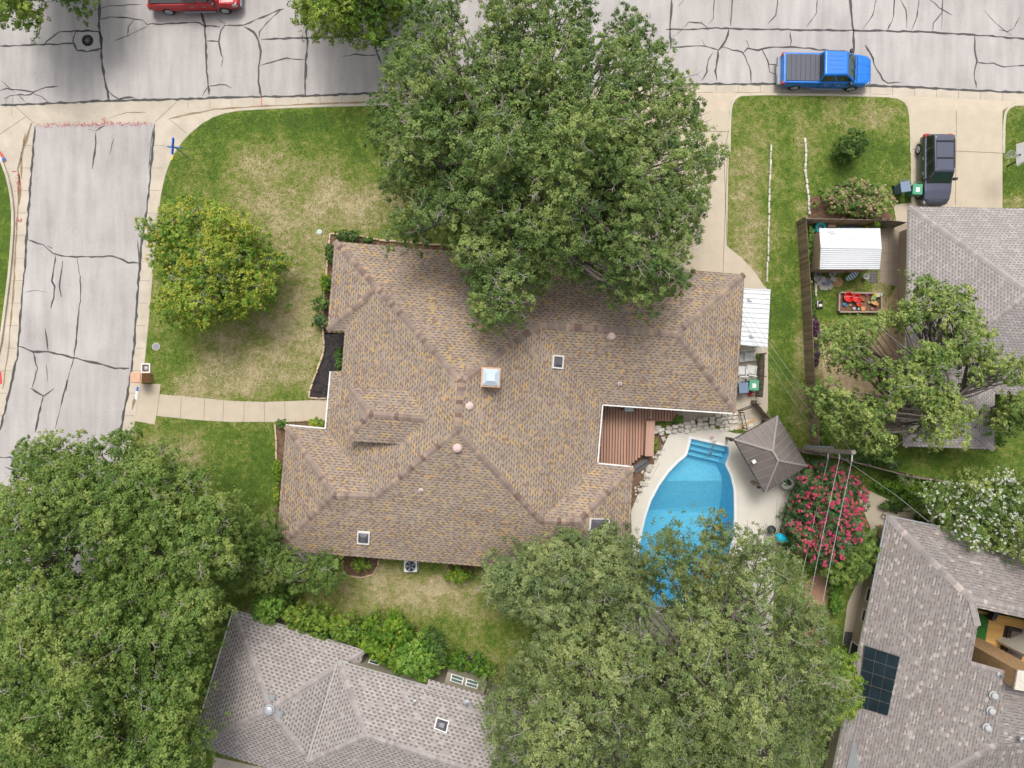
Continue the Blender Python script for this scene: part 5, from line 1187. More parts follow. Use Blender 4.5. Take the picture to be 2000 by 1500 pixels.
mb = MB(); mb.lathe((c.x,c.y,.005), [(.38,0),(.38,.016),(.33,.017)], 28); mb.build('ring', M_tar, mh); mb = MB(); mb.lathe((c.x,c.y,.008), [(.325,0),(.32,.014)], 28); cv = mb.build('cover', mat('iron', (.12,.11,.11), .7, .3, .4, 9), mh)
mb = MB()
for k in range(6): a = k*math.pi/6; v = Vector((math.cos(a)*.27, math.sin(a)*.27, 0)); mb.beam(c+Vector((0,0,.015+.0006*k))-v, c+Vector((0,0,.015+.0006*k))+v, .025, .016)
mb.build('tread', mat('iron_light', (.22,.20,.19), .6, .3), cv)
def lid(px, py, r, m1, m2, lb):
    t = thing('valve_lid', P(px, py, .12), lb, 'utility lid'); c = P(px, py, .12)
    mb = MB(); mb.lathe((c.x,c.y,.122), [(r,0),(r,.03),(r*.8,.032)], 20); mb.build('rim', m1, t); mb = MB(); mb.lathe((c.x,c.y,.13), [(r*.78,0),(r*.76,.03),(.01,.035)], 20); mb.build('lid', m2, t)
lid(305,677,.26, mat('lid_rim', (.42,.38,.30), .9), mat('lid_grey', (.22,.25,.30), .6), 'round blue grey water lid in the lawn near the street'); lid(624,453,.17, M_grey, mat('lid_mint', (.42,.58,.46), .6), 'small round pale green valve cover near the house corner')
# brick mailbox with meter box
mbx = thing('brick_mailbox', P(292,737,.12), 'reddish brick mailbox pillar by the kerb at the end of the walk', 'mailbox'); c = P(289,738,.12)
M_mbrick = mat('mail_brick', (0.50,0.27,0.17), .9, 0, .3, 6, .3, .2, 20); mb = MB(); mb.obox((c.x,c.y,.12), .62, .60, 1.35, rad(-4)); pl = mb.build('pillar', M_mbrick, mbx)
mb = MB(); mb.obox((c.x,c.y,1.471), .72, .68, .07, rad(-4)); mb.obox((c.x,c.y,1.542), .6,.56,.06,rad(-4)); mb.build('coping', mat('mail_coping', (.58,.36,.24), .9, 0, .25, 6), pl); mb = MB(); mb.obox((c.x-.36,c.y,.95), .12,.30,.26,rad(-4)); mb.build('letter_box', M_black, pl)
mm = thing('meter_box', P(286,719,.12), 'open white framed meter box beside the brick mailbox', 'meter box'); c = P(286,719,.12)
mb = MB(); 
for dx, dy, sx, sy in ((-.26,0,.08,.62),(.26,0,.08,.62),(0,.27,.44,.08),(0,-.27,.44,.08)): mb.box(c.x+dx-sx/2, c.y+dy-sy/2, .12, c.x+dx+sx/2, c.y+dy+sy/2, .24)
mb.build('frame', M_trim, mm); mb = MB(); mb.box(c.x-.21,c.y-.22,.12,c.x+.21,c.y+.22,.16); mb.build('bottom', M_mulch, mm); mb = MB(); mb.lathe((c.x,c.y,.16), [(.13,0),(.13,.04),(.08,.05)], 16); mb.build('meter', M_grey, mm)
# air conditioner
ac = thing('air_conditioner', P(802,1108,.12), 'white condenser unit with a black fan behind the south wall', 'air conditioner'); c = P(802,1106,.75)
mb = MB(); mb.box(c.x-.46,c.y-.42,.12,c.x+.46,c.y+.42,.17); mb.build('pad', M_conc, ac); mb = MB(); mb.box(c.x-.42,c.y-.36,.17,c.x+.42,c.y+.40,.82); bd = mb.build('cabinet', M_trim, ac, bevel=.03)
mb = MB(); mb.lathe((c.x,c.y+.02,.822), [(.34,0),(.34,.012)], 28); mb.build('fan_well', M_black, bd); mb = MB()
for k in range(5):
    a = k*2*math.pi/5+.3; u1 = Vector((math.cos(a), math.sin(a), 0)); u2 = Vector((math.cos(a+.55), math.sin(a+.55), 0)); o_ = Vector((c.x,c.y+.02,.838)); mb.face([o_+u1*.07, o_+u1*.30, o_+u2*.31+Vector((0,0,.012)), o_+u2*.08+Vector((0,0,.008))])
mb.lathe((c.x,c.y+.02,.836), [(.08,0),(.08,.03)], 14); mb.build('fan_blades', mat('fan_grey', (.24,.30,.34), .5), bd)
mb = MB()
for k in range(12): a = k*math.pi/12; v = Vector((math.cos(a), math.sin(a), 0))*.34; mb.beam(Vector((c.x,c.y+.02,.868+.0004*k))-v, Vector((c.x,c.y+.02,.868+.0004*k))+v, .006, .004)
mb.build('grille', M_black, bd)
# wheeled bins
def bin_(px, py, c1, c2, lb, rz=0, grp=None):
    t = thing('wheeled_bin', P(px, py, .12), lb, 'bin', grp, rz)
    m1, m2 = mat('bin_'+str(c1), c1, .6), mat('binlid_'+str(c2), c2, .5)
    mb = MB(); mb.hexa([(-.22,-.24,.06),(.22,-.24,.06),(.22,.24,.06),(-.22,.24,.06)], [(-.30,-.34,.98),(.30,-.34,.98),(.30,.30,.98),(-.30,.30,.98)]); mb.build('bin_body', m1, t, local=True, bevel=.03)
    mb = MB(); mb.hexa([(-.32,-.37,.985),(.32,-.37,.985),(.32,.33,.985),(-.32,.33,.985)], [(-.30,-.34,1.05),(.30,-.34,1.05),(.30,.31,1.05),(-.30,.31,1.05)]); l = mb.build('bin_lid', m2, t, local=True, bevel=.02)
    mb = MB(); mb.tube([(-.24,.34,1.0),(-.24,.42,1.0),(.24,.42,1.0),(.24,.34,1.0)], .02, 6); mb.build('handle', m1, t, local=True)
    if 'green' in lb: mb = MB(); mb.box(-.12,-.18,1.052,.12,.1,1.056); mb.build('sticker', M_trim, l, local=True)
    for s_ in (-.24,.24): mb = MB(); mb.lathe((s_-.03,.26,.12), [(.12,0),(.12,.06)], 14, axis='x'); mb.build('wheel', M_tyre, t, local=True)
bin_(1751,373, (.13,.18,.28), (.17,.23,.33), 'blue grey wheeled bin beside the pink shrub', rad(8)); bin_(1774,378, (.04,.20,.11), (.07,.30,.17), 'green wheeled bin beside the black car', rad(-3))
bin_(1442,757, (.13,.18,.28), (.16,.21,.31), 'blue grey wheeled bin inside the side fence', rad(3)); bin_(1462,752, (.05,.22,.13), (.08,.32,.19), 'green wheeled bin inside the side fence', rad(-4))
# folding chairs
def chair(px, py, rz, lb):
    t = thing('patio_chair', P(px, py, .13), lb, 'chair', 'white patio chairs stacked beside the house', rz); m = mat('white_plastic', (.72,.72,.70), .5, 0, .05)
    mb = MB()
    for k in range(6): mb.box(-.26+k*.088,-.27,.42,-.26+k*.088+.07,.24,.45)
    mb.build('seat', m, t, local=True); mb = MB()
    for k in range(6): mb.beam((-.225+k*.09,.27,.5),(-.225+k*.09,.40,.98),.06,.02)
    mb.beam((-.28,.405,1.0),(.28,.405,1.0),.05,.05); mb.build('backrest', m, t, local=True)
    for x in (-.27,.27):
        for y in (-.25,.28): mb = MB(); mb.beam((x,y,0),(x,y*.9,.45),.035,.035); mb.build('leg', m, t, local=True)
        mb = MB(); mb.beam((x,-.27,.64),(x,.34,.66),.045,.03); mb.build('armrest', m, t, local=True)
for px, py, rz, lb in ((1440,699,0,'white slatted chair nearest the house wall, upper row'),(1459,697,rad(3),'white slatted chair by the fence, upper row'),(1443,724,rad(180),'white slatted chair nearest the house wall, lower row'),(1462,722,rad(170),'tilted white slatted chair by the fence, lower row')): chair(px, py, rz, lb)
sheet('side_path', [(1432,674),(1496,676),(1492,790),(1430,790)], .129, M_conc, label='concrete pad under the stacked chairs')
hose = thing('gas_can', P(1466,768,.13), 'small red fuel can beside the green bin', 'fuel can'); c = P(1467,769,.3); mb = MB(); mb.obox((c.x,c.y,.135), .34,.26,.3,.1); b_ = mb.build('can', mat('can_red', (.5,.02,.03), .4), hose, bevel=.04); mb = MB(); mb.lathe((c.x+.05,c.y,.43), [(.05,0),(.05,.06)], 10); mb.build('cap', M_trim, b_)
# basketball hoop at the right edge
bh = thing('basketball_hoop', P(1966,322,.12), 'portable basketball hoop with a white backboard at the right edge', 'basketball hoop')
a = P(1966,324,.13); b = P(1990,311,2.9)
a = P(1968,324,.13); tp = P(1990,312,1.6)
mb = MB(); mb.tube([a, Vector((tp.x,tp.y,2.2)), Vector((P(1992,302,3).x, P(1992,302,3).y, 3.0))], .05, 8); mb.build('pole', M_black, bh)
c = P(1994,298,3.0); mb = MB(); mb.hexa([(c.x-.10,c.y-.65,2.75),(c.x-.05,c.y-.75,2.75),(c.x-.05,c.y+.60,2.75),(c.x-.10,c.y+.60,2.75)], [(c.x-.12+.35,c.y-.5,3.7),(c.x+.35,c.y-.45,3.7),(c.x+.35,c.y+.6,3.7),(c.x-.12+.35,c.y+.55,3.7)]); mb.build('backboard', M_trim, bh)
mb = MB(); rc = P(1976,301,2.9)
mb.tube([(rc.x+.24*math.cos(k*math.pi/8), rc.y+.24*math.sin(k*math.pi/8), 2.9) for k in range(17)], .015, 6, caps=False); mb.beam((rc.x+.24,rc.y,2.9),(c.x-.05,rc.y,2.9),.06,.05); rg = mb.build('ring', mat('ring_grey', (.3,.3,.32), .5), bh)
mb = MB()
for k in range(10):
    a0 = k*2*math.pi/10; 
    for s_ in (-1,1): mb.tube([(rc.x+.24*math.cos(a0), rc.y+.24*math.sin(a0), 2.89),(rc.x+.12*math.cos(a0+s_*.5), rc.y+.12*math.sin(a0+s_*.5), 2.45)], .008, 4)
mb.build('net', M_trim, rg)
# utility pole and wires
up = thing('utility_pole', P(1570,878,.12), 'grey timber utility pole rising beside the pavilion', 'utility pole')
b0 = P(1571,878,.12); t0 = Vector((b0.x+.25,b0.y-.05,6.6)); t0 = Vector((P(1668,883,6.3).x, P(1668,883,6.3).y, 6.3))
mb = MB(); mb.tube([b0, t0], [.17,.13], 12); mb.build('pole', mat('pole_wood', (.30,.27,.23), .9, 0, .25, 3), up)
mb = MB(); mb.tube([b0+Vector((.05,.22,0)), b0.lerp(t0,.6)+Vector((.05,.2,0))], .06, 8); mb.build('conduit', mat('conduit', (.33,.40,.46), .6), up)
M_wire = mat('wire', (.46,.46,.46), .5, .3); M_ins = mat('insulator', (.62,.63,.65), .4)
ends = []
for k, (fr, px, py) in enumerate(((.52,1622,895),(.74,1640,892),(.97,1663,893))):
    c = b0.lerp(t0, fr); e_ = Vector((c.x-.02, c.y-.48, c.z)); mb = MB(); mb.beam(c, e_, .05, .05)
    for j in range(4): mb.lathe((e_.x, e_.y+.06*j, e_.z), [(.05,0),(.02,.02),(.02,.04)], 10, axis='y')
    mb.build('insulator', M_ins, up); ends.append(e_)
for k, (e_, dx, lb) in enumerate(zip(ends, (-.20,-.19,-.185), ('left of the three power lines running down past the pink myrtle','middle of the three power lines running down past the pink myrtle','right of the three power lines running down past the pink myrtle'))):
    far = Vector((e_.x-5.2+.2*k, e_.y-26, e_.z+.3)); mb = MB()
    mb.tube([e_.lerp(far, s_/14)-Vector((0,0,.5*4*(s_/14)*(1-s_/14))) for s_ in range(15)], .015, 6); o = mb.build('power_line', M_wire, None, origin=e_); tag(o, lb, 'power line', 'power lines past the pink myrtle')
for k, (fr, dst, lb) in enumerate(((.97, P(1454,600,3.1), 'upper service wire from the pole over the board fence'),(.75, P(1452,612,3.0), 'middle service wire from the pole over the board fence'),(.52, P(1450,624,2.9), 'lower service wire from the pole over the board fence'))):
    s0 = b0.lerp(t0, fr); mb = MB(); mb.tube([s0.lerp(dst, s_/12)-Vector((0,0,.35*4*(s_/12)*(1-s_/12))) for s_ in range(13)], .010, 5); tag(mb.build('service_wire', mat('wire_dark', (.30,.31,.30), .6), None, origin=s0), lb, 'power line', 'service wires over the fence')
s0, dst = P(1693,930,2.0), P(1815,1020,2.9); mb = MB(); mb.tube([b0.lerp(t0,.6), s0.lerp(dst,.4)+Vector((0,0,.6)), dst], .012, 5); tag(mb.build('service_wire', M_wire, None, origin=s0), 'service wire from the pole to the mottled roof house', 'power line')
# ================================================================ PLAY YARD
pb = thing('sandbox', P(1681,589,.12), 'rectangular timber sandbox full of red tubs and toys', 'sandbox'); M_box = mat('box_wood', (.36,.27,.21), .9, 0, .2, 3)
q = [P(1640,571,.4), P(1722,573,.4), P(1722,609,.4), P(1639,609,.4)]; 
for i in range(4):
    a, b = q[i], q[(i+1) % 4]; d = (b-a).normalized(); mb = MB(); mb.beam(Vector((a.x,a.y,.27))+d*.05, Vector((b.x,b.y,.27))-d*.05, .10, .30); mb.build('side_board', M_box, pb)
mb = MB(); mb.prism([(p.x,p.y) for p in inset([(p.x,p.y) for p in q], .06)] if False else inset([(p.x,p.y) for p in q], .06), .121, .22); mb.build('soil', M_mulch, pb)
def tub(px, py, r, h, c, lb, nm='tub', zb=.22, cat='bucket'):
    t = thing(nm, P(px, py, zb), lb, cat, 'tubs and toys in the play yard'); p = P(px, py, zb+h); m = mat('tub_%s' % (c,), c, .45, 0, .1)
    mb = MB(); mb.lathe((p.x,p.y,zb), [(r*.72,0),(r,h),(r*1.07,h),(r*1.07,h+.02),(r*.93,h+.02),(r*.68,.03)], 20); mb.build('bucket', m, t)
    mb = MB(); mb.tube([(p.x-r,p.y,zb+h),(p.x-r*.6,p.y+.03,zb+h+r*.4),(p.x+r*.6,p.y+.03,zb+h+r*.4),(p.x+r,p.y,zb+h)], .008, 5); mb.build('handle', M_trim, t)
RED = (.62,.02,.015)
for a in ((1658,580,.30,.28,RED,'large red tub at the left end of the sandbox'),(1674,582,.27,.26,(.6,.035,.03),'second large red tub, right of the largest one'),(1678,593,.17,.2,(.62,.05,.02),'small red tub in the middle of the sandbox'),(1687,584,.14,.14,(.35,.12,.03),'brown bowl beside the second red tub'),(1686,602,.15,.08,(.65,.30,.12),'shallow orange bowl at the lower sandbox edge'),(1650,594,.12,.12,(.02,.25,.45),'blue cup at the left of the sandbox'),(1693,576,.09,.1,(.45,.05,.2),'purple cup at the sandbox top edge'),(1704,603,.1,.08,(.45,.2,.18),'dusky pink bowl at the sandbox right'),(1668,602,.09,.09,(.6,.6,.62),'white cup near the lower sandbox edge'),(1677,603,.07,.08,(.3,.6,.65),'pale aqua cup near the lower sandbox edge'),(1661,596,.06,.08,(.6,.4,.25),'tan cup left of the middle in the sandbox'),(1698,590,.09,.1,(.5,.5,.3),'cream cup right of the small red tub')): tub(*a)
def toy_truck(px, py, rz, lb, c1, c2):
    t = thing('toy_truck', P(px, py, .23), lb, 'toy', 'tubs and toys in the play yard', rz); m1, m2 = mat('toy_%s' % (c1,), c1, .5), mat('toy_%s' % (c2,), c2, .5)
    mb = MB(); mb.box(-.24,-.10,.06,.24,.10,.13); mb.box(.08,-.09,.13,.22,.09,.27); mb.build('cab', m1, t, local=True, bevel=.015); mb = MB(); mb.hexa([(-.23,-.09,.14),(.03,-.09,.14),(.03,.09,.14),(-.23,.09,.14)],[(-.28,-.13,.26),(.06,-.13,.26),(.06,.13,.26),(-.28,.13,.26)]); mb.build('dump_bed', m2, t, local=True)
    for x in (-.15,.15):
        for y in (-.12,.09): mb = MB(); mb.lathe((x,y,.06), [(.06,0),(.06,.03)], 12, axis='y'); mb.build('wheel', M_tyre, t, local=True)
toy_truck(1704,581,rad(60),'yellow and green toy dump truck in the sandbox',(.6,.4,.02),(.25,.32,.12)); toy_truck(1706,593,rad(-30),'orange toy dump truck in the sandbox',(.6,.25,.08),(.55,.35,.12)); toy_truck(1713,577,rad(10),'pale green toy truck in the sandbox corner',(.4,.5,.4),(.45,.48,.35))
# items south of the shed
for a in ((1597,533,.22,.45,(.30,.32,.34),'grey lidded barrel in the fence corner of the play yard'),(1627,534,.18,.36,(.62,.63,.63),'white bucket below the shed wall'),(1692,540,.17,.34,(.66,.66,.66),'white bucket right of the striped board')): tub(*a, nm='bucket', zb=.13)
tub(1597,543,.24,.2,(.5,.48,.44),'pale planter pot below the grey barrel', nm='plant_pot', zb=.13, cat='pot')
sb = thing('surfboard', P(1663,540,.13), 'blue and white striped board leaning below the shed', 'board'); a, b = P(1651,547,.2), P(1676,532,.55); d = (b-a).normalized(); s2 = Vector((-d.y,d.x,0)).normalized()
mb = MB(); N_ = 12
for k in range(N_):
    t0_, t1_ = k/N_, (k+1)/N_; w0, w1 = .20*math.sqrt(max(.03,1-(2*t0_-1)**2)), .20*math.sqrt(max(.03,1-(2*t1_-1)**2)); p, q2 = a.lerp(b,t0_), a.lerp(b,t1_); u3 = Vector((0,0,.04))
    mb.hexa([p-s2*w0, p+s2*w0, q2+s2*w1, q2-s2*w1], [p-s2*w0+u3, p+s2*w0+u3, q2+s2*w1+u3, q2-s2*w1+u3], k % 2)
mb.build('deck', [mat('board_blue', (.02,.22,.38), .4), M_trim], sb)
def rug(px, py, r, cols_, lb, nm='play_mat'):
    t = thing(nm, P(px, py, .13), lb, 'mat', 'mats in the play yard'); c = P(px, py, .13)
    for k, cc_ in enumerate(cols_):
        rr = r*(1-k/len(cols_)); mb = MB(); mb.lathe((c.x,c.y,.131+.004*k), [(rr,0),(rr,.006)], 22); mb.build('ring_pad', mat('mat_%s' % (cc_,), cc_, .9, 0, .4, 6), t)
rug(1615,553,.34,[(.34,.25,.36),(.20,.28,.40),(.32,.30,.42)],'faded violet round mat on the flagstones'); rug(1636,551,.32,[(.50,.32,.16),(.45,.22,.12),(.5,.38,.2)],'faded orange round mat right of the violet one')
mb = MB(); k = 0
for px, py in ((1600,552),(1604,560),(1612,562),(1622,560),(1608,545),(1628,545)): k += 1; c = P(px, py, .13); stone(mb, (c.x,c.y,.13), .4,.3,.06, k, k, .15)
tag(mb.build('flagstones', M_lime, None, origin=(0,0,0)), 'irregular pale flagstones south of the shed', None, None, 'structure')
mt = thing('door_mat', P(1705,541,.13), 'black slatted rubber mat at the paved path beside the shed', 'mat'); mb = MB()
for i in range(5):
    for j in range(8): c = P(1699+i*3.2, 530+j*3.1, .13); mb.box(c.x-.04,c.y-.035,.13,c.x+.04,c.y+.035,.15)
mb.build('links', M_black, mt); mb = MB(); c = P(1705,541,.13); mb.box(c.x-.27,c.y-.38,.126,c.x+.27,c.y+.38,.134); mb.build('backing', M_greym, mt)
mt = thing('door_mat', P(1657,1247,.13), 'dark diamond patterned mat on the path by the lower right house', 'mat'); c = P(1657,1247,.13); mb = MB(); mb.obox((c.x,c.y,.13), .58,.85,.02, rad(-8)); bk = mb.build('backing', M_black, mt); mb = MB()
for i in range(5):
    for j in range(7): x, y = -.22+i*.11, -.34+j*.113; ca, sa = math.cos(rad(-8)), math.sin(rad(-8)); mb.obox((c.x+x*ca-y*sa, c.y+x*sa+y*ca, .151), .05,.05,.006, rad(37))
mb.build('diamonds', M_greym, bk)
rt = thing('ride_on_toy', P(1600,594,.13), 'black and white ride on toy beside the board fence', 'toy'); c = P(1600,594,.3); mb = MB(); mb.obox((c.x,c.y,.22), .30,.42,.16,.1); mb.obox((c.x,c.y-.1,.38), .22,.16,.14,.1); mb.build('body', M_trim, rt, bevel=.04); mb = MB(); mb.obox((c.x,c.y+.05,.39), .2,.2,.05,.1); mb.beam((c.x-.16,c.y+.16,.52),(c.x+.16,c.y+.16,.52),.03,.03); mb.beam((c.x,c.y+.16,.36),(c.x,c.y+.16,.52),.03,.03); mb.build('seat', M_black, rt)
for dx in (-.2,.2):
    for dy in (-.2,.17): mb = MB(); mb.lathe((c.x+dx-.03,c.y+dy,.22), [(.10,0),(.10,.06)], 14, axis='x'); mb.build('wheel', M_tyre, rt)
ct = thing('toy_bench', P(1612,654,.13), 'yellow framed low bench with a grey slatted top by the fence', 'bench'); c = P(1612,654,.4); mb = MB()
for dy in (-.3,0,.3): mb.beam((c.x-.38,c.y+dy,.42),(c.x+.38,c.y+dy,.42),.05,.05)
mb.beam((c.x+.38,c.y-.3,.42),(c.x+.38,c.y+.3,.42),.05,.05); mb.build('frame', mat('yellow_frame', (.55,.48,.12), .6), ct); mb = MB(); mb.box(c.x-.34,c.y-.27,.36,c.x+.34,c.y+.27,.40); mb.build('bench_top', mat('slate', (.14,.15,.18), .6), ct)
for dx in (-.33,.33):
    for dy in (-.27,.27): mb = MB(); mb.box(c.x+dx-.02,c.y+dy-.02,.13,c.x+dx+.02,c.y+dy+.02,.36); mb.build('leg', M_black, ct)
# things behind the shed
tr = thing('swim_ring', P(1601,444,.13), 'turquoise inflatable ring between shed and fence', 'swim ring'); c = P(1604,444,.6); mb = MB(); rings = []
for i in range(20):
    a = i*2*math.pi/20; rings.append([(c.x+(.28+.10*math.cos(k*math.pi/4))*math.cos(a), c.y+(.28+.10*math.cos(k*math.pi/4))*math.sin(a), .5+.10*math.sin(k*math.pi/4)) for k in range(8)])
rings.append(rings[0]); mb.loft(rings, 0, False); mb.build('ring', mat('turquoise', (.0,.42,.45), .4), tr, smooth=True); mb = MB(); mb.lathe((c.x,c.y,.13), [(.2,0),(.24,.26)], 12); mb.build('stand', M_greym, tr)
for px, py, sx, sy, c_, lb in ((1658,444,1.1,.18,(.03,.05,.14),'dark blue plank behind the shed'),(1625,441,.5,.16,(.5,.3,.25),'reddish board behind the shed'),(1702,441,.7,.14,(.6,.38,.03),'yellow pole toy behind the shed'),(1590,449,.3,.2,(.05,.25,.2),'green crate in the fence corner')):
    t = thing('plank' if 'plank' in lb or 'board' in lb else ('toy' if 'toy' in lb else 'crate'), P(px, py, .13), lb, 'plank' if 'plank' in lb or 'board' in lb else ('toy' if 'toy' in lb else 'crate')); c = P(px, py, .5); m = mat('st_%s' % (c_,), c_, .6); mb = MB(); mb.obox((c.x,c.y,.42), sx, sy, .08, .03); mb.build('board', m, t, bevel=.01); mb = MB()
    for s_ in (-.4,.4): mb.obox((c.x+s_*sx,c.y,.13), .06,.08,.29)
    mb.build('support', M_oldwood, t)
# garden hose loops
for px, py, r, lb, cc_ in ((1725,1008,.14,'small coiled hose at the corner of the mottled roof house',(.05,.05,.05)),(605,1184,.34,'grey green hose loop among the hedge bushes',(.22,.32,.26)),(1051,1362,.30,'grey hoop lying under the lower oak',(.4,.42,.45))):
    mb = MB(); c = P(px, py, .2); mb.tube([(c.x+r*math.cos(k*math.pi/9), c.y+r*math.sin(k*math.pi/9), .2+.01*k) for k in range(17)], .02, 6); tag(mb.build('garden_hose', mat('hose_%s' % (cc_,), cc_, .6), None, origin=(c.x,c.y,.13)), lb, 'hose')
mb = MB(); mb.tube([P(a, b, .16) for a, b in ((1750,1005),(1754,999),(1765,998),(1776,998),(1786,1002),(1790,1012),(1793,1019),(1810,1020))], .03, 6); tag(mb.build('garden_hose', M_black, None, origin=P(1770,1000,.13)), 'long black hose snaking on the path by the mottled house', 'hose')
# ================================================================ TREES AND PLANTS
M_bark = mat('grey_bark', (0.30,0.27,0.24), .9, 0, .3, 5, .5, .2, 20)
M_dbark = mat('dark_bark', (0.12,0.10,0.085), .9, 0, .3, 5)
def inside_poly(X, Y, poly):
    c = np.zeros(X.shape, bool); n = len(poly)
    for i in range(n):
        x1, y1 = poly[i]; x2, y2 = poly[(i+1) % n]
        if y1 == y2: continue
        m = ((y1 > Y) != (y2 > Y)) & (X < (x2-x1)*(Y-y1)/(y2-y1)+x1); c ^= m
    return c
def edge_dist(X, Y, poly):
    d = np.full(X.shape, 1e9); n = len(poly)
    for i in range(n):
        ax, ay = poly[i]; bx, by = poly[(i+1) % n]; vx, vy = bx-ax, by-ay
        t = np.clip(((X-ax)*vx+(Y-ay)*vy)/(vx*vx+vy*vy+1e-9), 0, 1); d = np.minimum(d, np.hypot(X-ax-t*vx, Y-ay-t*vy))
    return d
def leaf_mesh(name, C, Nn, tint, L, Wd, m, parent, curl=.12):
    """C (n,3) leaf centres, Nn (n,3) normals, tint (n,)"""
    n = len(C); T = rng.normal(size=(n,3)); T -= Nn*(T*Nn).sum(1)[:,None]; T /= np.linalg.norm(T, axis=1)[:,None]+1e-9; B = np.cross(Nn, T)
    l = (L*rng.uniform(.65, 1.3, n))[:,None]; w = (Wd*rng.uniform(.7, 1.25, n))[:,None]
    v = np.empty((n,4,3)); v[:,0] = C-T*l*.5; v[:,1] = C+B*w*.5-Nn*w*curl; v[:,2] = C+T*l*.5; v[:,3] = C-B*w*.5-Nn*w*curl
    off = np.array(ORIG[parent.name]) if parent is not None else np.zeros(3); v -= off
    me = bpy.data.meshes.new(name); me.vertices.add(n*4); me.loops.add(n*4); me.polygons.add(n)
    me.vertices.foreach_set('co', v.astype(np.float32).ravel()); me.loops.foreach_set('vertex_index', np.arange(n*4, dtype=np.int32))
    me.polygons.foreach_set('loop_start', np.arange(0, n*4, 4, dtype=np.int32)); me.polygons.foreach_set('loop_total', np.full(n, 4, dtype=np.int32))
    a = me.attributes.new('rnd', 'FLOAT', 'FACE'); a.data.foreach_set('value', np.clip(tint, 0, 1).astype(np.float32))
    me.materials.append(m); me.update(calc_edges=True); o = bpy.data.objects.new(name, me); col.objects.link(o)
    if parent is not None: o.parent = parent; ORIG[o.name] = ORIG[parent.name]
    return o
def unit(v): return v/(np.linalg.norm(v, axis=1)[:,None]+1e-9)
def sub_clusters(cen, rad_, k, flat=.8, low=-.25):
    """k sub cluster centres on the upper shell of each puff"""
    n = len(cen); d = unit(rng.normal(size=(n*k,3))); d[:,2] = np.where(d[:,2] < low, -d[:,2], d[:,2]); r = np.repeat(rad_, k)
    return np.repeat(cen, k, 0)+d*r[:,None]*rng.uniform(.72, 1.04, (n*k,1))*np.array([1,1,flat]), d, r
def tree(name, poly, zlow, ztop, puff, m, label, cat='tree', group=None, leaf=(.17,.085), dens=1.0, gap=0.0, k=12, lpc=16, base=None, under=True, trunk_r=.28, twigs=60, flowers=None, jz=.9, shape=.5, crownname='crown', spacing=.8, layer2=.7, seed=0, barkm=None, limbs=9, sprig=.36, edgecol=0, uplit=.45):
    """poly: crown outline in photo pixels; heights zlow (rim) .. ztop"""
    poly = np.array(poly, float); x0, y0 = poly.min(0); x1, y1 = poly.max(0)
    sp = puff*S*1.25*spacing
    gx, gy = np.meshgrid(np.arange(x0-sp, x1+sp, sp), np.arange(y0-sp, y1+sp, sp*.87)); gx = gx+((np.arange(gx.shape[0]) % 2)*sp/2)[:,None]
    X = gx.ravel()+rng.uniform(-.38,.38,gx.size)*sp; Y = gy.ravel()+rng.uniform(-.38,.38,gx.size)*sp
    D = edge_dist(X, Y, poly); ins_ = inside_poly(X, Y, poly); pr = puff*S*1.2
    keep = ins_ & (D > pr*.45); X, Y, D = X[keep], Y[keep], D[keep]
    if gap > 0:
        g = np.array([mnoise.noise(Vector((a/70+seed*7.7, b/70, 0)))+.5*mnoise.noise(Vector((a/28, b/28+seed*3, 4))) for a, b in zip(X, Y)]); th = np.quantile(g, gap); kk = g > th; X, Y, D = X[kk], Y[kk], D[kk]
    # extra ragged outliers
    dm = max(D.max(), 1); dome = np.clip(D/dm, 0, 1)**shape
    lump = np.array([mnoise.noise(Vector((a/95+seed, b/95, 2.2))) for a, b in zip(X, Y)])
    Z_ = zlow+(ztop-zlow)*dome*(.80+.2*rng.random(len(X)))+lump*jz*2.0+rng.uniform(-.5,.5,len(X))*jz
    Z_ = np.clip(Z_, min(zlow, .5), None)
    R_ = puff*rng.uniform(.7,1.25,len(X))*np.clip(.65+D/(pr*4), .65, 1)
    def W_(X, Y, Z_): kf = (H-Z_)/H/S; return np.stack([(X-1000)*kf, (750-Y)*kf, Z_], 1)
    cen = W_(X, Y, Z_)
    tint0 = rng.normal(.5, .13, len(X))+lump*.30
    cx, cy = X.mean(), Y.mean()
    if base is None: f_ = 1-(zlow+ztop)/2/H; bx, by = 1000+(cx-1000)*f_, 750+(cy-750)*f_
    else: bx, by = base
    bp = P(bx, by, .12); root = thing(name, bp, label, cat, group)
    layers = [(cen, R_, k, lpc, 0.0)]
    if under and layer2 > 0:
        c2 = cen.copy(); c2[:,2] -= R_*1.7+.7; c2[:,:2] += rng.normal(0, puff*.5, (len(cen),2)); layers.append((c2, R_*1.1, max(4, int(k*layer2)), max(6, int(lpc*.8)), -.12))  # lower puffs: darker leaf tint paints the shade between clumps
    CC, NN, TT = [], [], []
    for (c_, r_, kk, lp, dt) in layers:
        sc, sdv, sr = sub_clusters(c_, r_, kk); ns = len(sc)
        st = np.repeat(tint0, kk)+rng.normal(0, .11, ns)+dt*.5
        lp_ = max(3, int(lp*dens)); a = unit(rng.normal(size=(ns*lp_,3))); sr2 = np.repeat(sr, lp_)*sprig
        pos = np.repeat(sc, lp_, 0)+a*sr2[:,None]*rng.uniform(.25,1.0,(ns*lp_,1))*np.array([1,1,.75])
        nrm = unit(np.repeat(sdv, lp_, 0)*.85+a*.35+np.array([0,0,uplit*.6])+rng.normal(0,.32,(ns*lp_,3)))
        CC.append(pos); NN.append(nrm); TT.append(np.repeat(st, lp_)+rng.normal(0,.11,ns*lp_))
    C_ = np.concatenate(CC); N_ = np.concatenate(NN); T_ = np.concatenate(TT); ok = C_[:,2] > .15; C_, N_, T_ = C_[ok], N_[ok], T_[ok]
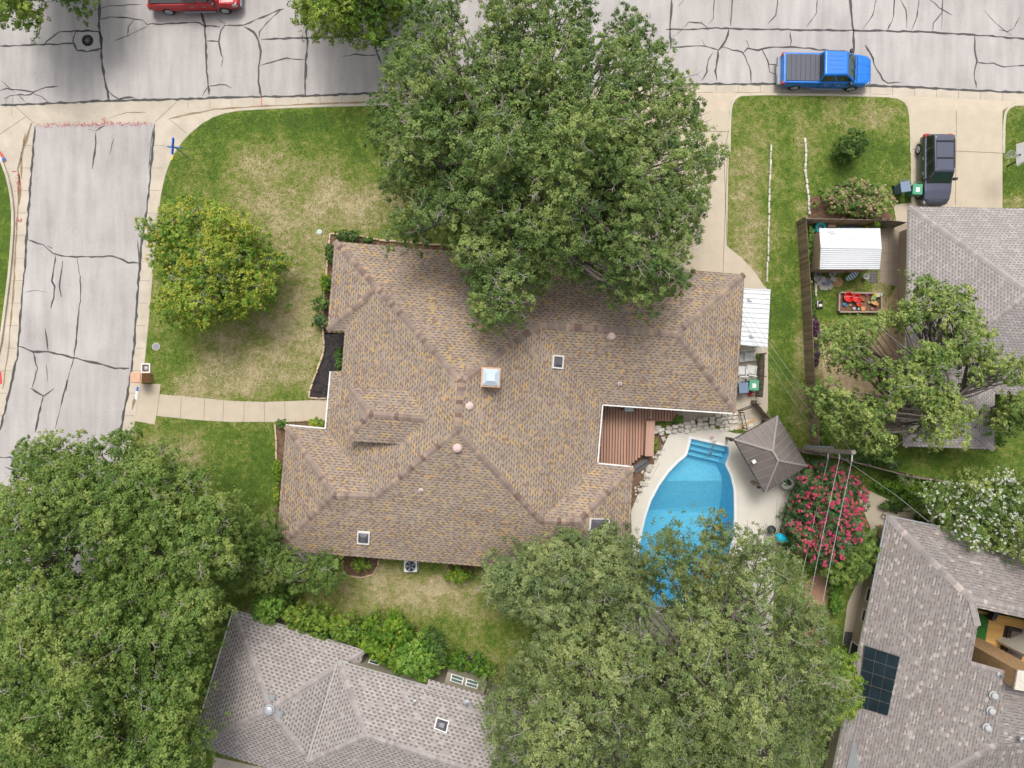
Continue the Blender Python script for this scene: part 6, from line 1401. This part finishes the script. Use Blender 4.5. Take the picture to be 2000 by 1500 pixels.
    leaf_mesh(crownname, C_, N_, T_, leaf[0], leaf[1], m, root)
    # trunk, limbs and twigs
    mb = MB(); hub_z = max(.5, zlow*.42); hub = Vector((bp.x, bp.y, hub_z)); cenV = [Vector(c) for c in cen]
    if ztop > 2.2:
        mb.tube([bp-Vector((0,0,.05)), bp.lerp(hub,.15), bp.lerp(hub,.6)+Vector((.06,.04,0)), hub+Vector((0,0,.3))], [trunk_r*1.4, trunk_r*1.08, trunk_r*.9, trunk_r*.8], 10); mb.build('trunk', barkm or M_bark, root)
        lm = MB(); nl = min(limbs, len(cenV)); 
        th = np.array([math.atan2(c.y-hub.y, c.x-hub.x) for c in cenV]); nodes = []
        order = np.argsort(th+rng.normal(0,.05,len(th)))
        for g_ in np.array_split(order, nl):
            if not len(g_): continue
            gc = sum((cenV[i] for i in g_), Vector((0,0,0)))/len(g_); gc = Vector((gc.x, gc.y, gc.z-puff*.7))
            m1 = hub.lerp(gc,.5)+Vector((random.uniform(-.4,.4), random.uniform(-.4,.4), .5)); pts = [hub, hub.lerp(m1,.5)+Vector((0,0,.2)), m1, gc]
            lm.tube(pts, [trunk_r*.55, trunk_r*.45, trunk_r*.34, trunk_r*.2], 7)
            tips = list(g_) if len(g_) < 26 else list(np.random.default_rng(3).choice(g_, 26, replace=False))
            for i in tips:
                c = cenV[i]; st = m1.lerp(gc, random.random()); md = st.lerp(c,.5)+Vector((random.uniform(-.3,.3), random.uniform(-.3,.3), -.15)); lm.tube([st, md, c-Vector((0,0,puff*.25))], [trunk_r*.17+.01, trunk_r*.11+.008, .012], 5, caps=False)
        # fine pale twigs that show between the leaves
        for _ in range(twigs):
            i = random.randrange(len(cenV)); c = cenV[i]; a = random.random()*6.28; v = Vector((math.cos(a), math.sin(a), .1)); p = c+v*R_[i]*.3+Vector((0,0,R_[i]*.45))
            L = random.uniform(.6,1.5)*min(1, puff); q = p+v*L*.5+Vector((0,0,.12)); lm.tube([p-v*L*.4-Vector((0,0,.3)), p, q, q+Vector((math.cos(a+.5), math.sin(a+.5), .1))*L*.4], [.03,.025,.018,.008], 4, 1, caps=False)
            for s_ in (-1,1): b_ = a+s_*random.uniform(.6,1.1); lm.tube([q.lerp(p,.3*(s_+1)), q.lerp(p,.3*(s_+1))+Vector((math.cos(b_), math.sin(b_), .15))*L*.5], [.016,.006], 4, 1, caps=False)
        lm.build('branches', [M_dbark, barkm or M_bark], root)
    else:
        for _ in range(5):
            c = random.choice(cenV); mb.tube([bp, bp.lerp(c,.5)+Vector((random.uniform(-.08,.08),random.uniform(-.08,.08),.05)), c], [.03,.022,.01], 5)
        mb.build('stem', barkm or M_bark, root)
    if flowers:
        fm, nf, fr, fl = flowers   # material, number of clusters, cluster radius, petals per cluster
        idx = rng.integers(0, len(cen), nf); d = unit(rng.normal(size=(nf,3))); d[:,2] = np.abs(d[:,2])*.9+.35; d = unit(d)
        fc = cen[idx]+d*R_[idx][:,None]*np.array([1.05,1.05,1.0]); fc[:,2] += .08
        # keep a minimum spacing so that heads stay separate
        pos = np.repeat(fc, fl, 0)+unit(rng.normal(size=(nf*fl,3)))*rng.uniform(.3,1,(nf*fl,1))*fr*np.repeat(rng.uniform(.55,1.35,nf), fl)[:,None]
        nr = unit(rng.normal(0,.6,size=(nf*fl,3))+np.array([0,0,1.0])); leaf_mesh('tips' if fm in (F_tip, F_bud) else 'flowers', pos, nr, np.repeat(rng.random(nf), fl)*.7+rng.random(nf*fl)*.3, fr*.62, fr*.5, fm, root)
    return root
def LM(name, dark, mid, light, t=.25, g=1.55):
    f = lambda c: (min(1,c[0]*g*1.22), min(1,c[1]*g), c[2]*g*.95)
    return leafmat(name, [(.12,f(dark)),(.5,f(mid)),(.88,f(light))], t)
L_oak = LM('oak_leaf', (.038,.088,.026), (.084,.156,.040), (.165,.245,.078), g=1.48)
L_oak2 = LM('dusty_oak_leaf', (.055,.092,.038), (.098,.162,.055), (.180,.245,.098), g=1.62)
L_oak3 = LM('blue_oak_leaf', (.05,.09,.04), (.092,.155,.058), (.175,.238,.10), g=1.6)
L_red = LM('reddish_oak_leaf', (.042,.088,.028), (.085,.145,.045), (.16,.215,.075))
L_elm = LM('elm_leaf', (.045,.105,.020), (.088,.168,.036), (.160,.235,.065), g=1.5)
L_yel = LM('yellow_leaf', (.045,.125,.018), (.110,.215,.028), (.23,.30,.045))
L_yg = LM('yellow_green_leaf', (.035,.10,.014), (.085,.17,.022), (.17,.26,.04))
L_ash = LM('ash_leaf', (.05,.11,.025), (.11,.19,.045), (.22,.30,.10))
L_hedge = LM('hedge_leaf', (.03,.10,.012), (.075,.175,.016), (.17,.27,.026))
L_green = LM('fresh_green_leaf', (.03,.105,.015), (.068,.175,.024), (.14,.26,.045))
L_dark = LM('shrub_leaf', (.02,.055,.015), (.045,.105,.022), (.09,.17,.035))
L_myr = LM('myrtle_leaf', (.02,.06,.022), (.05,.12,.045), (.11,.19,.075))
L_will = LM('feathery_leaf', (.035,.09,.018), (.08,.16,.032), (.17,.25,.06))
F_pink = leafmat('pink_flower', [(.0,(.60,.05,.15)),(.6,(.78,.10,.24)),(1,(.70,.10,.13))], .2)
F_pale = leafmat('pale_pink_flower', [(0,(.66,.30,.30)),(1,(.80,.55,.50))], .2); F_white = leafmat('white_flower', [(0,(.72,.73,.66)),(1,(.86,.86,.82))], .2); F_yel = leafmat('yellow_flower', [(0,(.5,.42,.02)),(1,(.7,.6,.04))], .2)
F_tip = leafmat('reddish_tip', [(0,(.22,.10,.03)),(1,(.34,.17,.06))], .2)
F_bud = leafmat('yellow_bud', [(0,(.30,.31,.035)),(1,(.46,.42,.05))], .2)
# great oak over the house front
tree('oak_tree', [(705,205),(745,180),(742,110),(780,60),(800,-30),(890,-60),(900,60),(925,60),(935,-40),(1160,-40),(1172,45),(1190,70),(1195,10),(1270,12),(1278,60),(1315,60),(1325,130),(1372,160),(1378,240),(1395,262),(1420,290),(1405,330),(1385,350),(1412,400),(1385,450),(1362,500),(1350,560),(1285,612),(1230,600),(1160,580),(1150,555),(1095,545),(1050,575),(1048,620),(1010,625),(960,652),(925,635),(905,605),(870,592),(880,555),(900,540),(880,485),(810,480),(745,470),(745,400),(775,395),(738,360),(745,300),(720,270)],
     6.0, 12.5, .62, L_oak, 'huge spreading oak with a dense green crown over the front of the brown roofed house', dens=1.1, k=11, lpc=22, leaf=(.135,.075), gap=.10, spacing=.92, sprig=.32, trunk_r=.5, twigs=240, limbs=14, jz=1.15, seed=1, base=(1010,440))
# street tree beyond the top edge
tree('elm_tree', [(548,-30),(560,20),(590,55),(640,72),(660,60),(690,75),(740,88),(770,60),(810,20),(840,-40),(800,-330),(600,-330)], 4.0, 7.0, .55, L_yg, 'yellow green street tree hanging in from the top edge left of the oak', dens=1.0, gap=.10, leaf=(.14,.08), k=12, twigs=20, trunk_r=.2, seed=2, base=(690,-175))
tree('elm_tree', [(-40,-60),(-30,35),(20,44),(45,40),(68,15),(60,-10),(105,-5),(120,14),(160,2),(160,-330),(-40,-330)], 4.0, 6.5, .5, L_yg, 'green street tree clipped by the top left corner', leaf=(.14,.08), twigs=6, trunk_r=.18, seed=3, base=(50,-175))
# yellow tree on the front lawn
tree('flowering_tree', [(263,430),(300,415),(330,385),(375,375),(415,390),(430,380),(470,420),(500,440),(520,480),(560,495),(585,512),(550,530),(553,565),(520,600),(480,620),(440,625),(400,650),(350,650),(310,632),(295,590),(310,560),(290,520),(292,480),(272,455)],
     2.8, 5.0, .50, L_yel, 'round yellow green tree with yellow clusters on the front lawn', dens=.95, gap=.08, leaf=(.15,.08), k=11, lpc=14, twigs=60, trunk_r=.16, seed=4, layer2=.5, flowers=(F_bud, 430, .15, 11), base=(440,500))
# lower left woods
tree('pecan_tree', [(20,900),(40,850),(90,838),(128,850),(110,880),(140,870),(205,845),(260,835),(270,865),(320,870),(345,905),(400,910),(415,950),(470,985),(480,1060),(460,1130),(330,1160),(200,1130),(80,1150),(-60,1160),(-80,960),(0,950),(30,940)],
     6.0, 10.0, .52, L_elm, 'spreading green tree over the bend of the side street', dens=1.0, gap=.13, leaf=(.15,.075), k=12, lpc=15, twigs=150, trunk_r=.36, seed=5, jz=1.0, layer2=.5)
tree('pecan_tree', [(-120,1120),(60,1130),(250,1120),(400,1130),(440,1200),(405,1290),(385,1380),(400,1480),(390,1620),(-150,1650),(-160,1300)],
     6.5, 11.0, .56, L_elm, 'big bushy tree filling the bottom left corner', dens=1.0, gap=.05, leaf=(.15,.075), k=12, lpc=15, twigs=190, trunk_r=.4, seed=6, jz=1.1, layer2=.6)
tree('elm_tree', [(440,960),(500,1000),(535,1010),(560,1070),(620,1075),(670,1092),(668,1140),(640,1165),(590,1158),(540,1150),(480,1160),(430,1170),(400,1090)], 3.0, 6.2, .48, L_elm, 'small leaved tree reaching over the southwest corner of the brown roof', leaf=(.11,.06), k=12, lpc=16, gap=.03, twigs=30, trunk_r=.2, seed=7, jz=.5)
# lower centre oaks
tree('oak_tree', [(940,1110),(960,1085),(1000,1080),(1035,1050),(1060,1065),(1090,1045),(1140,1040),(1200,1020),(1245,1060),(1262,1120),(1270,1200),(1150,1240),(1060,1240),(1010,1215),(960,1190),(938,1150)], 4.0, 7.5, .60, L_oak3, 'dusty blue green oak at the southeast corner of the brown roof', dens=1.15, k=13, leaf=(.14,.07), lpc=20, twigs=40, trunk_r=.28, seed=8)
tree('oak_tree', [(1250,1080),(1290,1035),(1310,1010),(1345,1020),(1385,1005),(1400,980),(1425,985),(1418,1015),(1440,1045),(1500,1060),(1480,1120),(1440,1190),(1380,1210),(1310,1215),(1262,1190),(1248,1130)], 5.0, 7.0, .60, L_red, 'olive tree with reddish tips overhanging the swimming pool', gap=.14, dens=1.0, k=11, leaf=(.13,.07), twigs=16, trunk_r=.12, barkm=M_dbark, flowers=(F_tip, 330, .09, 5), seed=9, layer2=.45, base=(1330,1215))
tree('oak_tree', [(1040,1220),(1150,1215),(1210,1150),(1255,1140),(1300,1180),(1400,1160),(1440,1110),(1430,1050),(1460,1005),(1500,1040),(1570,1090),(1590,1150),(1630,1200),(1650,1250),(1640,1300),(1690,1350),(1670,1400),(1620,1440),(1610,1500),(1610,1620),(960,1640),(940,1480),(930,1400),(960,1340),(1000,1290)],
     6.0, 13.0, .66, L_oak2, 'massive dusty green oak filling the bottom of the picture below the pool', dens=1.1, k=12, lpc=20, leaf=(.125,.062), gap=.10, spacing=.92, sprig=.32, twigs=200, trunk_r=.5, limbs=14, seed=10, jz=1.25)
tree('ash_tree', [(1640,1290),(1660,1270),(1680,1265),(1672,1310),(1690,1330),(1692,1370),(1660,1410),(1620,1430),(1600,1400),(1610,1330)], 3.0, 4.6, .40, L_yg, 'yellow green small tree touching the glass panel array', leaf=(.15,.08), twigs=8, trunk_r=.1, seed=11)
# sparse pruned tree right
SPARSE = tree('ash_tree', [(1592,700),(1615,640),(1640,610),(1680,620),(1720,600),(1770,590),(1790,540),(1840,545),(1860,505),(1895,520),(1905,580),(1920,620),(1950,625),(1945,660),(1995,690),(2030,740),(1990,760),(1940,740),(1925,760),(1900,790),(1895,850),(1890,900),(1860,915),(1835,890),(1790,870),(1760,900),(1730,915),(1680,880),(1640,860),(1600,820),(1585,770)],
     6.0, 9.0, .48, L_ash, 'sparse pruned tree with sawn limbs over the play yard and grey roof', gap=.42, dens=.9, k=10, lpc=13, leaf=(.17,.09), twigs=90, trunk_r=.34, seed=12, layer2=.25, jz=1.2, base=(1745,815))
ct_ = SPARSE; mb = MB(); a, b = P(1748,802,5.2), P(1787,775,6.6); mb.tube([P(1745,815,3.0), a, b], [.28,.24,.17], 10); mb.build('limb', M_bark, ct_)
mb = MB(); d = (b-a).normalized(); mb.tube([b-d*.01, b+d*.02], .165, 12); mb.build('cut_face', mat('cut_wood', (.60,.36,.13), .8), ct_)
tree('ash_tree', [(1928,830),(1950,800),(1960,780),(2000,765),(2060,770),(2060,840),(2000,850),(1960,850)], 4.5, 6.0, .42, L_ash, 'green branch end reaching in from the right edge', gap=.18, leaf=(.17,.09), twigs=10, trunk_r=.15, seed=13, layer2=.2)
tree('crape_myrtle', [(1545,960),(1560,915),(1590,898),(1640,900),(1680,925),(1700,960),(1690,1010),(1690,1050),(1660,1080),(1620,1110),(1580,1105),(1545,1070),(1530,1030)], 1.4, 3.6, .45, L_myr, 'crape myrtle covered in hot pink blossoms beside the pool deck', leaf=(.13,.06), flowers=(F_pink, 420, .125, 18), dens=.9, twigs=10, trunk_r=.08, seed=14)
tree('crape_myrtle', [(1778,960),(1800,945),(1830,930),(1860,945),(1880,935),(1920,915),(1970,920),(2060,930),(2060,1140),(2000,1110),(1960,1085),(1900,1075),(1850,1050),(1815,1020),(1800,990)], 3.2, 5.2, .55, L_ash, 'tall crape myrtle dotted with white blossoms at the right edge', leaf=(.14,.065), flowers=(F_white, 620, .10, 12), dens=1.0, twigs=10, trunk_r=.12, seed=15)
tree('oleander_shrub', [(1605,390),(1615,365),(1640,350),(1670,345),(1705,355),(1730,365),(1748,385),(1745,410),(1720,422),(1680,425),(1640,424),(1612,410)], .9, 1.9, .32, L_ash, 'pale pink flowering shrub above the play yard fence', cat='shrub', leaf=(.15,.05), flowers=(F_pale, 240, .085, 12), twigs=0, seed=16)
tree('willow_shrub', [(1655,1060),(1690,1030),(1712,1012),(1715,1040),(1730,1065),(1725,1110),(1700,1130),(1690,1160),(1650,1150),(1610,1140),(1590,1110),(1630,1100)], 1.6, 3.2, .42, L_will, 'feathery light green shrub tree below the pink myrtle', cat='shrub', leaf=(.20,.04), twigs=5, trunk_r=.07, seed=17, gap=.05)
tree('lawn_shrub', [(1645,265),(1660,250),(1685,255),(1697,275),(1690,300),(1665,312),(1648,300),(1640,285)], .4, .9, .22, L_dark, 'small dark shrub in the middle of the right front lawn', cat='shrub', leaf=(.12,.05), twigs=0, seed=18, gap=.12)
# hedge between the houses
HB = [([(488,1172),(520,1150),(560,1160),(580,1180),(560,1200),(520,1200)],L_dark,'dark leaved bush at the far left behind the hedge'),
 ([(680,1235),(720,1240),(800,1285),(790,1310),(740,1300),(690,1262)],L_hedge,'low green bush filling the hedge against the grey eave'),
 ([(488,1180),(500,1158),(540,1160),(562,1185),(548,1215),(510,1225),(488,1215)],L_green,'bright green bush at the left end of the hedge'),
 ([(545,1175),(590,1185),(640,1200),(650,1240),(640,1268),(600,1255),(560,1225),(545,1205)],L_yg,'olive green bush second from the left in the hedge'),
 ([(635,1205),(680,1215),(715,1225),(725,1260),(700,1270),(650,1250),(635,1230)],L_yel,'yellow tinged bush in the middle of the hedge'),
 ([(700,1225),(730,1200),(780,1210),(812,1235),(815,1270),(780,1300),(730,1290),(705,1265)],L_hedge,'large lime green bush in the middle of the hedge'),
 ([(765,1270),(810,1245),(845,1260),(870,1290),(862,1320),(820,1335),(775,1325),(760,1300)],L_green,'big fresh green bush overlapping the grey roof bay'),
 ([(815,1240),(850,1235),(870,1262),(880,1290),(855,1300),(830,1275)],L_dark,'dark green bush behind the lime one'),
 ([(870,1275),(905,1280),(945,1290),(975,1310),(965,1335),(930,1325),(890,1315),(868,1300)],L_hedge,'low lime bush at the right end of the hedge'),
 ([(625,1225),(648,1230),(640,1262),(628,1272),(615,1250)],L_green,'slender green shoot drooping over the grey roof')]
for i, (pl, m_, lb) in enumerate(HB): tree('hedge_bush', pl, 1.2, 2.9, .34, m_, lb, cat='bush', group='bushes of the hedge between the houses', leaf=(.13,.075), k=11, lpc=14, twigs=0, seed=20+i, trunk_r=.05)
# foundation shrubs: (px, py, rx, ry, ztop, material, label, flowers)
SB = [(680,462,24,13,1.3,L_dark,'dark green shrub at the northwest corner of the brown roof',None),(718,469,11,6,.8,L_dark,'small dark shrub on the north bed',None),(644,496,9,20,1.3,L_dark,'narrow dark shrub beside the northwest roof edge',None),
 (636,552,11,19,1.3,L_hedge,'green shrub with yellow tips on the west bed',F_yel),(627,593,18,15,1.4,L_dark,'round dark shrub on the west bed',None),(626,627,18,14,1.2,L_myr,'low olive shrub below the round dark one',None),
 (662,700,8,22,.9,L_dark,'thin green shrub in the black mulch bed',None),(619,826,16,10,1.0,L_yel,'bright yellow shrub beside the front walk',F_yel),(552,829,13,10,.9,L_dark,'dark green shrub at the end of the walk bed',None),
 (542,920,9,22,.9,L_hedge,'narrow green shrub on the west wall, upper',None),(541,965,6,25,.9,L_yg,'narrow yellow flowered shrub on the west wall, lower',F_yel),(706,1102,18,15,1.1,L_yg,'wispy yellow green shrub behind the south wall',None),
 (896,1122,27,17,1.3,L_hedge,'bright green shrub behind the south wall near the oak',None),(1326,819,10,9,.9,L_green,'small bright fern like plant at the end of the deck',None),(1480,697,5,7,.8,L_green,'small potted green plant by the stacked chairs',None),
 (1955,855,16,17,1.6,L_green,'lime green bush at the corner of the right roof',None),(1583,480,6,38,1.3,L_green,'climbing green vine beside the shed wall',None),(1588,600,5,30,.8,L_dark,'ground vine along the board fence',None),
 (1592,640,8,18,.9,leafmat('purple_leaf',[(0,(.06,.02,.06)),(1,(.18,.06,.16))]),'purple leaved plant by the yellow bench',None),(1594,690,6,26,.8,leafmat('plum_leaf',[(0,(.05,.03,.05)),(1,(.12,.08,.10))]),'dark plum plant low along the board fence',None),
 (1610,830,22,40,1.0,L_hedge,'dense green undergrowth beside the board fence',None),(1690,895,50,16,1.1,L_dark,'dark undergrowth below the sparse tree',None),(1745,905,16,14,1.2,L_myr,'leafy dark bush beside the diagonal stones',None),
 (1635,1165,14,38,.8,L_green,'bright green ground cover beside the lower path',None),(1738,950,30,16,.7,L_hedge,'grassy green clump above the lower path',None),(1745,988,25,12,.6,L_dark,'dark grassy clump beside the lower path',None),(1785,965,25,20,.7,L_hedge,'tall green grass clump near the white myrtle',None),
 (1280,870,6,14,.5,L_yg,'yellowish grass tuft in the gravel bed',None),(1800,1010,16,10,.8,L_dark,'dark green plant at the lower path end',None),(1713,437,8,6,1.6,L_yg,'yellow green plant behind the shed',None),(1610,1220,10,22,.9,L_green,'green sapling beside the lower oak',None)]
for i, (px, py, rx, ry, zt, m_, lb, fl) in enumerate(SB):
    pl = [(px+rx*math.cos(a)*random.uniform(.85,1.15)*1.15, py+ry*math.sin(a)*random.uniform(.85,1.15)*1.15) for a in [k*2*math.pi/9 for k in range(9)]]
    pf = min(.26, max(.10, min(rx, ry)/S*.45)); tree('garden_shrub', pl, .35, zt, pf, m_, lb, cat='shrub', leaf=(.10,.055), k=9, lpc=11, twigs=0, seed=40+i, jz=.12, flowers=(fl, max(8, int(rx*ry/14)), .07, 9) if fl else None)

# ---------------------------------------------------------------- grass tufts on the lawns
def tufts(n):
    X = rng.uniform(-33.5, 33.5, n); Y = rng.uniform(-25, 19, n)
    px = 1000+X*S/(1-.12/H); py = 750-Y*S/(1-.12/H)
    ok = inside_poly(px, py, lawn_poly) & ~inside_poly(X, Y, [(p[0],p[1]) for p in POOLB])
    for pl in EXCL:
        ok &= ~inside_poly(X, Y, pl)
    for ks in (KA, KB, KC): ok &= edge_dist_open(px, py, ks) > 5.5
    X, Y = X[ok], Y[ok]; d = np.array([dryness(a, b) for a, b in zip(X, Y)])
    g = np.array([mnoise.noise(Vector((a*.6, b*.6, 5)))*1.0+mnoise.noise(Vector((a*2.4, b*2.4, 9)))*.6 for a, b in zip(X, Y)])
    t = d+g*.42+rng.normal(0,.14,len(X)); m = len(X)
    C_ = np.stack([X, Y, .125+rng.uniform(0,.035,m)], 1); Nn = unit(rng.normal(0,.55,(m,3))+np.array([0,0,.75]))
    o = leaf_mesh('grass_tufts', C_, Nn, t, .15, .035, leafmat('grass_blade', [(0.0, (0.075, 0.135, 0.025)), (0.25, (0.115, 0.185, 0.025)), (0.42, (0.18, 0.225, 0.045)), (0.58, (0.25, 0.24, 0.09)), (0.75, (0.34, 0.29, 0.15)), (1.0, (0.48, 0.39, 0.25))], .15), None)
    tag(o, 'short grass blades and dry straw on the lawns', None, None, 'stuff')
def edge_dist_open(X, Y, pts):
    d = np.full(X.shape, 1e9)
    for (ax, ay), (bx, by) in zip(pts, pts[1:]):
        vx, vy = bx-ax, by-ay; t = np.clip(((X-ax)*vx+(Y-ay)*vy)/(vx*vx+vy*vy+1e-9), 0, 1); d = np.minimum(d, np.hypot(X-ax-t*vx, Y-ay-t*vy))
    return d
tufts(190000)
